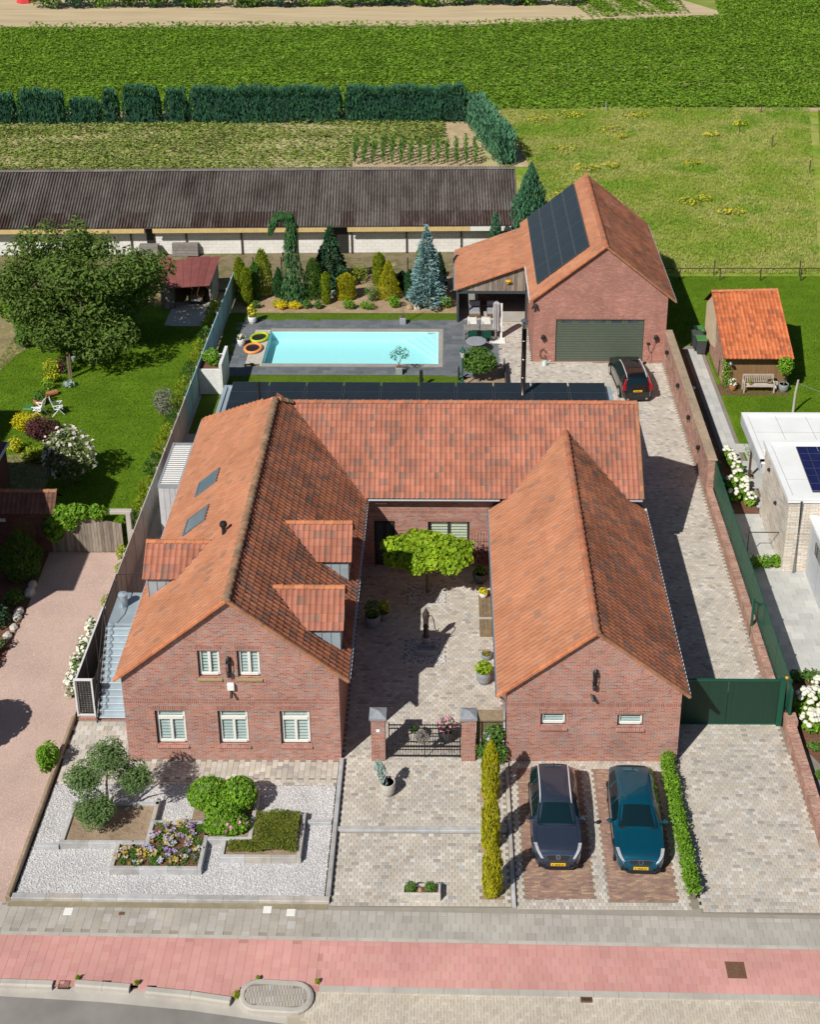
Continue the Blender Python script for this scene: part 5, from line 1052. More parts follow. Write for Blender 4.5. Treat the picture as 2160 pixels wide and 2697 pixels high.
# block wall
bw, bh = 0.6, 0.245
blk = MB(); blk.box(0, bw-.012, -.0, .12, 0, bh-.012, bev=.0); blm = np_mesh('block', blk.v, np.array(blk.f), 'white_block')
P = []
for r in range(7):
    n0 = int(BXL/bw); n1 = int(4.8/bw)
    for c_ in range(n0, n1): P.append((c_*bw+(r % 2)*.3, 92.9, .05+r*bh))
P = np.array([bp(*p) for p in P]); vis = in_view(P+(.3, 0, .1), 0) & (P[:, 2] > .2); idx = np.where(vis)[0]; idx = idx[np.argsort(np.abs(P[idx, 0]+6))[:300]]
rot = np.array(Matrix.Rotation(TB, 3, 'Z'))
for i in idx: piece('block', blm, BA, P[i], rot)
rest = np.ones(len(P), bool); rest[idx] = False
VV, FF = replicate(np.array(blk.v), np.array(blk.f), P[rest], np.full(rest.sum(), TB)); o = mk('block_field', np_mesh('block_field', VV-ROOT[BA.name], FF, 'white_block', np.repeat(RNG.random(rest.sum()), 6)), BA); o['kind'] = 'stuff'
b = MB(); b.add([bp(BXL, 92.91, 0), bp(4.9, 92.91, 0), bp(4.9, 92.91, 2.3), bp(BXL, 92.91, 2.3)], [(0, 1, 2, 3)]); b.add([bp(4.9, 92.91, 0), bp(4.9, 102.5, 0), bp(4.9, 102.5, 2.6), bp(4.9, 97.7, 4.9), bp(4.9, 92.91, 2.3)], [(0, 1, 2, 3, 4)]); b.build('mortar_wall', 'concrete', BA)
for x0, x1, m in ((BXL, -22.2, 'ochre_board'), (-21.6, -8.75, 'ochre_board'), (-7.4, 1.6, 'ochre_board'), (1.6, 4.6, 'white_paint')):
    b = MB(); b.obox(bp(x0, 92.2, 2.16), bp(x1, 92.2, 2.16), .05, .36); b.build('fascia_board', m, BA)
    b = MB(); b.obox(bp(x0, 92.27, 1.97), bp(x1, 92.27, 1.97), .1, .05); b.build('gutter', 'rust_dark', BA)  # dark bar standing in for the shadow line under the eave
for x0, x1 in ((-22.2, -21.6), (-8.75, -7.4)):
    b = MB(); b.obox(bp(x0, 92.86, 1.1), bp(x1, 92.86, 1.1), .05, 2.1); b.build('doorway', 'dark_frame', BA)
for i in range(-10, 3):
    x = -15.25+4.03*(i+4)-12 ; x = -3.1+4.05*i
    b = MB(); b.obox(bp(x, 92.83, 0), bp(x, 92.83, 1.85), .09, .09); b.build('wall_post', 'rust_dark', BA)
# corrugated sheets
sw_, rows = 1.09, 4; up = np.array([0, BRG[0]-BE[0], BRG[1]-BE[1]]); SLn = np.linalg.norm(up)
U = np.array([math.cos(TB), math.sin(TB), 0]); Vd = np.array([-math.sin(TB)*up[1], math.cos(TB)*up[1], up[2]]); Vd /= np.linalg.norm(Vd); N = np.cross(U, Vd); M = np.stack([U, Vd, N], 1)
nseg = 40; us = np.linspace(0, sw_*1.03, nseg+1); hh = .062*np.cos(us/(sw_/5)*2*np.pi); sl2 = SLn/rows
V = np.array([(u, 0, h+.012) for u, h in zip(us, hh)]+[(u, sl2*1.05, h) for u, h in zip(us, hh)]+[(u, 0, h+.004) for u, h in zip(us, hh)]); k = nseg+1
shm = np_mesh('roof_sheet', V, np.array([(i, i+1, k+i+1, k+i) for i in range(nseg)]+[(2*k+i, 2*k+i+1, i+1, i) for i in range(nseg)]), 'corrugated')
shd = shm.copy(); shd.materials[0] = MATS['corrugated_dark']
rf = MB(); rf.add([bp(BXL, BE[0], BE[1]-.06), bp(BXR, BE[0], BE[1]-.06), bp(BXR, BRG[0], BRG[1]-.06), bp(BXL, BRG[0], BRG[1]-.06)], [(0, 1, 2, 3)]); rf.add([bp(BXL, BRG[0], BRG[1]-.06), bp(BXR, BRG[0], BRG[1]-.06), bp(BXR, 103.2, 2.4), bp(BXL, 103.2, 2.4)], [(0, 1, 2, 3)]); rfo = rf.build('roof', 'corrugated', BA)
for r in range(rows):
    for c_ in range(int((BXR-BXL)/sw_)):
        p = bp(BXR-sw_*(c_+1), BE[0], BE[1])+Vd*sl2*r+N*(.0+.006*r)
        piece('roof_sheet', shd if (r == 0 and math.sin(c_*.45)+math.sin(c_*1.3) > -.1) else shm, rfo, p, M)
for c_ in range(int((BXR-BXL)/1.1)):
    q = MB(); a = bp(BXR-1.1*(c_+1), BRG[0]-.05, BRG[1]+.05); e = bp(BXR-1.1*c_-.02, BRG[0]-.05, BRG[1]+.05); q.add([a+(0, -.25, -.1), e+(0, -.25, -.1), e, a, e+(0, .3, -.12), a+(0, .3, -.12)], [(0, 1, 2, 3), (3, 2, 4, 5)], tint=RNG.random()); q.build('ridge_cap', 'ridge_grey', rfo)
# pallets of boards by the barn wall
for nm, x, y, w_, h_ in (('board_stack', -19.4, 91.9, 1.9, 1.0), ('board_stack', -22.0, 91.4, 1.4, 1.0)):
    t_ = thing(nm, (x, y, 0), 'grey slatted crate of boards against the white barn wall' if x > -20 else 'grey slatted lid half hidden by the walnut tree', 'crate', 'crates by the barn')
    for i in range(5):
        b = MB(); z = .08+i*.19; b.obox((x-w_/2, y+.1*i*.4, z+.08), (x+w_/2, y+.1*i*.4, z+.08), .06, .165, tint=RNG.random()); b.build('board', 'grey_wood', t_)
    b = MB(); b.box(x-w_/2, x+w_/2, y+.1, y+.75, 0, .98); b.build('box', 'grey_wood', t_)
# ---------------------------------------------------------------- red open shed in the left garden
SH = thing('open_cart_shed', (-17.3, 83.3, 0), 'open timber shed with faded red sheet roof behind the walnut tree', 'shed')
fr_z, bk_z = 1.78, 2.45
C0 = np.array([[-20.3, 85.9], [-15.75, 86.2], [-15.98, 82.75], [-18.95, 82.3]])
for i in range(7):
    a0, a1 = i/7, (i+1)/7-.004; top0 = C0[0]*(1-a0)+C0[1]*a0; top1 = C0[0]*(1-a1)+C0[1]*a1; lo0 = C0[3]*(1-a0)+C0[2]*a0; lo1 = C0[3]*(1-a1)+C0[2]*a1
    z = .006*(i % 2); b = MB(); b.add([(*lo0, fr_z+z), (*lo1, fr_z+z), (*top1, bk_z+z), (*top0, bk_z+z), (*lo0, fr_z-.04), (*lo1, fr_z-.04)], [(0, 1, 2, 3), (4, 5, 1, 0)], tint=RNG.random()); b.build('roof_sheet', 'red_sheet', SH)
b = MB(); b.add([(-20.4, 86.0, 2.46), (-18.0, 86.15, 2.47), (-18.0, 85.7, 2.40), (-20.3, 85.5, 2.38)], [(0, 3, 2, 1)]); b.build('felt_patch', 'mossy_slab', SH)
for i in range(15):
    y0 = 83.4+i*.19; b = MB(); b.box(-16.02, -15.98, y0, y0+.18, 0, fr_z+(y0-82.75)/3.4*(bk_z-fr_z)-.06, tint=RNG.random()); b.build('plank', 'weathered_wood', SH)
for i in range(6):
    x0 = -19.3+i*.14; b = MB(); b.box(x0, x0+.13, 82.85, 82.89, 0, fr_z-.04, tint=RNG.random()); b.build('plank', 'weathered_wood', SH)
b = MB(); b.box(-20.0, -15.98, 86.0, 86.05, 0, 2.35); b.box(-19.35, -19.31, 82.89, 86, 0, 1.8); b.build('back_wall', 'brown_wood', SH)
for x in (-18.5, -16.05):
    b = MB(); b.box(x-.06, x+.06, 83.0, 83.12, 0, fr_z); b.build('post', 'weathered_wood', SH)
t_ = thing('garden_cart', (-17.1, 83.6, 0), 'dusty cart with pale bumper parked in the dark open shed', 'cart')
b = MB(); b.box(-17.55, -16.7, 83.5, 84.8, .35, .75, bev=.1); b.build('body', 'brown_wood', t_); b = MB(); b.box(-17.45, -16.8, 83.42, 83.5, .3, .42); b.build('bumper', 'white_paint', t_)
for x in (-17.5, -16.75):
    for y in (83.7, 84.6):
        b = MB(); b.tube([(x-.06, y, .22), (x+.06, y, .22)], .22, 12); b.build('wheel', 'black_metal', t_)
# ---------------------------------------------------------------- left neighbour house (mostly outside the picture) and tiled gateway
NH = thing('neighbour_house', (-28, 50, 0), 'tall neighbour house at the left casting its shadow on the gravel drive', 'house')
b = MB(); b.box(-33, -22.9, 45.7, 54.4, 0, 8.0); b.build('wall', 'brick_dark', NH, uv=True)
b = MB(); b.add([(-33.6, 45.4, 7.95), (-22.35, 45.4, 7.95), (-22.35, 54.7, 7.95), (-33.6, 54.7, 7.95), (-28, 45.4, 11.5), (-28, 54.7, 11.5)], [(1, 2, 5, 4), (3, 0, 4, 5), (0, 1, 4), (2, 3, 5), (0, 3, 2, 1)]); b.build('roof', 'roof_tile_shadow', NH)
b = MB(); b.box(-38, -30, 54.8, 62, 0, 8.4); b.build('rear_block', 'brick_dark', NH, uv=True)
AN = thing('flat_annex', (-25, 59.5, 0), 'flat roofed annex corner with white roof edge at left', 'annex')
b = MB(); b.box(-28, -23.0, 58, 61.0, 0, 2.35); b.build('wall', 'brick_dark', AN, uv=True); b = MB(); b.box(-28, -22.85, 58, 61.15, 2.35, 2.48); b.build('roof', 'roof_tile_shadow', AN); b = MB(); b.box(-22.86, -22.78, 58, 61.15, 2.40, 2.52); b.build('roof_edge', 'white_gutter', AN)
GT = thing('tiled_gateway', (-20.4, 55.2, 0), 'small tiled gateway with dark arched door at left edge', 'gateway')
b = MB()
arch = [(-20.95+.0, 0), (-20.95, 1.5)]+[(-20.35-.6*math.cos(q), 1.5+.45*math.sin(q)) for q in np.linspace(0, math.pi, 9)]+[(-19.75, 0)]
pts_ = [(-22.6, 0)]+arch+[(-18.85, 0), (-18.85, 2.35), (-22.6, 2.35)]
b.add([(x, 55.0, z) for x, z in pts_], [tuple(range(len(pts_)))]); b.build('wall', 'brick_dark', GT, uv=True)
b = MB(); b.box(-21, -19.7, 55.15, 55.2, 0, 2.0); b.build('door', 'brown_wood', GT); b = MB(); b.box(-18.89, -18.85, 55.0, 55.9, 0, 2.35); b.build('end_wall', 'brick_dark', GT, uv=True)
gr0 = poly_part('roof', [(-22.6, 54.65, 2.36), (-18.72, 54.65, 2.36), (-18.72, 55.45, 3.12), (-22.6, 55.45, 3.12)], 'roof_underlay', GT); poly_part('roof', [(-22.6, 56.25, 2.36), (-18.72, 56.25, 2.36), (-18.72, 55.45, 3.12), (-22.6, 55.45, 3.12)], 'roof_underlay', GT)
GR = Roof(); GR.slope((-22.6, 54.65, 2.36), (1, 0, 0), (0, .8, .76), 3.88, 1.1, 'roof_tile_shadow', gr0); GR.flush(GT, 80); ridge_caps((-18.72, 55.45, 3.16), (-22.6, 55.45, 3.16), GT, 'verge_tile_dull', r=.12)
b = MB(); b.box(-21.5, -21.22, 54.97, 55.0, 1.72, 1.9); b.build('name_plate', 'white_paint', GT)
# wooden gate
WG = thing('wooden_driveway_gate', (-17.4, 54.95, 0), 'grey vertical board gate closing the pink gravel drive', 'gate')
for i in range(23):
    x0 = -19.1+i*.15; hgt = 1.66+.28*math.sin(min(1, max(0, i/22))*math.pi)*.9; b = MB(); b.box(x0, x0+.138, 54.93+.01*(i % 2), 54.97+.01*(i % 2), .05, hgt, tint=RNG.random()); b.build('board', 'weathered_wood', WG)
b = MB(); b.box(-19.1, -15.7, 54.985, 55.05, .35, .5); b.box(-19.1, -15.7, 54.985, 55.05, 1.3, 1.45); b.build('rail', 'brown_wood', WG)
CP = thing('concrete_gate_frame', (-15.6, 55.3, 0), 'mossy concrete post and beam beside the board gate', 'post'); b = MB(); b.box(-15.42, -15.2, 54.95, 55.15, 0, 2.2); b.build('post', 'concrete', CP); b = MB(); b.box(-16.3, -15.18, 55.15, 55.4, 2.05, 2.22, bev=.02); b.build('beam', 'concrete', CP)
# ---------------------------------------------------------------- left boundary fence
FE = thing('concrete_fence', (-14.9, 68, 0), 'long grey concrete panel fence along the left boundary', 'fence')
def fx(y): return -14.93+.006*(y-43.6)
ys = [48.4+i*1.86 for i in range(21)]
for i, (a, e) in enumerate(zip(ys[:-1], ys[1:])):
    m_ = 'fence_panel' if a < 66 else 'fence_panel_blue'
    b = MB(); b.add([(fx(a)-.025, a+.03, 0), (fx(a)+.025, a+.03, 0), (fx(e)+.025, e-.03, 0), (fx(e)-.025, e-.03, 0), (fx(a)-.025, a+.03, 1.86), (fx(a)+.025, a+.03, 1.86), (fx(e)+.025, e-.03, 1.86), (fx(e)-.025, e-.03, 1.86)], [(0, 1, 5, 4), (1, 2, 6, 5), (2, 3, 7, 6), (3, 0, 4, 7), (4, 5, 6, 7)], tint=RNG.random()); b.build('fence_panel', m_, FE)
    b = MB(); b.box(fx(a)-.05, fx(a)+.05, a-.03, a+.03, 0, 1.98, bev=.02); b.build('post', 'concrete', FE)
BF = thing('black_screen_fence', (-14.95, 46, 0), 'black solid screen panels beside the outside stair', 'fence')
for i in range(3):
    a = 43.75+i*1.55; b = MB(); b.box(-14.99, -14.95, a, a+1.5, .05, 1.78); b.build('panel', 'black_metal', BF); b = MB(); b.box(-15.0, -14.94, a-.04, a, 0, 1.8); b.build('post', 'white_gutter', BF)
b = MB(); b.box(-15.0, -14.93, 43.75, 48.35, 1.78, 1.83); b.build('top_rail', 'white_gutter', BF)
MG = thing('wire_mesh_gate', (-14.65, 43.68, 0), 'white framed wire mesh gate at foot of the outside stair', 'gate')
b = MB()
for a in ((-15.02, 0), (-14.32, 0)): b.box(a[0]-.03, a[0]+.03, 43.65, 43.71, 0, 1.8)
b.box(-15.05, -14.28, 43.64, 43.72, 1.8, 1.87); b.box(-14.99, -14.35, 43.65, 43.71, .03, .1); b.build('frame', 'white_gutter', MG)
b = MB(); b.box(-14.99, -14.35, 43.75, 43.77, .1, 1.8); b.build('screen', 'black_metal', MG)
for i in range(6): b = MB(); x = -14.95+i*.115; b.box(x, x+.008, 43.675, 43.685, .1, 1.8); b.build('wire', 'steel', MG)
for i in range(15): b = MB(); z = .15+i*.112; b.box(-14.99, -14.35, 43.664, 43.672, z, z+.008); b.build('wire', 'steel', MG)
# outside stair
ST = thing('outside_steel_stair', (-13.6, 43.4, 0), 'galvanised outside stair climbing to the side dormer', 'stair')
n_ = 14; z1_ = 2.7
for i in range(n_):
    y0 = 43.40+i*(45.95-43.40)/n_; b = MB(); z = z1_*(i+1)/n_; b.box(-14.12, -12.95, y0, y0+.20, z-.05, z, bev=.008); b.build('tread', 'zinc_blue', ST)
    b = MB(); b.box(-14.10, -12.97, y0+.18, y0+.19, z-.05, z+z1_/n_-.05); b.build('riser', 'zinc_blue', ST)
b = MB(); b.box(-14.14, -12.7, 45.96, 48.2, z1_-.06, z1_); b.build('landing', 'zinc_blue', ST); b = MB(); b.box(-14.14, -12.7, 45.92, 45.958, z1_-.2, z1_+.0); b.build('landing_edge', 'black_metal', ST)
for x in (-14.15, -12.92):
    b = MB(); b.obox((x, 43.35, .1), (x, 45.95, z1_-.05), .04, .22); b.build('stringer', 'black_metal', ST)
b = MB(); b.tube([(-14.16, 43.3, 0), (-14.16, 43.3, .98), (-14.16, 45.95, z1_+.95), (-14.16, 48.2, z1_+.95), (-12.75, 48.2, z1_+.95)], .024, 8); b.build('handrail', 'black_metal', ST)
for i in range(14):
    y = 43.4+i*.19; z = z1_*(y-43.4)/2.55; b = MB(); b.tube([(-14.16, y, z), (-14.16, y, z+.97)], .010, 6); b.build('baluster', 'black_metal', ST)
for i in range(13):
    y = 46.0+i*.18; b = MB(); b.tube([(-14.16, y, z1_), (-14.16, y, z1_+.95)], .010, 6); b.build('baluster', 'black_metal', ST)
for i in range(6):
    x = -14.0+i*.22; b = MB(); b.tube([(x, 48.2, z1_), (x, 48.2, z1_+.95)], .010, 6); b.build('baluster', 'black_metal', ST)
for x, y in ((-14.1, 48.1), (-12.9, 48.1), (-14.1, 46.0)):
    b = MB(); b.box(x-.04, x+.04, y-.04, y+.04, 0, z1_-.06); b.build('leg', 'black_metal', ST)
DB = thing('round_bin', (-13.75, 47.3, z1_), 'blue grey round lidded bin on the stair landing', 'bin'); b = MB(); b.lathe([(.17, 0), (.19, .02), (.2, .55)], (-13.75, 47.3, z1_), 16); b.build('body', 'zinc_blue', DB, smooth=False); b = MB(); b.lathe([(.21, .55), (.21, .6), (.03, .66)], (-13.75, 47.3, z1_), 16); b.build('lid', 'zinc_blue', DB)
# louvred pergola
LV = thing('louvred_pergola', (-13.6, 58.3, 0), 'narrow grey pergola with white louvre roof beside the house', 'pergola')
b = MB(); b.box(-14.12, -13.02, 56.4, 56.5, 2.72, 2.9); b.box(-14.12, -14.02, 56.5, 60.3, 2.72, 2.9); b.box(-13.12, -13.02, 56.5, 60.3, 2.72, 2.9); b.box(-14.12, -13.02, 60.3, 60.4, 2.72, 2.9); b.build('frame', 'zinc', LV)
for i in range(19):
    y = 56.6+i*.196; b = MB(); b.obox((-14.02, y, 2.86), (-13.12, y, 2.86), .15, .03, up=(0, .25, 1)); b.build('louvre', 'white_plastic', LV)
for i in range(4):
    x0 = -14.1+i*.27; b = MB(); b.box(x0, x0+.255, 56.42, 56.46, 0, 2.72); b.build('wall_panel', 'grey_board', LV)
b = MB(); b.box(-14.1, -14.05, 56.46, 60.3, 0, 2.72); b.build('side_wall', 'grey_board', LV)
# white planter block at the pool
WB = thing('white_brick_planter', (-14.0, 71.3, 0), 'white painted brick planter wall at the pool corner', 'planter wall')
b = MB(); b.box(-14.72, -13.38, 70.9, 71.05, 0, 1.62); b.box(-14.72, -13.38, 72.9, 73.05, 0, 1.62); b.build('wall', 'white_brick', WB, uv=True); b = MB(); b.box(-13.5, -13.32, 70.86, 73.3, 0, 2.0); b.build('side_wall', 'white_brick', WB, uv=True); b = MB(); b.box(-14.7, -13.5, 71.05, 72.9, 0, 1.5); b.build('soil', 'mulch', WB)
# ---------------------------------------------------------------- right boundary
RWL = thing('old_brick_garden_wall', (13.5, 67.5, 0), 'high weathered red brick wall along the right side drive', 'wall')
b = MB(); b.box(13.35, 13.72, 60.1, 75.2, -.1, 2.14); b.build('wall', 'brick_garden', RWL, uv=True); b = MB(); b.box(13.31, 13.80, 60.05, 75.25, 2.14, 2.22, bev=.02); b.build('coping', 'wall_coping', RWL)
for y in (73.5, 69.3, 65.6, 62.4):
    b = MB(); b.lathe([(.05, -.16), (.09, -.1), (.1, 0), (.08, .1), (.03, .14)], (13.22, y, 1.55), 8); b.box(13.25, 13.34, y-.05, y+.05, 1.5, 1.62); b.tube([(13.22, y, 1.45), (13.24, y, 1.2)], .02, 6); b.build('wall_lamp', 'black_metal', RWL)
LW = thing('low_brick_wall', (13.5, 52, 0), 'low brick wall carrying the green slatted fence', 'wall')
b = MB(); b.box(13.32, 13.62, 43.5, 60.08, -.1, .55); b.build('wall', 'brick_garden', LW, uv=True); b = MB(); b.box(13.30, 13.64, 43.5, 60.06, .55, .60); b.build('coping', 'brick_garden', LW, uv=True)
FW = thing('front_low_brick_wall', (13.55, 38.5, 0), 'low brick wall right of the drive in front of the green gate', 'wall')
b = MB(); b.add([(13.42, 33.9, -.1), (13.82, 33.9, -.1), (13.86, 43.1, -.1), (13.46, 43.1, -.1), (13.42, 33.9, .5), (13.82, 33.9, .5), (13.86, 43.1, .6), (13.46, 43.1, .6)], [(0, 1, 5, 4), (1, 2, 6, 5), (2, 3, 7, 6), (3, 0, 4, 7), (4, 5, 6, 7)]); b.build('wall', 'brick_garden', FW, uv=True)
b = MB(); b.box(13.44, 13.90, 42.6, 43.1, .6, .85); b.build('pier', 'brick_garden', FW, uv=True)
GFN = thing('green_slat_fence', (13.72, 52, 0), 'dark green horizontal slat fence above the low brick wall', 'fence')
py_ = [43.5+i*2.4 for i in range(8)]
for a, e in zip(py_[:-1], py_[1:]):
    b = MB(); b.box(13.68, 13.75, a-.04, a+.04, 0, 2.15); b.build('post', 'dark_green', GFN)
    for k in range(9):
        b = MB(); z = .62+k*.17; b.box(13.69, 13.73, a+.045, e-.045, z, z+.12); b.build('slat', 'dark_green', GFN)
b = MB(); b.box(13.3, 13.4, 48.8, 48.9, 0, 2.0); b.obox((13.36, 48.85, 1.9), (13.7, 48.95, 1.6), .06, .06); b.build('brace', 'dark_green', GFN)
GG = thing('green_sliding_gate', (11.3, 43.4, 0), 'solid dark green gate closing the side drive', 'gate')
for x0, x1 in ((9.0, 11.2), (11.22, 13.22)):
    b = MB(); b.box(x0, x1, 43.36, 43.42, .06, 2.18); b.build('gate_panel', 'gate_green', GG)
b = MB(); b.box(9.0, 13.25, 43.34, 43.44, 2.18, 2.23); b.box(9.0, 13.25, 43.34, 43.44, .02, .075); b.build('rail', 'dark_green', GG); b = MB(); b.box(13.23, 13.45, 43.28, 43.48, 0, 2.26); b.build('post', 'dark_green', GG)
b = MB(); b.box(13.56, 13.66, 42.9, 43.5, .9, 2.15, bev=.03); b.build('letterbox', 'dark_green', GG); b = MB(); b.lathe([(.02, 0), (.07, .03), (.07, .1), (.02, .13)], (13.6, 43.75, 1.95), 10); b.build('warning_light', 'orange_paint', GG)
# ---------------------------------------------------------------- courtyard gate
CG = thing('courtyard_iron_gate', (-.9, 41.4, 0), 'black wrought iron double gate between brick pillars', 'gate')
for i in range(27):
    x = -2.26+i*2.76/26; b = MB(); b.tube([(x, 41.42, .06), (x, 41.42, 1.62+(.12 if i % 2 == 0 else 0.02))], .009 if i not in (0, 13, 26) else .022, 6); b.build('bar', 'black_metal', CG)
for z in (.12, .55, .8, 1.45, 1.62): b = MB(); b.box(-2.28, .52, 41.40, 41.44, z, z+.03); b.build('rail', 'black_metal', CG)
for x0, nm in ((-2.95, 'gate_pillar'), (.55, 'gate_pillar')):
    t_ = thing(nm, (x0+.27, 41.5, 0), 'left brick gate pillar with white house number plate' if x0 < 0 else 'right brick gate pillar beside the clematis', 'pillar', 'gate pillars')
    b = MB(); b.box(x0, x0+.54, 41.26, 41.78, -.05, 2.02); b.build('shaft', 'brick', t_, uv=True); b = MB(); b.box(x0-.02, x0+.56, 41.24, 41.80, 1.94, 2.03); b.build('corbel', 'brick_soldier', t_, uv=True)
    b = MB(); xa, xb = x0-.06, x0+.60; b.add([(xa, 41.2, 2.03), (xb, 41.2, 2.03), (xb, 41.84, 2.03), (xa, 41.84, 2.03), (xa, 41.2, 2.12), (xb, 41.2, 2.12), (xb, 41.84, 2.12), (xa, 41.84, 2.12), (x0+.27, 41.52, 2.26)], [(0, 1, 5, 4), (1, 2, 6, 5), (2, 3, 7, 6), (3, 0, 4, 7), (4, 5, 8), (5, 6, 8), (6, 7, 8), (7, 4, 8)]); b.build('cap', 'slate_cap', t_)
    if x0 < 0: b = MB(); b.box(x0+.2, x0+.34, 41.245, 41.255, 1.43, 1.56); b.build('number_plate', 'white_plastic', t_)
WR = thing('dried_wreath', (-1.1, 41.3, 1.1), 'brown dried wreath hanging on the iron gate', 'wreath')
n = 260; q = RNG.random(n)*6.28; C_ = np.stack([-.98+(.2+.06*RNG.normal(size=n))*np.cos(q), 41.36-.05*RNG.random(n), 1.15+(.26+.06*RNG.normal(size=n))*np.sin(q)], 1)
leaves('wreath_ring', C_, rdir(n), rdir(n)+(0, -1, 0), .12, .05, 'grey_wood', WR)
VT = thing('planted_side_screen', (1.7, 41.5, 0), 'low roofed timber screen overgrown with clematis beside the pillar', 'screen')
b = MB(); b.box(1.12, 2.2, 41.5, 41.55, 0, 1.95); b.build('back_panel', 'planter_wood', VT); b = MB(); b.add([(1.1, 41.35, 1.95), (2.22, 41.35, 1.95), (2.22, 41.75, 2.1), (1.1, 41.75, 2.1), (1.1, 41.35, 1.88), (2.22, 41.35, 1.88)], [(0, 1, 2, 3), (4, 5, 1, 0)]); b.build('roof', 'thatch', VT)
for x in (1.14, 1.3, 2.15): b = MB(); b.box(x-.02, x+.02, 41.42, 41.47, 0, 1.92); b.build('post', 'brown_wood', VT)
# ---------------------------------------------------------------- pool
PO = thing('swimming_pool', (-6.1, 77.2, 0), 'rectangular swimming pool with turquoise water', 'pool')
x0, x1, y0, y1 = POOL; zf = -.66
b = MB(); b.add([(x0, y0, -.062), (x1, y0, -.062), (x1, y1, -.062), (x0, y1, -.062), (x0, y0, zf), (x1, y0, zf), (x1, y1, zf), (x0, y1, zf)], [(4, 5, 6, 7), (0, 4, 7, 3), (1, 2, 6, 5), (3, 7, 6, 2), (0, 1, 5, 4)]); b.build('basin', 'pool_liner', PO)
for i in range(4):
    s_ = .52*(4-i); b = MB(); b.prism([(x1-.004, y1-.004), (x1-.004, y1-1.2-s_*.95), (x1-s_-.25, y1-.004)], zf+.0, zf+.14*(i+1)); b.build('pool_step', 'pool_liner', PO)
b = MB(); b.add([(x0, y0, -.10), (x1, y0, -.10), (x1, y1, -.10), (x0, y1, -.10)], [(0, 1, 2, 3)]); b.build('water', 'pool_water', PO)
c = .33; b = MB()
for r_ in (rect(x0, x1+c-.03, y0-.36, y0), rect(x0, x1+c-.03, y1, y1+.33), rect(x1, x1+c-.03, y0, y1)): b.prism(r_, -.06, .02)
b.build('coping', 'pool_coping', PO)
PD = thing('pool_deck', (-12.07, 77.2, 0), 'pale plank deck at the left end of the pool', 'deck')
for i in range(7):
    xa = -12.58+i*.145; b = MB(); b.box(xa, xa+.137, 74.86, 79.6, -.7 if i == 6 else -.05, .025, tint=RNG.random()); b.build('plank', 'deck_wood', PD)
def swim_ring(x, y, mat, label, rz):
    t_ = thing('pool_float', (x, y, .03), label, 'pool float', 'pool floats', rz)
    V = []; n, m = 28, 8
    for i in range(n):
        q = 2*math.pi*i/n; a, bb = .50, .66; rr = 1-.18*max(0, math.sin(q))**3; cx, cy_ = a*rr*math.cos(q), bb*math.sin(q)
        for j in range(m):
            w = 2*math.pi*j/m; V.append((cx+.10*math.cos(w)*math.cos(q), cy_+.10*math.cos(w)*math.sin(q), .10+.09*math.sin(w)))
    b = MB(); b.add(V, [(i*m+j, ((i+1) % n)*m+j, ((i+1) % n)*m+(j+1) % m, i*m+(j+1) % m) for i in range(n) for j in range(m)]); b.build('tube', mat, t_, smooth=True, world=False)
    b = MB(); b.prism([(.44*math.cos(2*math.pi*i/20), .58*math.sin(2*math.pi*i/20)) for i in range(20)], .05, .08); b.build('net', 'black_metal', t_, world=False)
swim_ring(-12.15, 78.3, 'float_green', 'lime green pool float with black mesh on the deck', -.4); swim_ring(-12.35, 76.75, 'float_orange', 'orange pool float with black mesh on the deck', -.1)
def pot(x, y, z, r, h, mat, label, cat='planter', group=None, square=False, name='plant_pot'):
    t_ = thing(name, (x, y, z), label, cat, group)
    b = MB()
    if square: b.box(x-r, x+r, y-r, y+r, z, z+h, bev=.01)
    else: b.lathe([(r*.62, 0), (r*.9, h*.35), (r, h*.75), (r*.96, h), (r*.84, h), (r*.82, h*.85)], (x, y, z), 18)
    b.build('pot', mat, t_, smooth=False)
    b = MB(); 
    if square: b.box(x-r*.88, x+r*.88, y-r*.88, y+r*.88, z+h, z+h+.01)
    else: b.lathe([(.001, h*.9), (r*.86, h*.9)][::-1], (x, y, z), 18)
    b.build('soil', 'mulch', t_); return t_
def shrub_in(t_, x, y, z, r, h, n, size, mat, extra=None, ef='flower_pink', name='plant', aspect=.55):
    crown(name, [((x, y, z+h*.5), (r, r, h*.55))], n, size, mat, t_, shell=.3, zmin=z, aspect=aspect)
    if extra: crown('flowers', [((x, y, z+h*.55), (r*1.02, r*1.02, h*.6))], extra, size*1.1, ef, t_, shell=.9, zmin=z+h*.2, aspect=.9, kind='stuff')
p_ = pot(-12.92, 80.7, 0, .30, .5, 'white_plastic', 'white tub with yellow leaved shrub at the back pool corner'); shrub_in(p_, -12.92, 80.7, .45, .3, .75, 160, .16, 'leaf_gold', 25, 'flower_yellow')
p_ = pot(-13.19, 77.4, 0, .26, .46, 'white_plastic', 'white tub with pale flowers at the left pool edge'); shrub_in(p_, -13.19, 77.4, .42, .26, .3, 110, .12, 'leaf_mid', 50, 'flower_pale')
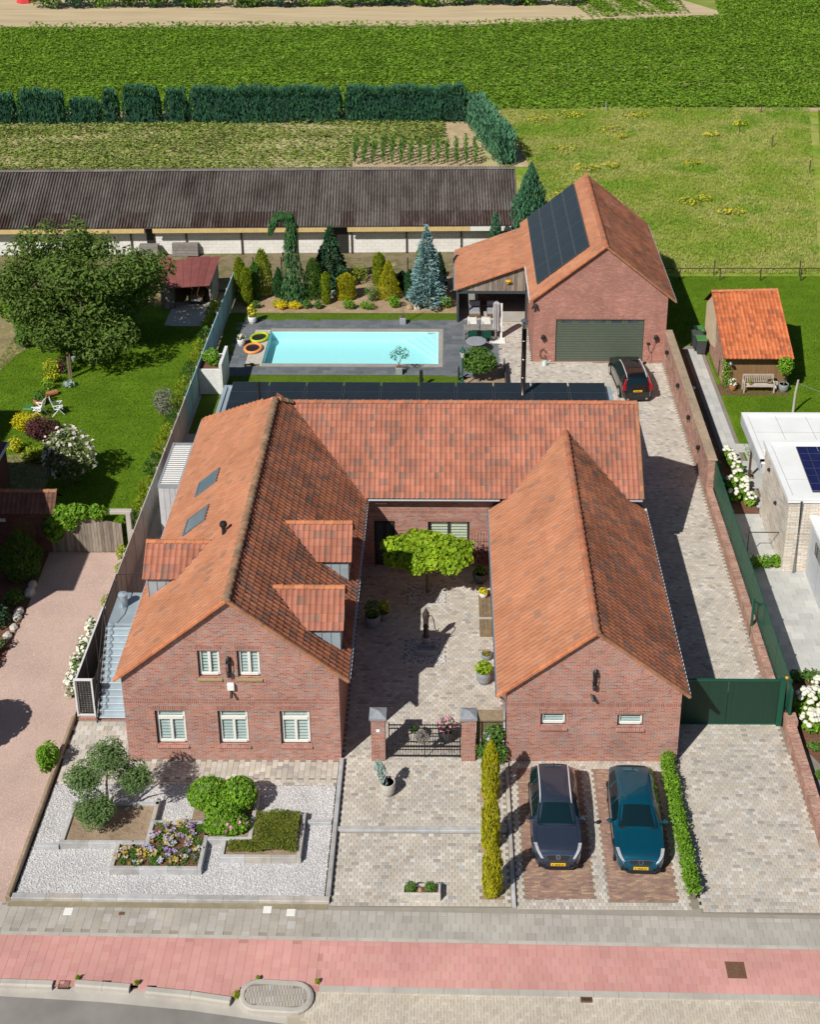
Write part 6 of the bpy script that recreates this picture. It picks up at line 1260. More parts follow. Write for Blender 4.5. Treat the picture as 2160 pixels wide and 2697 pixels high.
for yy, lb in ((73.6, 'square grey planter with feathery shrub in front of the pool'), (80.68, 'square grey planter with thin bare stems behind the pool')):
    p_ = pot(-3.0, yy, 0, .20, .46, 'zinc', lb, square=True)
    if yy < 75:
        limb_tree(p_, (-3.0, yy, .4), [(-3.3, yy, 1.2), (-2.7, yy, 1.3), (-3.0, yy+.2, 1.5), (-2.8, yy-.2, 1.2)], .03, 'bark', .2); crown('plant', [((-3.3, yy, 1.25), (.3, .25, .35)), ((-2.65, yy, 1.35), (.32, .25, .4)), ((-2.95, yy, 1.6), (.3, .25, .32))], 260, .14, 'leaf_conifer', p_, shell=.1, aspect=.35)
    else:
        b = MB()
        for k in range(5): q = k*1.25; b.tube([(-3.0+.05*math.cos(q), yy+.05*math.sin(q), .4), (-3.0+.1*math.cos(q), yy+.08*math.sin(q), 1.0), (-2.95+.05*math.cos(q), yy, 1.9+.1*k)], .008, 5)
        b.build('stems', 'bark', p_)
# ---------------------------------------------------------------- terrace furniture
FN = 'terrace furniture'
TT = thing('dining_table', (1.95, 78.6, 0), 'grey slatted dining table on the pool terrace', 'table')
for k in range(2):
    for i in range(4): b = MB(); xa = 1.0+k*1.05; b.box(xa, xa+1.0, 78.2+i*.2, 78.39+i*.2, .72, .76, tint=RNG.random()); b.build('top_board', 'grey_wood', TT)
for x in (1.02, 3.02):
    for y in (78.25, 78.95): b = MB(); b.box(x-.04, x+.04, y-.04, y+.04, 0, .72); b.build('leg', 'grey_wood', TT)
def garden_chair(x, y, rz, mat, label, name='garden_chair', group=None, h=1.05):
    t_ = thing(name, (x, y, 0), label, 'chair', group, rz)
    b = MB(); b.box(-.26, .26, -.25, .25, .40, .44, bev=.01); b.build('seat', mat, t_, world=False)
    for i in range(7): zb = .48+i*(h-.5)/7; b = MB(); b.obox((-.25, .27+.05*i*.35, zb), (.25, .27+.05*i*.35, zb), .02, (h-.5)/7*.8); b.build('back_slat', mat, t_, world=False)
    for s_ in (-1, 1):
        b = MB(); b.obox((s_*.27, -.25, .64), (s_*.27, .30, .66), .05, .03); b.build('armrest', mat, t_, world=False)
        b = MB(); b.tube([(s_*.26, -.24, 0), (s_*.26, -.24, .63)], .02, 6); b.build('leg', mat, t_, world=False)
        b = MB(); b.tube([(s_*.26, .34, 0), (s_*.26, .27, .44), (s_*.26, .42, h)], .02, 6); b.build('leg', mat, t_, world=False)
    return t_
garden_chair(1.55, 77.95, math.pi, 'dark_green', 'left dark green folding chair at the terrace table', group=FN); garden_chair(2.45, 77.95, math.pi, 'dark_green', 'right dark green folding chair at the terrace table', group=FN)
garden_chair(1.55, 79.4, 0, 'white_dot', 'left white spotted chair behind the terrace table', group=FN, h=.95); garden_chair(2.45, 79.4, 0, 'white_dot', 'right white spotted chair behind the terrace table', group=FN, h=.95)
RT = thing('round_table', (1.75, 76.6, 0), 'round slate blue table beside the bushy shrub', 'table'); b = MB(); b.lathe([(.62, .70), (.65, .72), (.65, .75), (.6, .76)], (1.75, 76.6, 0), 28); b.build('top', 'slate_cap', RT); b = MB(); b.box(1.55, 1.95, 76.4, 76.8, 0, .70); b.build('base', 'brown_wood', RT)
UM = thing('folded_parasol', (3.15, 78.4, 0), 'folded light grey parasol on a white base plate', 'parasol')
b = MB(); b.box(2.65, 3.65, 77.75, 78.45, 0, .07, bev=.01); b.build('base_plate', 'white_paint', UM); b = MB(); b.box(3.34, 3.46, 78.45, 78.57, 0, 2.45); b.build('mast', 'white_plastic', UM)
V = []; n, pr_ = 20, [(.05, 2.62), (.16, 2.5), (.19, 2.0), (.16, 1.2), (.20, .75), (.14, .55)]
for r_, z in pr_:
    for i in range(n): q = 2*math.pi*i/n; rr = r_*(1+.32*(1 if i % 2 else -1)); V.append((3.08+rr*math.cos(q), 78.45+rr*math.sin(q), z))
b = MB(); b.add(V, [(i*n+j, i*n+(j+1) % n, (i+1)*n+(j+1) % n, (i+1)*n+j) for i in range(len(pr_)-1) for j in range(n)]+[tuple(range(n))]); b.build('canopy', 'parasol_cloth', UM); b = MB(); b.tube([(3.08, 78.45, .07), (3.08, 78.45, 2.7)], .025, 8); b.build('pole', 'steel', UM)
for k, x in enumerate((1.75, 2.95)):
    t_ = thing('lounge_sofa', (x, 81.9, 0), ('left' if k == 0 else 'right')+' grey cushioned lounge seat under the canopy', 'lounger', FN); b = MB(); b.box(x-.38, x+.38, 81.5, 82.9, .12, .3); b.build('frame', 'brown_wood', t_); b = MB(); b.box(x-.36, x+.36, 81.52, 82.4, .3, .45, bev=.04); b.build('seat_cushion', 'grey_cushion', t_); b = MB(); b.box(x-.36, x+.36, 82.4, 82.62, .3, .85, bev=.04); b.build('back_cushion', 'grey_cushion', t_)
t_ = garden_chair(2.35, 82.9, 0, 'brown_wood', 'brown wooden armchair between the lounge seats', group=FN)
LP = thing('green_lamp_post', (.85, 71.95, 0), 'short dark green lantern lamp post by the terrace shrub', 'lamp post')
b = MB(); b.lathe([(.12, 0), (.12, .3), (.08, .34), (.08, .5), (.05, .55), (.045, 1.75), (.07, 1.78), (.04, 1.85), (.06, 1.95)], (.85, 71.95, 0), 12); b.build('post', 'lamp_green', LP)
b = MB(); b.lathe([(.09, 1.95), (.17, 2.35)], (.85, 71.95, 0), 6); b.build('lantern_glass', 'lamp_glass', LP); b = MB(); b.lathe([(.2, 2.35), (.21, 2.38), (.1, 2.52), (.05, 2.55), (.03, 2.68)], (.85, 71.95, 0), 6); b.build('lantern_cap', 'lamp_green', LP)
for x, y, h_, lb in ((-1.61, 71.95, 1.1, 'tall black garden speaker column on the front turf strip'), (.64, 72.8, .9, 'slim black bollard at the corner of the turf')):
    t_ = thing('black_garden_column', (x, y, 0), lb, 'bollard'); b = MB(); b.box(x-(.10 if x < 0 else .05), x+(.10 if x < 0 else .05), y-.06, y+.06, 0, h_, bev=.02); b.build('column', 'black_metal', t_); b = MB(); b.box(x+.06, x+.14, y-.05, y+.05, h_*.35, h_*.5); b.build('bracket', 'black_metal', t_)
b = MB(); b.prism([(.3, 71.7), (3.5, 71.7), (3.5, 74.7), (3.0, 74.7), (1.5, 73.2), (.95, 72.6)], -.02, .02); o = b.build('shrub_island', 'bark_soil'); o['kind'] = 'structure'
b = MB(); b.box(3.42, 3.5, 71.8, 74.75, 0, .45); b.build('kerb_board', 'anthracite', o)
# small things at the garage
t_ = thing('watering_can', (5.95, 74.75, 0), 'pale mint watering can at the garage wall', 'watering can'); b = MB(); b.lathe([(.14, 0), (.15, .02), (.13, .3), (.11, .3)], (5.95, 74.75, 0), 14); b.build('body', 'mint', t_); b = MB(); b.tube([(6.07, 74.75, .08), (6.25, 74.75, .3), (6.32, 74.75, .34)], [.03, .022, .04], 8); b.build('spout', 'mint', t_); b = MB(); b.tube([(5.84, 74.75, .1), (5.74, 74.75, .25), (5.84, 74.75, .38), (5.98, 74.75, .33)], .013, 6); b.build('handle', 'mint', t_)
t_ = thing('garden_hose', (5.85, 75.1, .3), 'coiled brown garden hose on the garage wall', 'hose'); b = MB(); 
for k in range(3): b.tube([(5.85+(.14+.03*k)*math.cos(q), 75.12-.03*k, .62+(.28+.04*k)*math.sin(q)) for q in np.linspace(.3, 2*math.pi-.3, 16)], .015, 6)
b.build('coil', 'brown_wood', t_, smooth=True)
# ---------------------------------------------------------------- courtyard things
PU = thing('cast_iron_hand_pump', (-.94, 48.1, 0), 'dark cast iron hand pump on a stone foot', 'pump')
b = MB(); b.lathe([(.17, 0), (.17, .5), (.14, .52)], (-.94, 48.1, 0), 8); b.build('stone_foot', 'slate_cap', PU); b = MB(); b.lathe([(.13, .52), (.15, .58), (.10, .65), (.12, .9), (.10, 1.0), (.14, 1.05), (.11, 1.15), (.13, 1.5), (.15, 1.55), (.15, 1.75), (.10, 1.85), (.06, 1.95), (.02, 2.02)], (-.94, 48.1, 0), 12); b.build('body', 'dark_iron', PU)
b = MB(); b.tube([(-.85, 48.1, 1.62), (-.68, 48.08, 1.64), (-.60, 48.05, 1.45), (-.56, 48.0, 1.1), (-.50, 48.0, .95), (-.40, 48.0, .92), (-.40, 48.0, 1.05)], .022, 8); b.build('handle', 'dark_iron', PU, smooth=True); b = MB(); b.tube([(-.94, 48.0, 1.2), (-.94, 47.82, 1.18), (-.94, 47.78, 1.05)], .04, 8); b.build('spout', 'dark_iron', PU, smooth=True)
def trough(x0, x1, y0, y1, h, mat, label, name='stone_trough', w=.08):
    t_ = thing(name, ((x0+x1)/2, (y0+y1)/2, 0), label, 'trough'); b = MB(); b.box(x0, x1, y0, y0+w, 0, h, bev=.015); b.box(x0, x1, y1-w, y1, 0, h, bev=.015); b.box(x0, x0+w, y0+w+.001, y1-w-.001, 0, h-.004, bev=.01); b.box(x1-w, x1, y0+w+.001, y1-w-.001, 0, h-.004, bev=.01); b.box(x0+w, x1-w, y0+w, y1-w, 0, h*.6); b.build('basin', mat, t_); return t_
trough(-1.37, -.48, 47.45, 47.9, .3, 'slate_cap', 'grey stone trough in front of the hand pump')
t_ = trough(-1.55, -.22, 34.66, 35.12, .34, 'pale_stone', 'pale stone trough with two box balls on the front drive')
b = MB(); b.box(-1.46, -.31, 34.75, 35.04, .2, .26); b.build('soil', 'mulch', t_)
for x in (-1.25, -.57): crown('box_ball', [((x, 34.9, .42), (.21, .19, .2))], 420, .06, 'leaf_mid', t_, shell=.6)
b = MB(); b.lathe([(.1, 0), (.08, .05), (.02, .08)], (-.93, 34.9, .26), 8); b.build('stone_ornament', 'bark_soil', t_)
t_ = thing('wooden_bench_box', (1.7, 49.9, 0), 'weathered wooden bench box along the right courtyard wall', 'bench')
for i in range(3): b = MB(); xa = 1.42+i*.18; b.box(xa, xa+.17, 48.75, 51.5, .42, .46, tint=RNG.random()); b.build('board', 'planter_wood', t_)
b = MB(); b.box(1.42, 1.95, 48.75, 48.8, 0, .42); b.box(1.42, 1.46, 48.8, 51.5, 0, .42); b.build('front', 'planter_wood', t_); b = MB(); b.box(1.40, 1.97, 49.4, 49.46, .46, .52); b.build('armrest', 'bench_wood', t_)
def mk_pot(x, y, r, h, mat, label, pr, phh, n, sz, lm, fl=0, fm='flower_pink', z=0):
    p_ = pot(x, y, z, r, h, mat, label); shrub_in(p_, x, y, z+h*.85, pr, phh, n, sz, lm, fl, fm); return p_
mk_pot(1.62, 51.0, .20, .26, 'white_paint', 'white bowl of yellow flowers on the wooden bench', .2, .18, 120, .09, 'leaf_bright', 120, 'flower_yellow', z=.46)
mk_pot(1.68, 47.3, .24, .28, 'slate_cap', 'low grey bowl with small flowers near the courtyard wall', .2, .2, 100, .09, 'leaf_gold_green', 20)
mk_pot(1.52, 45.8, .33, .62, 'slate_cap', 'grey pot with bright green hosta by the courtyard wall', .36, .5, 260, .16, 'leaf_lime')
mk_pot(-3.35, 49.5, .36, .6, 'slate_cap', 'large grey pot with dark shrub in the shaded courtyard', .4, .8, 260, .14, 'leaf_mid'); mk_pot(-2.85, 49.95, .25, .4, 'slate_cap', 'smaller grey pot beside the large shaded pot', .28, .7, 180, .12, 'leaf_gold_green', 20, 'flower_yellow')
mk_pot(1.52, 52.75, .36, .55, 'anthracite', 'dark tub with green shrub in the back courtyard corner', .32, .4, 200, .12, 'leaf_mid')
mk_pot(-1.25, 42.4, .30, .55, 'pale_stone', 'pale bowl behind the left gate leaf', .25, .25, 100, .1, 'leaf_mid'); mk_pot(-.05, 42.4, .33, .55, 'anthracite', 'dark tub of pink geraniums behind the iron gate', .36, .55, 200, .11, 'leaf_mid', 120, 'flower_pink')
p_ = pot(-2.25, 39.55, 0, .30, .62, 'pale_stone', 'tall pale stone pot with drooping blue juniper on the front drive')
n = 420; t0 = RNG.random(n); q = RNG.random(n)*6.28; C_ = np.stack([-2.25-.28*np.sin(t0*3.0)+.11*np.cos(q)-.08, 39.5+.13*np.sin(q), .5+1.05*np.sin(t0*2.5)*.95], 1); A_ = np.stack([-.2*np.ones(n), -.1+0*t0, -1+0*t0], 1)+rdir(n)*.4
leaves('juniper', C_, A_, rdir(n)+(-.5, -.6, .3), .22, .05, 'leaf_silver', p_)
t_ = thing('climbing_frame_plants', (1.6, 53.2, 0), 'thin wire trellis with dark creeper in the courtyard corner', 'trellis')
for k in range(5): b = MB(); x = 1.0+k*.28; b.tube([(x, 53.8, .3), (x, 53.8, 2.1)], .01, 5); b.build('wire', 'rust_dark', t_)
for z in (.8, 1.2, 1.6): b = MB(); b.tube([(.95, 53.8, z), (2.2, 53.8, z)], .01, 5); b.build('wire', 'rust_dark', t_)
crown('creeper', [((1.6, 53.7, .9), (.5, .15, .6)), ((2.1, 53.2, 1.0), (.15, .5, .5))], 260, .11, 'leaf_purple', t_, shell=.2)
# ---------------------------------------------------------------- right neighbour
NB = thing('modern_stone_house', (18, 56, 0), 'modern flat roofed house with pale stone cladding at the right edge', 'house')
b = MB(); b.box(15.83, 24, 53.66, 58.7, -.1, 3.85); b.build('stone_wall', 'stone_cladding', NB, uv=True)
rows_ = MB()
for f_ in range(2):
    pass
b = MB(); b.box(15.72, 24, 53.55, 58.8, 3.85, 4.02); b.build('flat_roof', 'white_roof', NB)
for x0_, x1_, y0_, y1_ in ((15.70, 15.98, 53.53, 58.82), (15.98, 24, 53.53, 53.78), (15.98, 24, 58.55, 58.82)): b = MB(); b.box(x0_, x1_, y0_, y1_, 4.0, 4.12); b.build('parapet', 'white_roof', NB)
b = MB(); b.box(15.72, 24, 58.82, 63.6, 2.50, 2.86); b.build('canopy_roof', 'white_roof', NB)
for x0_, x1_, y0_, y1_ in ((15.66, 15.92, 58.65, 63.66), (15.92, 24, 63.42, 63.66), (15.66, 16.0, 58.62, 58.9)): b = MB(); b.box(x0_, x1_, y0_, y1_, 2.84, 2.95); b.build('parapet', 'white_roof', NB)
for i in range(17): b = MB(); yb = 58.7+i*.29; b.box(15.66, 15.70, yb, yb+.28, 2.3, 2.84); b.build('fascia_board', 'grey_board', NB)
for i in range(3): b = MB(); xb = 15.72+i*.12; b.box(xb, xb+.11, 58.62, 58.66, 2.3, 2.84); b.build('fascia_board', 'grey_board', NB)
b = MB(); b.box(15.92, 16.02, 61.9, 62.0, 0, 2.45); b.build('canopy_post', 'rust_dark', NB)
b = MB(); b.tube([(16.36, 53.55, 3.95), (16.36, 53.55, .15), (16.3, 53.48, .05)], .055, 10); b.build('downpipe', 'anthracite_light', NB, smooth=True)
for z, y in ((3.2, 57.5), (2.4, 55.8)): b = MB(); b.lathe([(.06, -.08), (.09, 0), (.06, .08)], (15.76, y, z), 8); b.build('wall_lamp', 'black_metal', NB)
q = MB(); q.box(0, 1.0, 0, 1.12, 0, .04); pmn = np_mesh('solar_panel', q.v, np.array(q.f), 'solar_blue')
for i in range(5):
    for j in range(3): 
        o = piece('solar_panel', pmn, NB, (16.95+i*1.02, 54.1+j*1.14, 4.12+.12*j), Matrix.Rotation(R(6), 3, 'X'))
        for k in range(5): 
            b = MB(); b.box(.18*k+.08, .18*k+.10, 0.0, 1.12, .04, .05); 
        b = MB(); b.box(0, 1.0, 0, .02, .04, .052); b.box(0, .02, .02, 1.1, .04, .052); b.box(.49, .51, .02, 1.1, .04, .051); b.box(0, 1, .55, .57, .0405, .0515); g_ = b.build('grid', 'steel', o, world=False)
for k, (xa, xb, ya, yb) in enumerate(((16.0, 22, 60.1, 60.13), (16.0, 22, 61.7, 61.73), (17.4, 17.43, 58.9, 63.4), (19.0, 19.03, 58.9, 63.4), (16.0, 22, 55.3, 55.32))): b = MB(); zz = 2.86 if ya > 58.8 else 4.02; b.box(xa, xb, ya, yb, zz, zz+.006); b.build('roof_seam', 'concrete', NB)
NGA = thing('grey_board_garage', (19, 50, 0), 'grey board clad garage with slot window at the right edge', 'garage')
b = MB(); b.box(16.93, 24, 44.5, 53.5, 0, 3.0); b.build('body', 'grey_board', NGA); b = MB(); b.box(16.8, 24, 44.4, 53.6, 3.0, 3.14); b.build('roof', 'white_roof', NGA)
for i in range(34): b = MB(); yb = 44.5+i*.265; b.box(16.895, 16.93, yb+.012, yb+.253, .02, 2.99, tint=RNG.random()); b.build('cladding_board', 'grey_board', NGA)
b = MB(); b.box(16.86, 16.89, 50.5, 52.4, 1.9, 2.5); b.build('slot_window', 'window_glass', NGA)
FR = thing('black_frame_gate', (15.3, 54.9, 0), 'thin black frame gate between fence and stone house', 'gate'); b = MB(); b.tube([(14.4, 54.8, 0), (14.4, 54.8, 1.4), (15.98, 54.8, 1.4), (15.98, 54.8, 0)], .03, 6); b.build('frame', 'black_metal', FR)
# ---------------------------------------------------------------- small tiled garden shed right
TS = thing('tiled_garden_shed', (18.4, 72.1, 0), 'old garden shed with bright orange tiled roof and reed wall', 'shed')
b = MB(); b.box(16.5, 20.3, 72.15, 72.25, 0, 2.1); b.build('reed_wall', 'reed', TS)
b = MB(); b.add([(16.45, 72.2, 0), (16.45, 78.5, 0), (16.45, 78.5, 2.6), (16.45, 76.6, 4.05), (16.45, 72.2, 2.1)], [(4, 3, 2, 1, 0)]); b.build('side_wall', 'brick_garden', TS, uv=True); b = MB(); b.add([(16.44, 74.8, 1.2), (16.44, 78.4, .0), (16.44, 78.4, 2.6), (16.44, 76.6, 3.95), (16.44, 75.2, 3.3)], [(4, 3, 2, 1, 0)]); b.build('render_patch', 'cream_render', TS)
b = MB(); b.box(16.5, 20.3, 78.3, 78.4, 0, 2.6); b.box(20.25, 20.3, 72.25, 78.3, 0, 2.5); b.build('back_wall', 'brick_garden', TS, uv=True)
r0 = poly_part('roof', [(16.3, 71.65, 2.02), (20.45, 71.65, 2.02), (20.45, 77.0, 4.15), (16.3, 76.7, 4.15)], 'roof_underlay', TS); poly_part('roof', [(16.3, 78.8, 2.6), (20.45, 78.8, 2.6), (20.45, 77.0, 4.15), (16.3, 76.7, 4.15)], 'roof_underlay', TS)
TR_ = Roof(); TR_.slope((16.3, 71.65, 2.02), (1, 0, 0), (0, 5.2, 2.13), 4.15, 5.6, 'roof_tile_bright', r0, w=.25, l=.33); TR_.flush(TS, 300)
ridge_caps((20.45, 76.9, 4.2), (16.3, 76.65, 4.2), TS, 'verge_tile', r=.12)
b = MB(); b.box(16.7, 20.3, 71.95, 72.1, 1.85, 1.98); b.build('beam', 'brown_wood', TS)
for x in (16.75, 20.2):
    b = MB(); b.lathe([(.03, .12), (.08, .08), (.14, -.02), (.12, -.03)], (x, 71.75, 1.72), 12); b.build('enamel_lamp', 'steel', TS)
b = MB(); b.obox((16.43, 73.3, .1), (16.43, 73.3, 1.1), .06, .03); b.build('iron_anchor', 'black_metal', TS)
BN = thing('garden_bench', (18.45, 71.4, 0), 'weathered slatted bench in front of the garden shed', 'bench')
for i in range(4): b = MB(); ya = 71.2+i*.12; b.box(17.6, 19.3, ya, ya+.11, .42, .45, tint=RNG.random()); b.build('seat_slat', 'bench_wood', BN)
for i in range(15): b = MB(); xa = 17.68+i*.11; b.box(xa, xa+.05, 71.68, 71.71, .5, .95); b.build('back_slat', 'bench_wood', BN)
b = MB(); b.box(17.55, 19.35, 71.66, 71.73, .95, 1.03); b.build('top_rail', 'bench_wood', BN)
for x in (17.55, 19.32):
    for y in (71.22, 71.7): b = MB(); b.box(x-.035, x+.035, y-.035, y+.035, 0, .65 if y < 71.5 else 1.0); b.build('leg', 'bench_wood', BN)
    b = MB(); b.box(x-.04, x+.04, 71.18, 71.7, .651, .69); b.build('armrest', 'bench_wood', BN)
t_ = thing('old_tyre', (19.1, 71.5, .45), 'brown ring shaped wreath leaning on the bench', 'wreath'); V = []; n, m = 20, 8
for i in range(n):
    q = 2*math.pi*i/n
    for j in range(m): w = 2*math.pi*j/m; V.append((19.1+(.15+.055*math.cos(w))*math.cos(q), 71.55+.05*math.sin(w), .68+(.15+.055*math.cos(w))*math.sin(q)))
b = MB(); b.add(V, [(i*m+j, ((i+1) % n)*m+j, ((i+1) % n)*m+(j+1) % m, i*m+(j+1) % m) for i in range(n) for j in range(m)]); b.build('ring', 'planter_wood', t_, smooth=True)
mk_pot(17.95, 71.45, .10, .14, 'terracotta', 'small succulent pot on the bench', .14, .16, 70, .08, 'leaf_bright', z=.45)
mk_pot(16.95, 71.6, .22, .38, 'terracotta', 'terracotta pot with white flowers left of the bench', .25, .4, 130, .1, 'leaf_mid', 60, 'flower_white')
t_ = pot(19.95, 71.5, 0, .30, .5, 'zinc', 'zinc tub with a small leafy tree right of the bench'); limb_tree(t_, (19.95, 71.5, .4), [(19.85, 71.5, 1.7), (20.1, 71.5, 1.8), (19.95, 71.6, 2.0)], .035, 'bark', .5); crown('plant', [((19.95, 71.45, 1.75), (.5, .42, .6))], 520, .17, 'leaf_bright', t_, shell=.35)
t_ = pot(19.52, 71.75, 0, .15, .45, 'white_paint', 'white churn between bench and zinc tub', 'churn')
t_ = thing('climbing_rose', (16.6, 71.95, 0), 'pink flecked climber on the corner of the garden shed', 'climber'); crown('leaves', [((16.6, 71.95, .8), (.32, .22, .85)), ((16.5, 72.05, 1.5), (.25, .2, .4))], 420, .13, 'leaf_bright', t_, shell=.3, zmin=0); crown('flowers', [((16.6, 71.93, .9), (.33, .24, .85))], 60, .09, 'flower_pink', t_, shell=.9, zmin=.1, kind='stuff')
for k, (x, y, m_) in enumerate(((15.88, 76.5, 'bin_green'), (15.75, 77.25, 'bin_grey'), (15.95, 77.9, 'bin_green'))):
    t_ = thing('wheelie_bin', (x, y, 0), ['green lidded grey wheelie bin nearest the path', 'grey lidded wheelie bin in the middle of the three', 'green lidded wheelie bin furthest from the path'][k], 'bin', 'wheelie bins by the shed')
    b = MB(); b.add([(x-.24, y-.27, .06), (x+.24, y-.27, .06), (x+.24, y+.27, .06), (x-.24, y+.27, .06), (x-.30, y-.36, 1.0), (x+.30, y-.36, 1.0), (x+.30, y+.36, 1.0), (x-.30, y+.36, 1.0)], [(0, 1, 5, 4), (1, 2, 6, 5), (2, 3, 7, 6), (3, 0, 4, 7), (0, 3, 2, 1), (4, 5, 6, 7)]); b.build('body', 'bin_grey', t_); b = MB(); b.box(x-.32, x+.32, y-.40, y+.36, 1.0, 1.09, bev=.03); b.build('lid', m_, t_)
    for s_ in (-1, 1): b = MB(); b.tube([(x+s_*.26, y+.3, .12), (x+s_*.32, y+.3, .12)], .12, 10); b.build('wheel', 'black_metal', t_)
t_ = thing('washing_line_pole', (19.93, 68.9, 0), 'grey concrete washing line pole on the right lawn', 'pole'); b = MB(); b.tube([(19.93, 68.9, 0), (19.95, 68.92, 1.2), (20.05, 68.95, 2.1)], [.075, .07, .06], 8); b.build('pole', 'concrete', t_); b = MB(); b.tube([(20.02, 68.95, 1.9), (22.2, 67.6, 1.55), (24.5, 66.4, 1.45)], .015, 5); b.build('line', 'grey_wood', t_)
# rail fence behind the lawn
RFN = thing('steel_rail_fence', (20, 87.85, 0), 'low dark steel rail fence between lawn and meadow', 'fence')
for i in range(10): b = MB(); x = 13.5+i*2.85; b.box(x-.035, x+.035, 87.8, 87.87, 0, .92); b.build('post', 'rust_dark', RFN)
b = MB(); b.tube([(13.5, 87.83, .92), (39.2, 87.95, .92)], .035, 6); b.build('rail', 'rust_dark', RFN)
WP = []
for i, (x, y) in enumerate(((18.94, 88.8), (25.02, 88.75), (32.3, 105.5), (31.2, 111), (29.5, 118), (27.3, 122), (30.8, 128.8), (22.5, 128.9), (15.5, 129.0), (36, 112))):
    t_ = thing('meadow_post', (x, y, 0), ['thin stake just behind the steel rail left of the shed ridge', 'thin stake behind the steel rail far right', 'dark stake low on the right meadow edge', 'stake in the line along the right meadow', 'stake halfway up the right meadow line', 'stake near the top of the right meadow line', 'far stake at the top right of the meadow', 'thin far stake along the back of the meadow', 'pale stake at the back of the yellow flowers', 'rightmost stake at the meadow edge'][i], 'post', 'stakes around the meadow'); b = MB(); b.tube([(x, y, 0), (x+.02, y, 1.15)], .045 if i != 8 else .05, 6); b.build('stake', 'rust_dark' if i != 8 else 'zinc', t_)
ORD = 'first second third fourth fifth sixth seventh eighth ninth tenth eleventh twelfth thirteenth fourteenth fifteenth sixteenth seventeenth eighteenth nineteenth twentieth'.split()
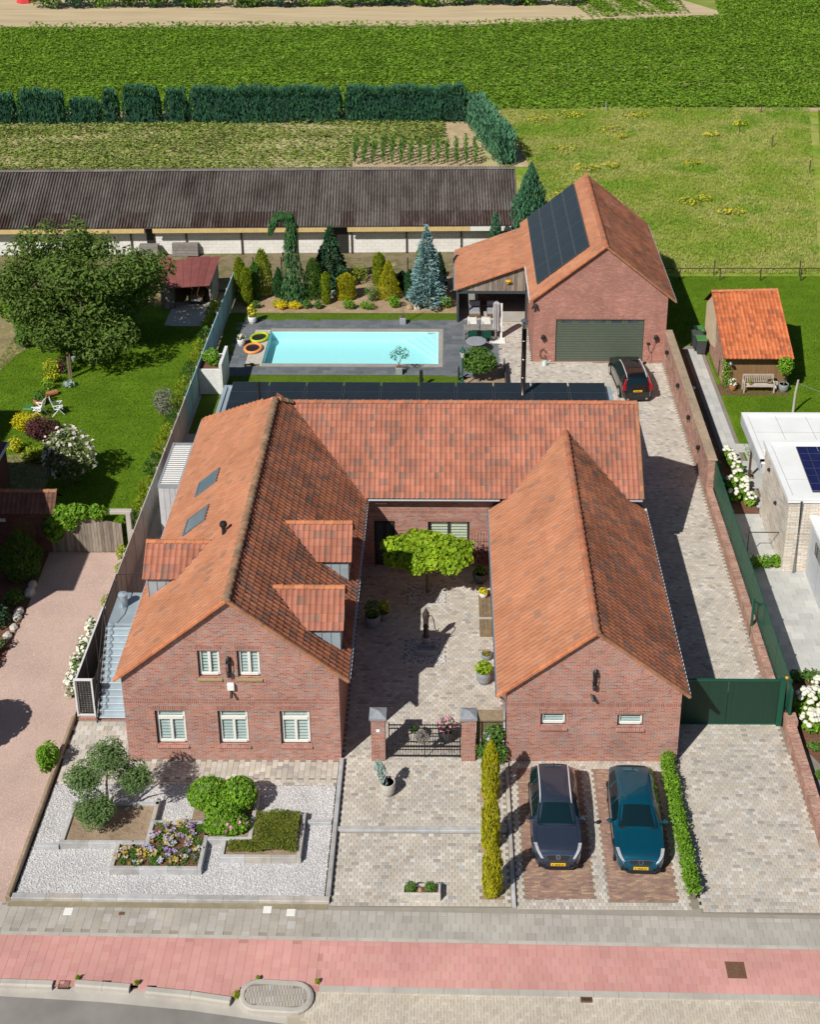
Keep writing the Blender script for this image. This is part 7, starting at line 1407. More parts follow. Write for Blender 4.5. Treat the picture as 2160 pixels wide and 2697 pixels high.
# ---------------------------------------------------------------- cars
def interp(tab, s): a = np.array(tab); return np.interp(s, a[:, 0], a[:, 1])
def smooth_tab(tab, n=160):
    s = np.linspace(0, 1, n); v = interp(tab, s); k = np.array([1, 2, 3, 2, 1.])/9
    for _ in range(2): v = np.convolve(np.pad(v, 2, 'edge'), k, 'valid')
    return np.stack([s, v], 1)
def car(name, label, x, y, rz, L, W, top, belt, paint, front=True, rails=False, ws=(.285, .435), rear=(.905, .965), side=((.36, .53), (.55, .72), (.74, .87)), grp='parked cars', suv=True):
    t_ = thing(name, (x, y, 0), label, 'car', grp, rz)
    T = smooth_tab(top); Wt = smooth_tab([(0, .50), (.012, .64), (.04, .79), (.11, .875), (.3, .895), (.5, .90), (.8, .895), (.93, .85), (.98, .76), (1, .66)]); zmax = max(p[1] for p in top)
    def section(s):
        zt = interp(T, s); w = interp(Wt, s)*W/1.8; zb = min(belt+.05*s, zt-.03); g = min(1, max(0, (zt-belt)/(zmax-belt)))
        wr = w*(.86-.20*g); drop = .035+.06*g
        return [(.88*w, .22), (.97*w, .30), (w, .50), (w*.995, .68), (.975*w, zb), (.5*(.975*w+wr)+.02*g, .5*(zb+zt-drop)), (wr, zt-drop), (.86*wr, zt-.022-.01*g), (.5*wr, zt-.006), (0, zt)]
    ss = np.concatenate([np.linspace(0, .05, 6), np.linspace(.07, .93, 36), np.linspace(.95, 1, 6)])
    V, n = [], 19
    for s in ss:
        h = section(s); row = [(a, b_) for a, b_ in h]+[(-a, b_) for a, b_ in h[-2::-1]]
        V += [(a, -L/2+s*L, b_) for a, b_ in row]
    F = [(i*n+j, i*n+j+1, (i+1)*n+j+1, (i+1)*n+j) for i in range(len(ss)-1) for j in range(n-1)]
    b = MB(); b.add(V, F); b.add([V[j] for j in range(n)], [tuple(range(n))]); b.add([V[-n+j] for j in range(n)], [tuple(range(n-1, -1, -1))])
    body = b.build('body', paint, t_, smooth=True, world=False)
    def top_pt(s, u, off):
        h = section(s); xs = [p[0] for p in h[6:]][::-1]; zs = [p[1] for p in h[6:]][::-1]; xx = u*h[6][0]; return np.array([xx, -L/2+s*L, np.interp(abs(xx), xs, zs)+off])
    def patch(nm, s0, s1, u0, u1, mat, off=.008, ns=7, nu=9, shrink=0.0):
        G = [[top_pt(s, (u0+(u1-u0)*j/(nu-1))*(1-shrink*(i/(ns-1))), off) for j in range(nu)] for i, s in enumerate(np.linspace(s0, s1, ns))]
        b = MB(); b.add([p for r in G for p in r], [(i*nu+j, i*nu+j+1, (i+1)*nu+j+1, (i+1)*nu+j) for i in range(ns-1) for j in range(nu-1)]); return b.build(nm, mat, t_, smooth=True, world=False)
    patch('windscreen', ws[0], ws[1], -.97, .97, 'car_glass'); patch('rear_window', rear[0], rear[1], -.9, .9, 'car_glass')
    b = MB(); p0 = top_pt(ws[0]-.006, -.9, .012); p1 = top_pt(ws[0]-.006, .9, .012); b.obox(p0, p1, .07, .015); b.build('wiper_cowl', 'black_metal', t_, world=False)
    for sg in (-1, 1):
        for s0, s1 in side:
            P = []
            for s in np.linspace(s0, s1, 5):
                h = section(s); a = np.array(h[4]); m_ = np.array(h[5]); c = np.array(h[6])
                for f in (.08, .5, .90):
                    q = a*(1-2*f)+m_*2*f if f < .5 else m_*(2-2*f)+c*(2*f-1); P.append((sg*(q[0]+.006), -L/2+s*L, q[1]))
            b = MB(); b.add(P, [(i*3+j, i*3+j+1, (i+1)*3+j+1, (i+1)*3+j) for i in range(4) for j in range(2)]); b.build('side_window', 'car_glass', t_, smooth=True, world=False)
        h = section(.37); b = MB(); b.lathe([(.01, -.07), (.09, -.05), (.11, .02), (.08, .08), (.01, .1)], (sg*(h[4][0]+.12), -L/2+.36*L, belt+.06), 10, sy=.6); b.obox((sg*(h[4][0]-.02), -L/2+.365*L, belt+.02), (sg*(h[4][0]+.1), -L/2+.36*L, belt+.04), .05, .04); b.build('mirror', paint, t_, world=False)
        for s in (.19, .81):
            yy = -L/2+s*L; xx = interp(Wt, s)*W/1.8; w_ = MB(); w_.tube([(sg*(xx-.2), yy, .33), (sg*(xx+.012), yy, .33)], .33, 22); wh = w_.build('wheel', 'tyre', t_, world=False); r_ = MB(); r_.tube([(sg*(xx+.004), yy, .33), (sg*(xx+.02), yy, .33)], .22, 14); r_.build('rim', 'chrome', wh, world=False)
            a_ = MB(); P = [(sg*(xx+.004), yy+.40*math.cos(q), .33+.40*math.sin(q)) for q in np.linspace(0, math.pi, 13)]; a_.tube(P, .025, 6); a_.build('wheel_arch', 'black_metal', t_, world=False)
        b = MB(); h = section(.5); b.obox((sg*(h[1][0]+.01), -L/2+.27*L, .3), (sg*(h[1][0]+.01), -L/2+.73*L, .3), .04, .12); b.build('sill', 'black_metal', t_, world=False)
        if rails:
            P = [top_pt(s, sg*.93, .05 if .45 < s < .9 else .01) for s in np.linspace(.44, .92, 9)]; b = MB(); b.tube(P, .022, 6); b.build('roof_rail', 'white_gutter', t_, smooth=True, world=False)
        if front:
            P = []
            for s in np.linspace(.010, .115, 6):
                h = section(s)
                for f in (4.0, 4.7, 5.4, 6.2):
                    i_ = int(f); q = np.array(h[i_])*(1-f+i_)+np.array(h[i_+1])*(f-i_); P.append((sg*(q[0]+.008), -L/2+s*L-.012, q[1]+.008))
            b = MB(); b.add(P, [(i*4+j, i*4+j+1, (i+1)*4+j+1, (i+1)*4+j) for i in range(5) for j in range(3)]); b.build('headlight', 'headlamp', t_, world=False)
            b = MB(); xx = sg*.56*W/1.8; b.box(xx-.14, xx+.14, -L/2+.0, -L/2+.06, .3, .42); b.build('bumper_vent', 'black_metal', t_, world=False)
        else:
            b = MB(); h = section(.955); b.obox((sg*(h[3][0]-.04), L/2-.09, .82), (sg*(h[3][0]-.06), L/2-.14, 1.08), .2, .12, up=(0, 1, .2)); b.obox((sg*(h[3][0]-.06), L/2-.14, 1.06), (sg*(h[3][0]-.2), L/2-.30, 1.42), .10, .12, up=(0, 1, .4)); b.build('tail_light', 'tail_red', t_, world=False)
            b = MB(); b.tube([(sg*.55, L/2-.05, .28), (sg*.55, L/2+.03, .28)], .06, 10); b.build('exhaust', 'chrome', t_, world=False)
    fy = -L/2 if front else L/2; d = -1 if front else 1
    if front:
        patch('grille', .001, .017, -.72, .72, 'black_metal', .012)
        b = MB(); b.tube([top_pt(.019, u, .014) for u in np.linspace(-.95, .95, 9)], .012, 6); b.build('grille_trim', 'chrome', t_, world=False)
        c_ = top_pt(.010, 0, .03); e1 = np.array([1., 0, 0]); e2 = (top_pt(.016, 0, 0)-top_pt(.004, 0, 0)); e2 /= np.linalg.norm(e2)
        def em(u, v): return c_+e1*u+e2*v
        b = MB(); b.tube([em(.075*math.cos(q), .075*math.sin(q)) for q in np.linspace(0, 2*math.pi, 17)], .011, 6)
        if rails: b.tube([em(-.04, .055), em(0, .005), em(.04, .055)], .008, 5); b.tube([em(-.055, .02), em(-.025, -.055), em(0, 0), em(.025, -.055), em(.055, .02)], .008, 5)
        b.build('emblem', 'chrome', t_, world=False)
        b = MB()
        for sg in (-1, 1): b.tube([top_pt(s, sg*.55, .004) for s in np.linspace(.05, .27, 8)], .008, 5)
        b.build('bonnet_crease', paint, t_, world=False)
        b = MB(); b.tube([top_pt(.27, -.96, .003)]+[top_pt(s, -.97, .003) for s in np.linspace(.25, .055, 7)]+[top_pt(.048, u, .003) for u in np.linspace(-.85, .85, 9)]+[top_pt(s, .97, .003) for s in np.linspace(.055, .27, 7)], .007, 5); b.build('bonnet_gap', 'black_metal', t_, world=False)
    else: b = MB(); b.add([(-.4, fy-.1, .95), (.4, fy-.1, .95), (.4, fy-.08, .98), (-.4, fy-.08, .98)], [(0, 1, 2, 3)]); b.build('tailgate_trim', 'chrome', t_, world=False)
    zp = .45 if front else .80
    b = MB(); b.box(-.26, .26, fy+d*.03-.012, fy+d*.03+.012, zp-.055, zp+.055); pl = b.build('licence_plate', 'plate_yellow', t_, world=False)
    for k, xx in enumerate((-.19, -.10, -.05, 0.0, .05, .12, .18)):
        b = MB(); b.box(xx-.015, xx+.015, fy+d*.046-.003, fy+d*.046+.003, zp-.03, zp+.03); b.build('plate_mark', 'black_metal', pl, world=False)
    b = MB(); b.box(-.46*W/1.8, .46*W/1.8, fy-.01 if front else fy-.08, fy+.08 if front else fy+.012, .2, .32); b.build('bumper_trim', 'black_metal', t_, world=False)
    b = MB(); p0 = top_pt(.86, .05, .01); b.obox(p0, p0+np.array([0, .1, .06]), .03, .03); b.build('antenna', 'black_metal', t_, world=False)
    return t_, top_pt, patch
suv = [(0, .50), (.008, .68), (.025, .86), (.06, .95), (.2, 1.03), (.275, 1.08), (.44, 1.50), (.50, 1.54), (.65, 1.56), (.82, 1.52), (.91, 1.44), (.955, 1.15), (.985, .98), (1, .6)]
hat = [(0, .48), (.008, .62), (.025, .77), (.07, .86), (.2, .94), (.285, 1.0), (.46, 1.38), (.54, 1.42), (.66, 1.43), (.82, 1.37), (.93, 1.24), (.96, 1.02), (.985, .9), (1, .55)]
car('navy_car', 'dark navy car with silver roof rails parked on the left brick pad', 3.93, 37.95, -.012, 4.15, 1.78, suv, 1.0, 'car_navy', rails=True)
car('teal_car', 'teal blue hatchback parked on the right brick pad', 6.86, 37.92, -.03, 4.4, 1.80, hat, .92, 'car_teal', ws=(.295, .455), rear=(.90, .955))
big = [(0, .5), (.012, .70), (.03, .82), (.08, .94), (.2, 1.02), (.27, 1.08), (.42, 1.58), (.48, 1.65), (.65, 1.68), (.85, 1.63), (.925, 1.55), (.965, 1.2), (.985, 1.0), (1, .6)]
_, tp_, pt_ = car('black_estate_car', 'black car with red tail lights parked before the green garage door', 10.88, 72.25, math.pi+.08, 4.55, 1.88, big, 1.02, 'car_black', front=False, rails=True, rear=(.932, .966))
pt_('sunroof', .50, .72, -.75, .75, 'car_glass', .012)
# ---------------------------------------------------------------- trees and shrubs of the plot
def tree(name, base, label, lobes, n, size, mat, tips, r0, fork, cat='tree', group=None, bark='bark', **kw):
    t_ = thing(name, base, label, cat, group); limb_tree(t_, base, tips, r0, bark, fork); crown('crown', lobes, n, size, mat, t_, **kw); return t_
lob = []
for k in range(56):
    q = k*2.39996; e = (k+.5)/56; rr = 4.3*math.sqrt(e); zz = (2.4+.6*e, 3.8, 5.4, 6.7)[k % 4]*(1-.18*e)+.4*RNG.normal(); lob.append(((-22.8+rr*math.cos(q)*1.08, 76.3+rr*math.sin(q)*.85, zz), (1.2+.4*RNG.random(),)*2+(.85+.4*RNG.random(),)))
lob += [((-25.7, 76.5, 7.6), (.8, .8, .9)), ((-24.3, 76.3, 8.1), (.75, .75, 1.0)), ((-22.7, 76.5, 8.1), (.9, .9, 1.0)), ((-20.9, 76.2, 7.2), (.9, .8, 1.0)), ((-26.7, 76.0, 5.2), (1.2, 1, 1)), ((-18.9, 76.2, 4.7), (1.1, 1, 1)), ((-19.6, 76.5, 6.4), (.9, .9, .8))]
tree('walnut_tree', (-22.9, 76.3, 0), 'big spreading walnut tree on the left lawn', lob, 27000, .27, 'leaf_walnut', [(-25.5, 76, 4.5), (-20.5, 76.5, 4.2), (-23.3, 77.5, 6), (-22.3, 74.8, 5), (-24.5, 74.9, 4), (-22.0, 77.8, 5.5), (-26.3, 76.8, 5.5), (-19.6, 75.8, 4.5)], .26, 1.1, shell=.3, aspect=.5)
tree('olive_tree', (-12.45, 38.1, .15), 'cloud pruned olive tree in the bare soil bed', sum([[((cx+d*.3, cy_+e*.25, cz+g*.22), (r_*.72, r_*.68, r_*.62)) for d, e, g in ((-1, .3, 0), (1, -.2, .2), (.1, -1, -.6), (0, .8, .9), (-.4, -.6, .5), (.5, .4, -.7))] for cx, cy_, cz, r_ in ((-12.3, 38.35, 2.85, .72), (-13.25, 38.2, 2.0, .66), (-11.42, 38.3, 2.0, .64), (-12.8, 37.6, 1.1, .74))], []), 9500, .13, 'leaf_olive', [(-12.35, 38.3, 2.4), (-13.0, 38.2, 1.7), (-11.65, 38.2, 1.7), (-12.7, 37.9, 1.2)], .12, .5, shell=.5, aspect=.32, bark='bark_grey')
ct = []
for k in range(34):
    q = k*2.39996; rr = math.sqrt((k+.5)/34); ct.append(((-.86+1.85*rr*math.cos(q), 51.8+1.15*rr*math.sin(q), 2.55+.12*RNG.normal()-.2*rr), (.58, .52, .32)))
tree('courtyard_plane_tree', (-.91, 51.98, 0), 'flat topped lime green tree in the courtyard', ct, 6500, .24, 'leaf_lime', [(-2.2, 51.6, 2.4), (.4, 51.6, 2.4), (-.9, 52.6, 2.5), (-.9, 51.0, 2.4)], .085, 1.9, shell=.3, aspect=.8)
ts = thing('bushy_terrace_shrub', (1.85, 72.6, 0), 'dense round green shrub in front of the round table', 'shrub'); limb_tree(ts, (1.85, 72.6, 0), [(1.5, 72.5, 1.2), (2.3, 72.6, 1.2), (1.9, 73, 1.4)], .09, 'bark', .3); crown('crown', [((1.85, 72.6, 1.45), (1.05, .9, .82)), ((1.3, 72.5, 1.25), (.5, .5, .5)), ((2.4, 72.5, 1.3), (.55, .5, .55))], 2600, .18, 'leaf_mid', ts, shell=.5)
def cyl(r, taper=.25, tip=.12): return lambda t: r*min(1, (t/.06+.3) if t < .042 else 1)*(1 if t < 1-tip-taper else (max(0.02, 1-((t-(1-tip-taper))/(tip+taper))**2)))
def cone(r, p=1.0): return lambda t: r*max(.02, (1-t)**p)*min(1, .45+t*6)
def egg(r): return lambda t: r*max(.03, math.sin(math.pi*min(1, .12+.86*t)**.75))
def conifer(name, x, y, h, prof, n, size, mat, label, cat='conifer', group='conifers behind the pool', **kw):
    t_ = thing(name, (x, y, 0), label, cat, group); b = MB(); b.tube([(x, y, 0), (x, y, h*.8)], [.07, .02], 6); b.build('trunk', 'bark', t_)
    cone_foliage('foliage', (x, y, .02), h, prof, n, size, mat, t_, **kw); return t_
# golden cypresses on the drive
for x, y, h, r, lb in ((1.62, 39.45, 2.75, .33, 'tall golden cypress nearest the brick pillar'), (1.56, 37.1, 2.6, .33, 'middle golden cypress beside the step stone'), (1.56, 35.0, 2.5, .33, 'golden cypress nearest the sidewalk')):
    conifer('golden_cypress', x, y, h, cyl(r, .4, .1), 2300, .17, 'leaf_gold', lb, 'cypress', 'golden cypresses along the drive', up=1.4, aspect=.3, lump=.14, spread=.35)
# behind the pool
CON = [(-14.2, 84.3, 3.1, cyl(.36, .16, .1), 'leaf_gold_green', 'narrow green column cypress nearest the fence end'), (-13.65, 83.55, 2.75, cyl(.34, .16, .1), 'leaf_gold_green', 'leaning green column cypress in front of the fence end'), (-13.2, 84.45, 2.7, cyl(.3, .16, .1), 'leaf_mid', 'dark slim column behind the leaning cypress'),
       (-12.8, 85.3, 3.3, cone(.85, .5), 'leaf_gold_green', 'tall yellow green cone shaped thuja at left of the bed'), (-11.65, 84.9, 2.1, egg(.42), 'leaf_conifer', 'pale green rounded column left of the weeping tree'), (-9.25, 84.75, 2.85, cone(.8, .45), 'leaf_mid', 'plain green cone right of the weeping tree'),
       (-8.3, 83.75, 2.25, cyl(.27, .12, .06), 'leaf_gold_green', 'straight clipped golden column beside the ball'), (-7.0, 84.6, 1.8, cyl(.6, .22, .1), 'leaf_gold', 'broad golden barrel shaped conifer'), (-4.85, 86.9, 2.4, cyl(.42, .16, .1), 'leaf_gold_green', 'smooth yellow green column at the back of the bed'), (-4.1, 84.75, 2.7, cone(.88, .7), 'leaf_gold', 'layered golden cone beside the blue spruce'),
       (-2.62, 84.35, 2.2, cyl(.32, .16, .1), 'leaf_conifer', 'thin olive column left of the blue spruce'), (-.62, 86.6, 2.5, cone(.55, .6), 'leaf_dark', 'dark cone behind the blue spruce'), (-1.9, 86.8, 2.9, cyl(.35, .16, .1), 'leaf_gold_green', 'pale column half hidden behind the blue spruce'), (-3.2, 85.8, 1.5, egg(.6), 'leaf_dark', 'low dark bush between golden cone and olive column')]
for x, y, h, pf, m_, lb in CON: conifer('garden_conifer', x, y, h*1.04, (lambda f: lambda t: f(t)*1.06)(pf), 2300, .19, m_, lb, up=1.1, lump=.10)
conifer('dark_spruce', -8.2, 86.4, 4.7, cone(1.3, .8), 3600, .30, 'leaf_dark', 'tall dark green spruce in front of the barn doorway', up=-.15, lump=.25, lumps=7, spread=1.2)
bs = conifer('blue_spruce', -1.45, 83.5, 5.9, cone(1.3, .85), 3200, .30, 'leaf_blue_spruce', 'silvery blue spruce beside the canopy', up=.15, lump=.32, lumps=6, spread=1.3)
# weeping conifer with a bent top
we = thing('weeping_conifer', (-10.6, 84.4, 0), 'weeping green conifer with a drooping bent top', 'conifer', 'conifers behind the pool')
spine = [np.array(p) for p in ((-10.5, 84.4, 0), (-10.5, 84.4, 2), (-10.7, 84.4, 4.2), (-10.5, 84.4, 5.6), (-10.75, 84.4, 6.4), (-11.3, 84.35, 6.5), (-11.8, 84.3, 5.7), (-12.0, 84.3, 5.0))]
b = MB(); b.tube(spine, [.12, .1, .08, .06, .05, .04, .03, .02], 7); b.build('trunk', 'bark', we, smooth=True)
n = 3400; u = RNG.random(n)**1.15*(len(spine)-1); i0 = u.astype(int); fr_ = (u-i0)[:, None]; S0 = np.array(spine); C0_ = S0[i0]*(1-fr_)+S0[np.minimum(i0+1, len(spine)-1)]*fr_
rad = np.interp(u, [0, 1, 2, 3, 4, 5, 6, 7], [1.05, .95, .5, .42, .42, .38, .25, .12])*np.sqrt(RNG.random(n)); q = RNG.random(n)*6.28; C0_ = C0_+np.stack([rad*np.cos(q), rad*np.sin(q), -rad*.6-.1*RNG.random(n)], 1); C0_[:, 2] = np.maximum(C0_[:, 2], .1)
leaves('foliage', C0_, np.stack([.5*np.cos(q), .5*np.sin(q), -1.0+0*q], 1)+rdir(n)*.25, np.stack([np.cos(q), np.sin(q), .4+0*q], 1)+rdir(n)*.4, .36, .10, 'leaf_conifer', we)
def bush(name, x, y, rx, ry, h, n, size, mat, label, cat='shrub', group=None, fl=None, fm='flower_white', z=0, fs=None, shell=.55, lumps=4, aspect=.55):
    t_ = thing(name, (x, y, z), label, cat, group); lo = [((x, y, z+h*.5), (rx*.8, ry*.8, h*.5))]
    for k in range(lumps): q = RNG.random()*6.28; lo.append(((x+rx*.45*math.cos(q), y+ry*.45*math.sin(q), z+h*(.35+.3*RNG.random())), (rx*.5, ry*.5, h*.36)))
    b = MB(); b.tube([(x, y, z), (x, y, z+h*.5)], [.05, .02], 5); b.build('stem', 'bark', t_)
    crown('foliage', lo, n, size, mat, t_, shell=shell, zmin=z+.02, aspect=aspect)
    if fl: crown('flowers', [((a[0], a[1], a[2]+.02), (r[0]*1.04, r[1]*1.04, r[2]*1.06)) for a, r in lo], fl, fs or size*1.1, fm, t_, shell=.95, zmin=z+h*.25, aspect=.85, kind='stuff')
    return t_
G2 = 'low shrubs behind the pool'
for x, y, rx, h, m_, lb, n_ in ((-6.3, 87.3, .95, 1.5, 'leaf_gold_green', 'open leafy shrub at the back of the conifer bed', 380), (-8.78, 82.95, .36, .55, 'leaf_mid', 'clipped green ball at the bed edge', 500), (-6.72, 82.9, .52, .7, 'leaf_bright', 'bright green mound in front of the golden barrel', 420), (-5.42, 82.9, .6, .6, 'leaf_bright', 'spreading bright green mound in the middle of the bed', 380), (-3.62, 83.2, .55, .9, 'leaf_bright', 'round green bush left of the stone ornaments', 520), (-.15, 83.1, .5, .95, 'leaf_bright', 'round green bush beside the canopy post', 460), (-9.6, 82.95, .4, .65, 'leaf_mid', 'green tuft beside the yellow mounds', 300), (-13.0, 83.0, .35, .6, 'leaf_mid', 'small green mound near the pool corner', 220), (-5.3, 84.2, .6, 1.3, 'leaf_mid', 'loose green bush before the golden cone', 380), (-7.9, 84.9, .4, .5, 'leaf_silver', 'small silver mound between the columns', 150)):
    bush('garden_shrub', x, y, rx, rx*.85, h, n_, .14, m_, lb, group=G2)
bush('yellow_mound', -11.25, 82.95, .52, .45, .6, 420, .13, 'leaf_yellow', 'left vivid yellow mound in the conifer bed', group=G2); bush('yellow_mound', -10.35, 82.95, .5, .42, .55, 400, .13, 'leaf_yellow', 'right vivid yellow mound in the conifer bed', group=G2); bush('yellow_mound', -11.6, 83.3, .45, .4, .6, 260, .13, 'leaf_gold', 'dull yellow mound behind the vivid ones', group=G2)
for k, (x, y) in enumerate(((-2.6, 82.9), (-2.1, 82.9))):
    t_ = thing('garden_stone', (x, y, 0), ['brown boulder at the edge of the conifer bed', 'pale square stone at the edge of the conifer bed'][k], 'stone', 'stones by the bed edge'); b = MB(); b.lathe([(.22, 0), (.25, .12), (.17, .3), (.05, .36)], (x, y, 0), 7); b.build('stone', 'bark_soil' if k == 0 else 'pale_stone', t_)
bush('planter_shrub', -14.1, 71.9, .6, .7, 1.0, 500, .2, 'leaf_bright', 'bright green shrub in the white brick planter', z=1.5)
# conifers beside the barn
conifer('barn_conifer', 6.0, 93.0, 7.0, cyl(1.55, .75), 5200, .34, 'leaf_conifer_blue', 'large bluish conifer between barn end and garage roof', group=None, up=1.2, lump=.18); conifer('barn_conifer', 3.4, 91.0, 3.9, cone(.75, .6), 1200, .28, 'leaf_conifer_blue', 'small bluish conifer behind the canopy roof', group=None, up=1.2)
# front garden planting
hy = thing('green_hydrangea', (-8.1, 38.4, .1), 'large round bright green hydrangea in the stone bed', 'shrub'); b = MB(); b.tube([(-8.1, 38.4, .1), (-8.1, 38.4, .6)], [.06, .03], 6); b.build('stem', 'bark', hy)
crown('foliage', [((-8.85, 38.75, .78), (.8, .68, .55)), ((-7.75, 38.7, .80), (.72, .7, .58)), ((-8.2, 38.1, .66), (.7, .7, .52)), ((-7.95, 37.6, .5), (.8, .48, .36)), ((-8.45, 37.55, .45), (.45, .35, .32))], 6800, .125, 'leaf_bright', hy, shell=.8, aspect=.7)
crown('flowers', [((-7.9, 37.5, .5), (.75, .4, .34))], 40, .13, 'flower_pink', hy, shell=.97, zmin=.5, aspect=1, kind='stuff')
PB = [(-11.7, 35.9), (-8.85, 35.9), (-8.85, 37.9), (-10.7, 37.9), (-10.7, 36.85), (-11.7, 36.85)]
def scatter(poly, n): 
    poly = np.array(poly); lo, hi = poly.min(0), poly.max(0); X = lo[0]+(hi[0]-lo[0])*RNG.random(n*3); Y = lo[1]+(hi[1]-lo[1])*RNG.random(n*3); k = inside(poly, X, Y); return X[k][:n], Y[k][:n]
def clumps(poly, k, n, sp): 
    cx, cy_ = scatter(poly, k); i = RNG.integers(0, len(cx), n); return cx[i]+RNG.normal(size=n)*sp, cy_[i]+RNG.normal(size=n)*sp, i
X, Y, I = clumps(PB, 80, 2600, .08); leaves('pansy_leaves', np.stack([X, Y, .23+.07*RNG.random(len(X))], 1), rdir(len(X)), rdir(len(X))*.5+(0, 0, 1), .09, .05, 'leaf_mid', None, label='green leaves of the pansies in the flower bed', cat='flowers', kind='stuff')
X, Y, I = clumps(PB, 85, 760, .05); tt = (I*.618 % 1.0); leaves('pansy_flowers', np.stack([X, Y, .31+.06*RNG.random(len(X))], 1), rdir(len(X))*(1, 1, .2), rdir(len(X))*.4+(0, -.3, 1), .085, .08, 'flower_pansy', None, tint=tt, label='purple white and yellow pansies in the stone bed', cat='flowers', kind='stuff')
HB = [(-7.0, 36.45), (-5.4, 36.45), (-5.4, 38.25), (-7.0, 38.25)]; HB2 = [(-7.85, 36.45), (-6.9, 36.45), (-6.9, 36.95), (-7.85, 36.95)]
for pl_, n_ in ((HB, 5200), (HB2, 1100)):
    X, Y = scatter(pl_, n_); hh_ = .22+.22*np.clip(np.sin(X*5+1)*np.sin(Y*4)*.4+.8, 0.2, 1)*(np.array(pl_)[:, 1].max()-36.0)/2.2
    leaves('heath_cover', np.stack([X, Y, .12+hh_*(.75+.25*RNG.random(len(X)))], 1), rdir(len(X))*.7+(0, -.2, .8), rdir(len(X))+(0, 0, .8), .11, .035, 'leaf_moss_green', None, label='mossy heath cover in the right stone bed', cat='ground cover', kind='stuff')
bush('edge_grass_bush', -15.4, 40.9, .5, .62, 1.15, 900, .2, 'leaf_bright', 'bright green bush on the edge of the pink gravel drive', aspect=.3)
# hedge between pads and side drive
he = thing('low_green_hedge', (8.5, 37.9, 0), 'narrow green hedge between the cars and the side drive', 'hedge'); X, Y = scatter(rect(8.26, 8.72, 34.75, 41.1), 4200); e_ = 1-((X-8.49)/.27)**2; Z = .08+.62*RNG.random(len(X))**.4*np.clip(e_, .2, 1)**.5*(1+.12*np.sin(Y*4)); crown_n = rdir(len(X))
leaves('foliage', np.stack([X+.05*RNG.normal(size=len(X)), Y+.04*RNG.normal(size=len(X)), Z], 1), rdir(len(X)), crown_n*.8+np.stack([(X-8.49)*3, 0*X, .8+0*X], 1), .12, .07, 'leaf_bright', he); b = MB(); b.box(8.4, 8.58, 34.8, 41.0, 0, .35); b.build('stems', 'bark', he)
cl_ = thing('clematis_climber', (1.75, 41.2, 0), 'flowering clematis over the timber screen beside the pillar', 'climber'); crown('foliage', [((1.8, 41.25, 1.3), (.45, .22, .6)), ((1.6, 41.2, .6), (.55, .25, .55)), ((2.1, 41.15, .5), (.25, .2, .5))], 900, .13, 'leaf_mid', cl_, shell=.3, zmin=0); crown('flowers', [((1.7, 41.15, .8), (.6, .3, .8))], 26, .13, 'flower_mauve', cl_, shell=.95, zmin=.1, aspect=1, kind='stuff'); b = MB(); b.tube([(1.8, 41.4, 0), (1.75, 41.35, 1.2)], .02, 5); b.build('stem', 'bark', cl_)
# ---------------------------------------------------------------- left neighbour garden
bd = bush('white_butterfly_bush', -19.8, 61.4, 1.55, 1.3, 3.0, 2600, .26, 'leaf_olive_green', 'big shrub covered in white flower spikes on the left lawn', fl=460, fm='flower_pale', fs=.2, shell=.4, lumps=8, aspect=.35)
bush('purple_smoke_bush', -22.4, 65.6, 1.15, .9, 1.5, 1500, .15, 'leaf_purple', 'dark purple leaved shrub beside the white chairs'); bush('golden_privet', -23.6, 66.5, 1.05, .7, 1.25, 1200, .14, 'leaf_yellow2', 'rounded golden shrub left of the purple one'); bush('golden_privet', -23.7, 64.4, .55, .55, .95, 500, .13, 'leaf_gold', 'small yellow green shrub at the annex corner'); bush('leafy_shrub', -22.3, 63.4, .9, .7, .9, 600, .2, 'leaf_gold_green', 'loose green shrub between annex and white bush'); bush('grey_leaf_shrub', -19.6, 58.6, .7, .6, 1.2, 300, .2, 'leaf_silver', 'greyish shrub in shadow before the patio') if False else None
conifer('round_cone_shrub', -20.05, 53.1, 2.5, egg(1.0), 2600, .18, 'leaf_mid', 'large egg shaped evergreen at the left drive edge', 'shrub', None, up=1.0)
for x, y, r_, h, m_, lb in ((-19.75, 51.0, .6, .7, 'leaf_mid', 'low round shrub below the egg shaped evergreen'), (-19.9, 49.4, .6, 1.1, 'leaf_dark', 'dark shrub among pale rocks at the drive edge'), (-19.7, 47.6, .55, 1.0, 'leaf_olive', 'grey green shrub at the left drive edge'), (-20.0, 46.2, .6, 1.3, 'leaf_gold_green', 'yellow green shrub lowest on the left drive edge')):
    bush('border_shrub', x, y, r_, r_*.9, h, 420, .15, m_, lb, group='shrubs along the left drive edge')
for k, (x, y, r_) in enumerate(((-19.35, 52.3, .2), (-19.3, 51.7, .25), (-19.4, 50.3, .22), (-19.35, 49.9, .2), (-19.3, 49.2, .18), (-19.4, 48.6, .2))):
    t_ = thing('edge_rock', (x, y, 0), ORD[k]+' pale rock along the left drive edge counted towards the street', 'rock', 'rocks along the drive edge'); b = MB(); b.lathe([(r_, -.02), (r_*1.1, r_*.5), (r_*.6, r_*1.1), (.02, r_*1.2)], (x, y, 0), 6, sy=1.3); b.build('rock', 'pale_stone', t_)
tree('round_garden_tree', (-20.4, 40.6, 0), 'round tree beyond the left picture edge throwing shade on the gravel', [((-20.4, 40.6, 3.0), (1.4, 1.3, 1.1))], 5000, .24, 'leaf_mid', [(-20.8, 40.6, 2.8), (-20, 40.7, 2.9)], .1, 1.6, shell=.4)
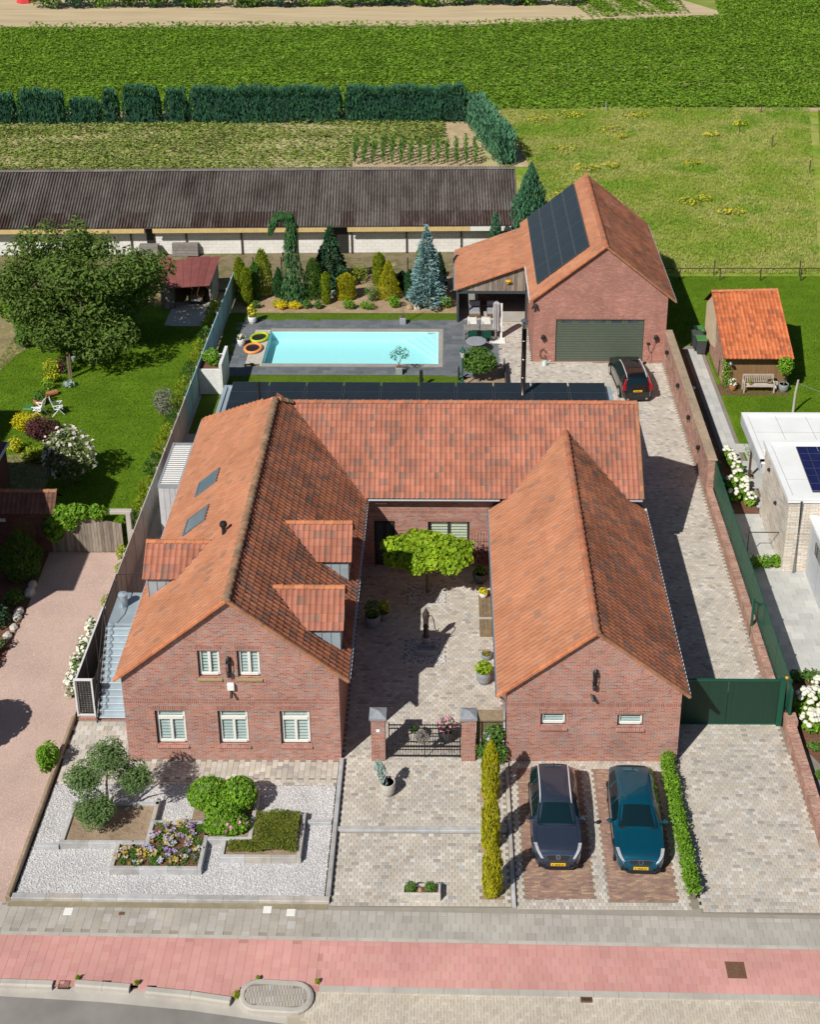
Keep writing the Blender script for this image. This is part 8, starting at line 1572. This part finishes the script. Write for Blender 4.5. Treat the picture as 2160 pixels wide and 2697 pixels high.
iv = thing('gate_vine', (-18.2, 55.0, 0), 'lush green vine hanging over the board gate', 'vine'); crown('foliage', [((-18.6, 54.95, 2.2), (.75, .45, .5)), ((-17.7, 54.95, 2.3), (.75, .42, .42)), ((-16.9, 55.1, 2.2), (.6, .4, .35)), ((-18.9, 54.9, 1.4), (.5, .4, .75)), ((-18.2, 54.85, 1.8), (.5, .3, .45))], 2600, .2, 'leaf_bright', iv, shell=.35, aspect=.75, droop=.4); b = MB(); b.tube([(-18.9, 55, 0), (-18.6, 55, 2)], .04, 6); b.build('stem', 'bark', iv)
for k, (x, y, r_, h) in enumerate(((-15.6, 54.3, .3, 1.0), (-15.45, 53.2, .28, .7), (-15.5, 50.9, .35, .6), (-15.45, 48.6, .3, .7))): bush('fence_weed', x, y, r_, r_*1.2, h, 180, .14, 'leaf_gold_green', ['yellow green weeds right beside the board gate', 'weeds at the fence foot just below the board gate', 'weeds at the fence foot halfway down the drive', 'weeds at the fence foot above the white roses'][k], 'weeds', 'weeds along the fence foot')
for k, (x, y, h) in enumerate(((-15.45, 48.0, 1.5), (-15.5, 46.9, 1.3), (-15.5, 45.8, 1.3), (-15.55, 44.8, 1.2))): bush('white_rose', x, y, .35, .45, h, 260, .13, 'leaf_mid', ['white rose bush furthest up the black fence', 'second white rose bush along the black fence', 'third white rose bush along the black fence', 'white rose bush nearest the wire mesh gate'][k], 'rose bush', 'white roses along the black fence', fl=26, fs=.2)
for k in range(15):
    y = 56.5+k*1.75; h = 1.1+.5*RNG.random(); conifer('hedge_conifer', -15.55+.15*RNG.random(), y, h, egg(.62), 420, .2, 'leaf_gold_green' if k % 3 else 'leaf_mid', ORD[k]+' small hedge conifer along the fence counted from the board gate', 'hedge plant', 'hedge conifers along the fence', up=.8)
bush('lavender_bush', -16.3, 68.6, .85, 1.0, 1.5, 700, .2, 'leaf_grey_mauve', 'greyish lavender coloured bush by the fence', aspect=.3)
# chairs, pots and ornaments on the left lawn
def plastic_chair(x, y, rz, label):
    t_ = thing('white_garden_chair', (x, y, 0), label, 'chair', 'white plastic garden chairs', rz); b = MB(); b.box(-.24, .24, -.24, .24, .40, .44, bev=.015); b.build('seat', 'white_plastic', t_, world=False)
    b = MB(); b.add([(-.24, .22, .44), (.24, .22, .44), (.22, .42, 1.1), (-.22, .42, 1.1), (-.24, .26, .44), (.24, .26, .44), (.22, .46, 1.1), (-.22, .46, 1.1)], [(0, 1, 2, 3), (5, 4, 7, 6), (0, 3, 7, 4), (1, 5, 6, 2), (3, 2, 6, 7)]); b.build('backrest', 'white_plastic', t_, world=False)
    for s_ in (-1, 1):
        b = MB(); b.obox((s_*.28, -.26, .66), (s_*.28, .32, .68), .07, .03); b.build('armrest', 'white_plastic', t_, world=False); b = MB(); b.obox((s_*.27, -.32, 0), (s_*.27, .16, .66), .05, .035); b.build('leg', 'white_plastic', t_, world=False); b = MB(); b.obox((s_*.265, .4, 0), (s_*.265, -.2, .65), .045, .035); b.build('leg', 'white_plastic', t_, world=False)
    return t_
plastic_chair(-22.45, 68.5, R(110), 'white garden chair standing alone on the left lawn'); c2 = plastic_chair(-23.55, 68.3, R(-100), 'white garden chair half hidden behind the golden shrub')
t_ = thing('green_cushion', (-24.1, 68.4, .46), 'green cushion on a chair behind the golden shrub', 'cushion'); b = MB(); b.box(-24.4, -23.85, 68.1, 68.7, .44, .54, bev=.04); b.build('cushion', 'bin_green', t_)
t_ = thing('bird_feeder_post', (-22.95, 72.85, 0), 'brown post with hanging pale bucket on the left lawn', 'post'); b = MB(); b.box(-23.02, -22.9, 72.8, 72.9, 0, 1.75); b.box(-22.86, -22.8, 72.8, 72.86, 0, 1.7); b.build('post', 'planter_wood', t_); b = MB(); b.lathe([(.08, 0), (.13, .28), (.11, .28)], (-22.6, 72.8, 1.2), 10); b.build('bucket', 'zinc', t_)
mk_pot(-23.85, 69.6, .38, .42, 'terracotta', 'wide terracotta pot with trailing plants on the left lawn', .45, .5, 220, .14, 'leaf_mid'); t_ = thing('terracotta_trough', (-23.45, 70.6, 0), 'tipped terracotta roof tile beside the lawn pots', 'tile'); b = MB(); b.tube([(-23.7, 70.45, .15), (-23.2, 70.85, .15)], .18, 10); b.build('trough', 'terracotta', t_)
for k, (x, y, r_, h, m_) in enumerate(((-24.2, 73.4, .6, 1.0, 'leaf_gold_green'), (-23.6, 73.5, .4, 1.2, 'leaf_purple'), (-24.0, 72.3, .6, .8, 'leaf_gold_green'), (-23.9, 71.4, .5, .8, 'leaf_bright'), (-22.7, 71.75, .45, .45, 'leaf_silver'), (-23.2, 73.6, .4, .9, 'leaf_mid'))): bush('rockery_plant', x, y, r_, r_*.8, h, 220, .15, m_, ['yellow green rockery plant at the left of the mound', 'purple leaved rockery plant at the top of the mound', 'tangled rockery plant in the middle of the mound', 'light green rockery plant above the terracotta pot', 'spiky silver agave right of the rockery', 'green rockery plant beside the brown post'][k], 'plant', 'rockery plants on the left lawn', fl=10 if k in (0, 2) else None, fm='flower_yellow', fs=.12)
bush('bean_frame', -27.0, 77.0, .7, .6, 2.0, 500, .2, 'leaf_mid', 'tall leafy plant at the edge of the vegetable bed'); bush('sapling', -25.6, 76.2, .35, .3, .9, 90, .16, 'leaf_bright', 'thin sapling on the lawn left of the walnut')
# ---------------------------------------------------------------- right neighbour planting
def hydr(x, y, r_, h, label, n=220, fl=16, mat='leaf_bright', grp='white hydrangeas along the path'):
    t_ = thing('white_hydrangea', (x, y, 0), label, 'hydrangea', grp); crown('foliage', [((x, y, h*.45), (r_, r_, h*.45))], n, .17, mat, t_, shell=.4, zmin=.02, aspect=.7)
    b = MB()
    for k in range(fl):
        q = RNG.random()*6.28; e = math.sqrt(RNG.random()); px, py_, pz = x+r_*.95*e*math.cos(q), y+r_*.95*e*math.sin(q), h*(.55+.42*math.sqrt(max(0, 1-e*e)))+.05; s_ = .085+.05*RNG.random(); b.lathe([(.01, -s_*.6), (s_*.85, -s_*.3), (s_, .1*s_), (s_*.7, s_*.6), (.01, s_*.8)], (px, py_, pz), 8, tint=RNG.random())
    if fl: b.build('flower_heads', 'flower_white', t_, smooth=True)['kind'] = 'stuff'
    return t_
for k, (x, y) in enumerate(((15.25, 63.9), (15.3, 63.1), (15.45, 62.3), (15.3, 61.5), (15.5, 60.8), (15.35, 60.1), (15.45, 59.3), (14.8, 60.9), (14.75, 59.7))): hydr(x, y, .32, .65, ['white hydrangea furthest along the mulch border', 'second white hydrangea from the far end of the border', 'third white hydrangea from the far end of the border', 'white hydrangea in the middle of the border', 'fifth white hydrangea from the far end of the border', 'sixth white hydrangea from the far end of the border', 'white hydrangea nearest the frame gate', 'shaded white hydrangea close to the wall middle', 'shaded white hydrangea close to the wall near end'][k], fl=9 if k < 7 else 5)
for k in range(11): 
    y = 61.3+k*1.35; hydr(14.25, y, .36, .7, ORD[k]+' shaded leafy plant behind the high brick wall counted from its near end', 110, 2 if k in (6, 7) else 0, 'leaf_conifer_blue', 'shaded hydrangeas behind the high wall') if k not in (6, 7) else hydr(14.3, y, .36, .7, ['hydrangea with white blooms behind the middle of the high wall', 'second blooming hydrangea behind the high wall'][k-6], 110, 3, 'leaf_mid', 'shaded hydrangeas behind the high wall')
for k, (x, y, r_, h) in enumerate(((14.75, 43.9, .7, 1.15), (15.5, 43.2, .7, 1.1), (15.6, 44.6, .7, 1.2), (14.6, 43.1, .45, .8))): hydr(x, y, r_, h, ['big white hydrangea beside the green letterbox', 'big white hydrangea at the lower right edge', 'big white hydrangea at the back of the front bed', 'small white hydrangea at the front of the bed'][k], 420, 34, 'leaf_bright', 'big white hydrangeas in the front bed')
for k, (x, y, r_, h) in enumerate(((14.6, 53.95, .4, .7), (15.1, 53.95, .42, .75), (15.55, 54.0, .35, .7), (14.6, 46.0, .5, .5), (15.3, 46.1, .5, .5), (14.4, 42.0, .3, .35), (14.9, 41.9, .3, .4), (14.3, 40.5, .25, .3), (14.35, 38.8, .25, .3))): bush('border_plant', x, y, r_, r_*.8, h, 240, .14, 'leaf_bright' if k < 3 else 'leaf_mid', ['left green shrub in the strip by the stone house corner', 'middle green shrub in the strip by the stone house corner', 'right green shrub in the strip by the stone house corner', 'grassy tuft above the white front hydrangeas', 'second grassy tuft above the white front hydrangeas', 'small green plant below the front hydrangeas', 'second small plant below the front hydrangeas', 'creeping plant along the outside of the front wall', 'lowest creeping plant along the front wall'][k], 'plant', 'small plants in the right hand beds')
# ---------------------------------------------------------------- fields
sheet('crop_field', [(-90, 128.5), (4.5, 130.2), (90, 131.8), (90, 330), (36, 330), (31.5, 182), (34.5, 171.5), (18, 170.5), (0, 165.5), (-90, 164)], -0.05, 'crop_soil')
sheet('sand_track', [(-90, 163.5), (0, 164.5), (20, 168), (36, 171), (36, 173.5), (31.5, 182), (34, 330), (-90, 330)], -0.045, 'sand_track')
sheet('back_field', [(-90, 98), (5.5, 98), (5, 113), (1.6, 127.0), (-90, 124.5)], -0.06, 'back_soil')
sheet('meadow', [(5.0, 88.6), (27, 88.6), (37, 131.2), (4.3, 130.0), (1.8, 127.2), (5.0, 113)], -0.05, 'meadow')
sheet('meadow_right', [(27, 88.6), (90, 88.6), (90, 131.6), (37, 131.2)], -0.048, 'meadow_green')
sheet('bare_strip', [(2.2, 126), (5.6, 112.5), (7.4, 112.5), (5.0, 129.5), (3.4, 130)], -0.03, 'pale_soil'); sheet('bare_headland', [(26, 129.4), (60, 129.9), (60, 131.4), (26, 130.7)], -0.03, 'pale_soil')
sheet('plot_soil', [(-9.0, 112.3), (3.0, 112.3), (2.0, 126.3), (-.4, 126.5), (-.2, 118), (-9.0, 118)], -0.04, 'pale_soil')
for y_, a_ in ((146.5, -.004), (139.3, .012)): sheet('crop_gap', [(-12, y_-.3-12*a_), (60, y_-.45+60*a_), (60, y_+.4+60*a_), (-12, y_+.2-12*a_)], -0.03, 'pale_soil')
def field(name, poly, n, size, mat, zr_, label, cat, rows=None, aspect=.55, upright=.35, thin=None):
    X, Y = scatter(poly, n)
    if rows: Y = np.round(Y/rows)*rows+RNG.normal(size=len(Y))*rows*.2
    if thin is not None: k = RNG.random(len(X)) < thin(X, Y); X, Y = X[k], Y[k]
    m = len(X); C_ = np.stack([X, Y, -.04+zr_*(.25+.75*RNG.random(m))], 1); A = rdir(m); A[:, 2] = np.abs(A[:, 2])*upright; s_ = size*(.6+.8*RNG.random(m))
    return leaves(name, C_, A, rdir(m)*.5+(0, 0, 1), s_, s_*aspect, mat, None, label=label, cat=cat, kind='stuff')
FLD = [(-66, 128.8), (4.5, 130.4), (60, 131.4), (66, 183), (36, 183), (34.6, 171.8), (17.5, 169.3), (0, 165.6), (-20, 165.3), (-52, 164.5), (-66, 166.5)]
def rowgap(X, Y):
    g = np.ones(len(X)); 
    for y0, a in ((146.5, -.004), (139.3, .012)): g *= 1-(.75*np.clip((X+20)/60, .12, .8))*np.exp(-((Y-y0-a*X)/.45)**2)
    return g
field('beet_crop', FLD, 190000, .38, 'leaf_crop', .32, 'dense green leafy crop filling the field behind the hedge', 'crop', rows=.75, thin=rowgap)
field('crop_edge', [(-52, 164.3), (-20, 165.0), (0, 165.4), (17, 168.8), (17, 169.8), (0, 166.6), (-20, 166.2), (-52, 165.6)], 900, .5, 'leaf_crop', .7, 'straggling crop plants along the sand track', 'crop', upright=.9)
field('track_weeds', [(18, 171), (31, 173.5), (31, 182.5), (16, 182.5)], 5200, .45, 'leaf_crop', .4, 'green rows growing beyond the end of the sand track', 'crop', thin=lambda X, Y: .25+.75*(np.sin(X*1.5+Y*.3) > -.2)*(Y > 174.5))
field('sparse_crop', [(-48, 98.5), (-8.6, 98.5), (-8.6, 118), (-.3, 118.5), (-.5, 126.0), (-48, 124.0)], 46000, .36, 'leaf_crop_sparse', .35, 'patchy green vegetable rows between barn and conifer hedge', 'crop', rows=.6, thin=lambda X, Y: np.clip(.72+.5*np.sin(X*.23+np.sin(Y*.6)*2)*np.sin(Y*.55+X*.05), .18, 1))
mg = MB()
V_, F_ = [], []
for k in range(14):
    q = k*2.4; r_ = .26+.06*(k % 3); z0 = .15+k*.075; a = np.array([math.cos(q), math.sin(q), 0]); sd = np.array([-a[1], a[0], 0]); b0 = len(V_)
    V_ += [np.array([0, 0, z0])-sd*.03, np.array([0, 0, z0])+sd*.03, a*r_*.5+np.array([0, 0, z0+.28])-sd*.06, a*r_*.5+np.array([0, 0, z0+.28])+sd*.06, a*r_+np.array([0, 0, z0+.12])]; F_ += [(b0, b0+1, b0+3, b0+2)]; F_ += [(b0+2, b0+3, b0+4, b0+4)]
mzm = bpy.data.meshes.new('maize_plant'); mzm.from_pydata([tuple(v) for v in V_]+[(0, 0, 0), (.03, 0, 0), (0, 0, 1.25)], [], [tuple(dict.fromkeys(f)) for f in F_]+[(len(V_), len(V_)+1, len(V_)+2)]); mzm.materials.append(MATS['leaf_mid'])
for c_ in range(14):
    for r_ in range(6):
        x = -8.3+c_*.82+.05*RNG.normal(); y = 112.9+r_*.85+.1*RNG.normal()
        o = mk('maize_plant', mzm, None, (x, y, -.04)); o.rotation_euler = (0, 0, RNG.random()*6.28); s_ = .9+.35*RNG.random(); o.scale = (s_, s_, s_); tag(o, 'young maize plant in the small plot behind the barn roof', 'maize plant', 'maize plants in rows')
# meadow grass and flowers
MD = [(5.5, 91), (15, 89), (26.5, 89), (36, 130.6), (5.0, 129.6), (7, 113)]
def blades(name, poly, n, h, mat, label, cat='grass', w=.05, lean=.5):
    X, Y = scatter(poly, n); m = len(X); A = rdir(m)*lean; A[:, 2] = 1; C_ = np.stack([X, Y, h*.4*np.ones(m)], 1); s_ = h*(.6+.8*RNG.random(m))
    return leaves(name, C_, A, rdir(m)+(0, -.5, .3), s_, w, mat, None, label=label, cat=cat, kind='stuff')
blades('meadow_grass', MD, 85000, .26, 'grass_dry', 'tall dry yellow green meadow grass behind the garage', w=.065, lean=.9); blades('meadow_grass_right', [(27, 89), (60, 89), (60, 131), (37, 131)], 24000, .3, 'leaf_crop', 'greener long grass on the right of the meadow', w=.09, lean=.9)
blades('lawn_grass', [(-15.8, 57), (-15.8, 79), (-18.5, 80.3), (-28, 83), (-28, 57)], 52000, .10, 'grass_blade', 'short mown grass of the left lawn', w=.03, lean=.8)
blades('right_lawn_grass', [(16.3, 63.6), (27, 64), (27, 88.4), (14.2, 88.4), (14.2, 78), (16.3, 78)], 42000, .10, 'grass_blade', 'short mown grass of the right lawn', w=.03, lean=.8)
blades('turf_blades', [(-14.5, 71), (.7, 71), (.7, 73.35), (-14.5, 73.35)], 9000, .05, 'grass_blade', 'fine turf blades along the front of the pool', w=.02); blades('turf_blades_back', [(-14.5, 81.1), (.5, 81.1), (.5, 82.2), (-14.5, 82.2)], 5000, .05, 'grass_blade', 'fine turf blades along the back of the pool', w=.02)
for k, (x, y, r_) in enumerate(((7.5, 101.5, 1.3), (10.5, 117, 1.6), (9.5, 105, 1.0), (15.5, 123, 1.2), (14.2, 112.2, .9), (16.0, 120.5, .7), (18.2, 127.5, 1.6), (12, 127.5, 1.8), (21.5, 113, .8), (24.5, 121, .9), (19.5, 103.2, 1.3), (22.5, 101, 1.3), (11.8, 111.5, 1.4), (28, 124.5, .8), (20.8, 104.0, .8), (8.8, 126.3, 1.6))):
    bush('yellow_wildflowers', x, y, r_, r_*.6, .55, 150, .25, 'grass_dry', ['yellow wildflower clump right of the barn conifer', 'yellow wildflower patch in the middle left of the meadow', 'yellow wildflower clump above the garage ridge', 'yellow flower clump below the pale stake', 'small yellow clump left of the meadow centre', 'small yellow spike cluster below the back stakes', 'wide yellow patch along the back of the meadow', 'wide yellow patch at the back left of the meadow', 'small yellow tuft right of the meadow centre', 'yellow tuft on the right of the meadow', 'yellow patch right of the garage roof', 'dull yellow patch far right of the garage roof', 'broad yellow patch behind the garage ridge', 'faint yellow tuft near the right stakes', 'second faint patch right of the garage roof', 'yellow patch at the far left corner of the meadow'][k], 'wildflowers', 'yellow wildflower clumps in the meadow', fl=90, fm='flower_yellow', fs=.17, lumps=3)
# conifer hedges behind the field
def hedge_seg(name, x0, x1, y0, y1, h, w, label, mat='leaf_hedge_blue', group='conifer hedge clumps behind the back field', dens=90):
    t_ = thing(name, ((x0+x1)/2, (y0+y1)/2, 0), label, 'hedge', group); L = math.hypot(x1-x0, y1-y0); n = int(dens*L*h); d = np.array([x1-x0, y1-y0])/L; nn = np.array([-d[1], d[0]])
    t = RNG.random(n); z = RNG.random(n)**.8; rr = w*(1-.55*z**2.2)*(1+.14*np.sin(t*L*2.1+z*5)+.1*np.sin(t*L*5)); top_ = h*(1+.04*np.sin(t*L*1.3)+.03*np.sin(t*L*4.1)); endf = np.sqrt(np.clip(np.minimum(t, 1-t)*L/(w*.45), .05, 1))
    q = RNG.choice([-1, 1], n)*np.where(RNG.random(n) < .75, 1-.2*RNG.random(n), RNG.random(n)); off = rr*q*endf
    zz = np.where(RNG.random(n) < .25, top_*endf*(.93+.07*RNG.random(n)), z*top_*endf**.4)
    P = np.stack([x0+(x1-x0)*t+nn[0]*off, y0+(y1-y0)*t+nn[1]*off, zz], 1); A = np.stack([nn[0]*q*.5, nn[1]*q*.5, 1.0+0*q], 1)+rdir(n)*.35; N = np.stack([nn[0]*q, nn[1]*q, .3+0*q], 1)+rdir(n)*.5; s_ = .42*(.6+.8*RNG.random(n))
    leaves('foliage', P, A, N, s_, s_*.4, mat, t_)
    b = MB(); k_ = max(2, int(L/1.2))
    for i in range(k_): f = (i+.5)/k_; b.tube([(x0+(x1-x0)*f, y0+(y1-y0)*f, 0), (x0+(x1-x0)*f, y0+(y1-y0)*f, h*.7)], [.09, .03], 5)
    b.build('trunks', 'bark', t_)
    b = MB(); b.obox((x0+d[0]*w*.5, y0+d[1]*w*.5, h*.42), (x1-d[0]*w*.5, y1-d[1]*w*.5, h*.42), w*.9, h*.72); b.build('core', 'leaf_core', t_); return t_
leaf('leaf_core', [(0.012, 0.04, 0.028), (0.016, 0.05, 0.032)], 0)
HS = [(-46, -41.6, 2.9, 'hedge clump at the far left edge'), (-41.4, -36.9, 3.1, 'broad hedge clump second from the left'), (-36.7, -33.5, 2.2, 'low thin hedge clump with bare stems'), (-33.4, -31.7, 3.1, 'narrow single hedge clump'), (-31.4, -27.7, 3.4, 'tall rounded hedge clump'), (-27.4, -25.1, 3.1, 'short hedge clump before the long hedge'), (-25.0, -10.25, 3.3, 'longest dark hedge stretch in the middle'), (-10.1, 1.9, 3.3, 'long dark hedge stretch ending at the corner')]
for x0, x1, h, lb in HS: hedge_seg('conifer_hedge', x0, x1, 126.2+.06*x0*.45, 126.2+.06*x1*.45, h, .95, lb)
hedge_seg('side_hedge', 2.3, 5.2, 126.8, 112.6, 2.7, .95, 'lighter hedge running towards the barn end', 'leaf_conifer_blue', None, 110)
# far scrub behind the track
for k in range(20):
    x = -53+k*3.55+RNG.normal()*.5; h = 2.2+1.6*RNG.random()
    if x > 17: continue
    bush('far_scrub_bush', x, 177.6+.04*x+RNG.random()*1.2, 2.9, 1.7, h*1.15, 760, .5, ['leaf_mid', 'leaf_dark', 'leaf_bright', 'leaf_mid'][k % 4], ORD[k]+' scrub bush from the left beyond the sand track', 'bush', 'scrub bushes beyond the track', lumps=5)
for k in range(7):
    x = -40+k*8.5; t_ = bush('far_tree', x, 183+RNG.random()*3, 3.5, 3, 6.5, 900, .6, 'leaf_dark', ORD[k]+' dark tree from the left behind the scrub', 'tree', 'trees behind the scrub', lumps=6)
t_ = thing('red_tarpaulin', (-56.8, 180, 0), 'red tarpaulin heap at the far top left', 'tarpaulin'); b = MB(); b.lathe([(1.2, 0), (1.0, .8), (.3, 1.5)], (-56.8, 180, 0), 7); b.build('tarp', 'red_cloth', t_)
for k, (x, y, r_) in enumerate(((-6.75, 30.93, .16), (-11.95, 31.52, .08), (-10.0, 31.36, .08), (-4.2, 31.45, .08), (-6.1, 31.55, .06))): bush('kerb_weed', x, y, r_, r_, .2, 45, .11, 'leaf_gold_green', ['largest weed at the left end of the kerb island', 'weed behind the road drain at the left', 'weed in the gap between the left kerb stones', 'weed at the right end of the kerb island', 'small weed above the kerb island'][k], 'weed', 'weeds along the kerb', aspect=.25)
wf = thing('wire_post_fence', (-7, 88.6, 0), 'thin dark post and wire fence behind the conifer bed', 'fence')
for x in (-13.9, -11.9, -9.7, -7.5, -5.2, -2.9): b = MB(); b.tube([(x, 88.55, 0), (x, 88.55, 1.4)], .045, 6); b.build('post', 'rust_dark', wf)
for z in (.5, .95, 1.3): b = MB(); b.tube([(-14.5, 88.55, z), (.4, 88.55, z)], .008, 4); b.build('wire', 'steel', wf)
b = MB(); b.tube([(-9.15, 57.9, 6.0), (-9.15, 57.9, 7.75)], .06, 8); b.build('vent_pipe', 'black_metal', H)
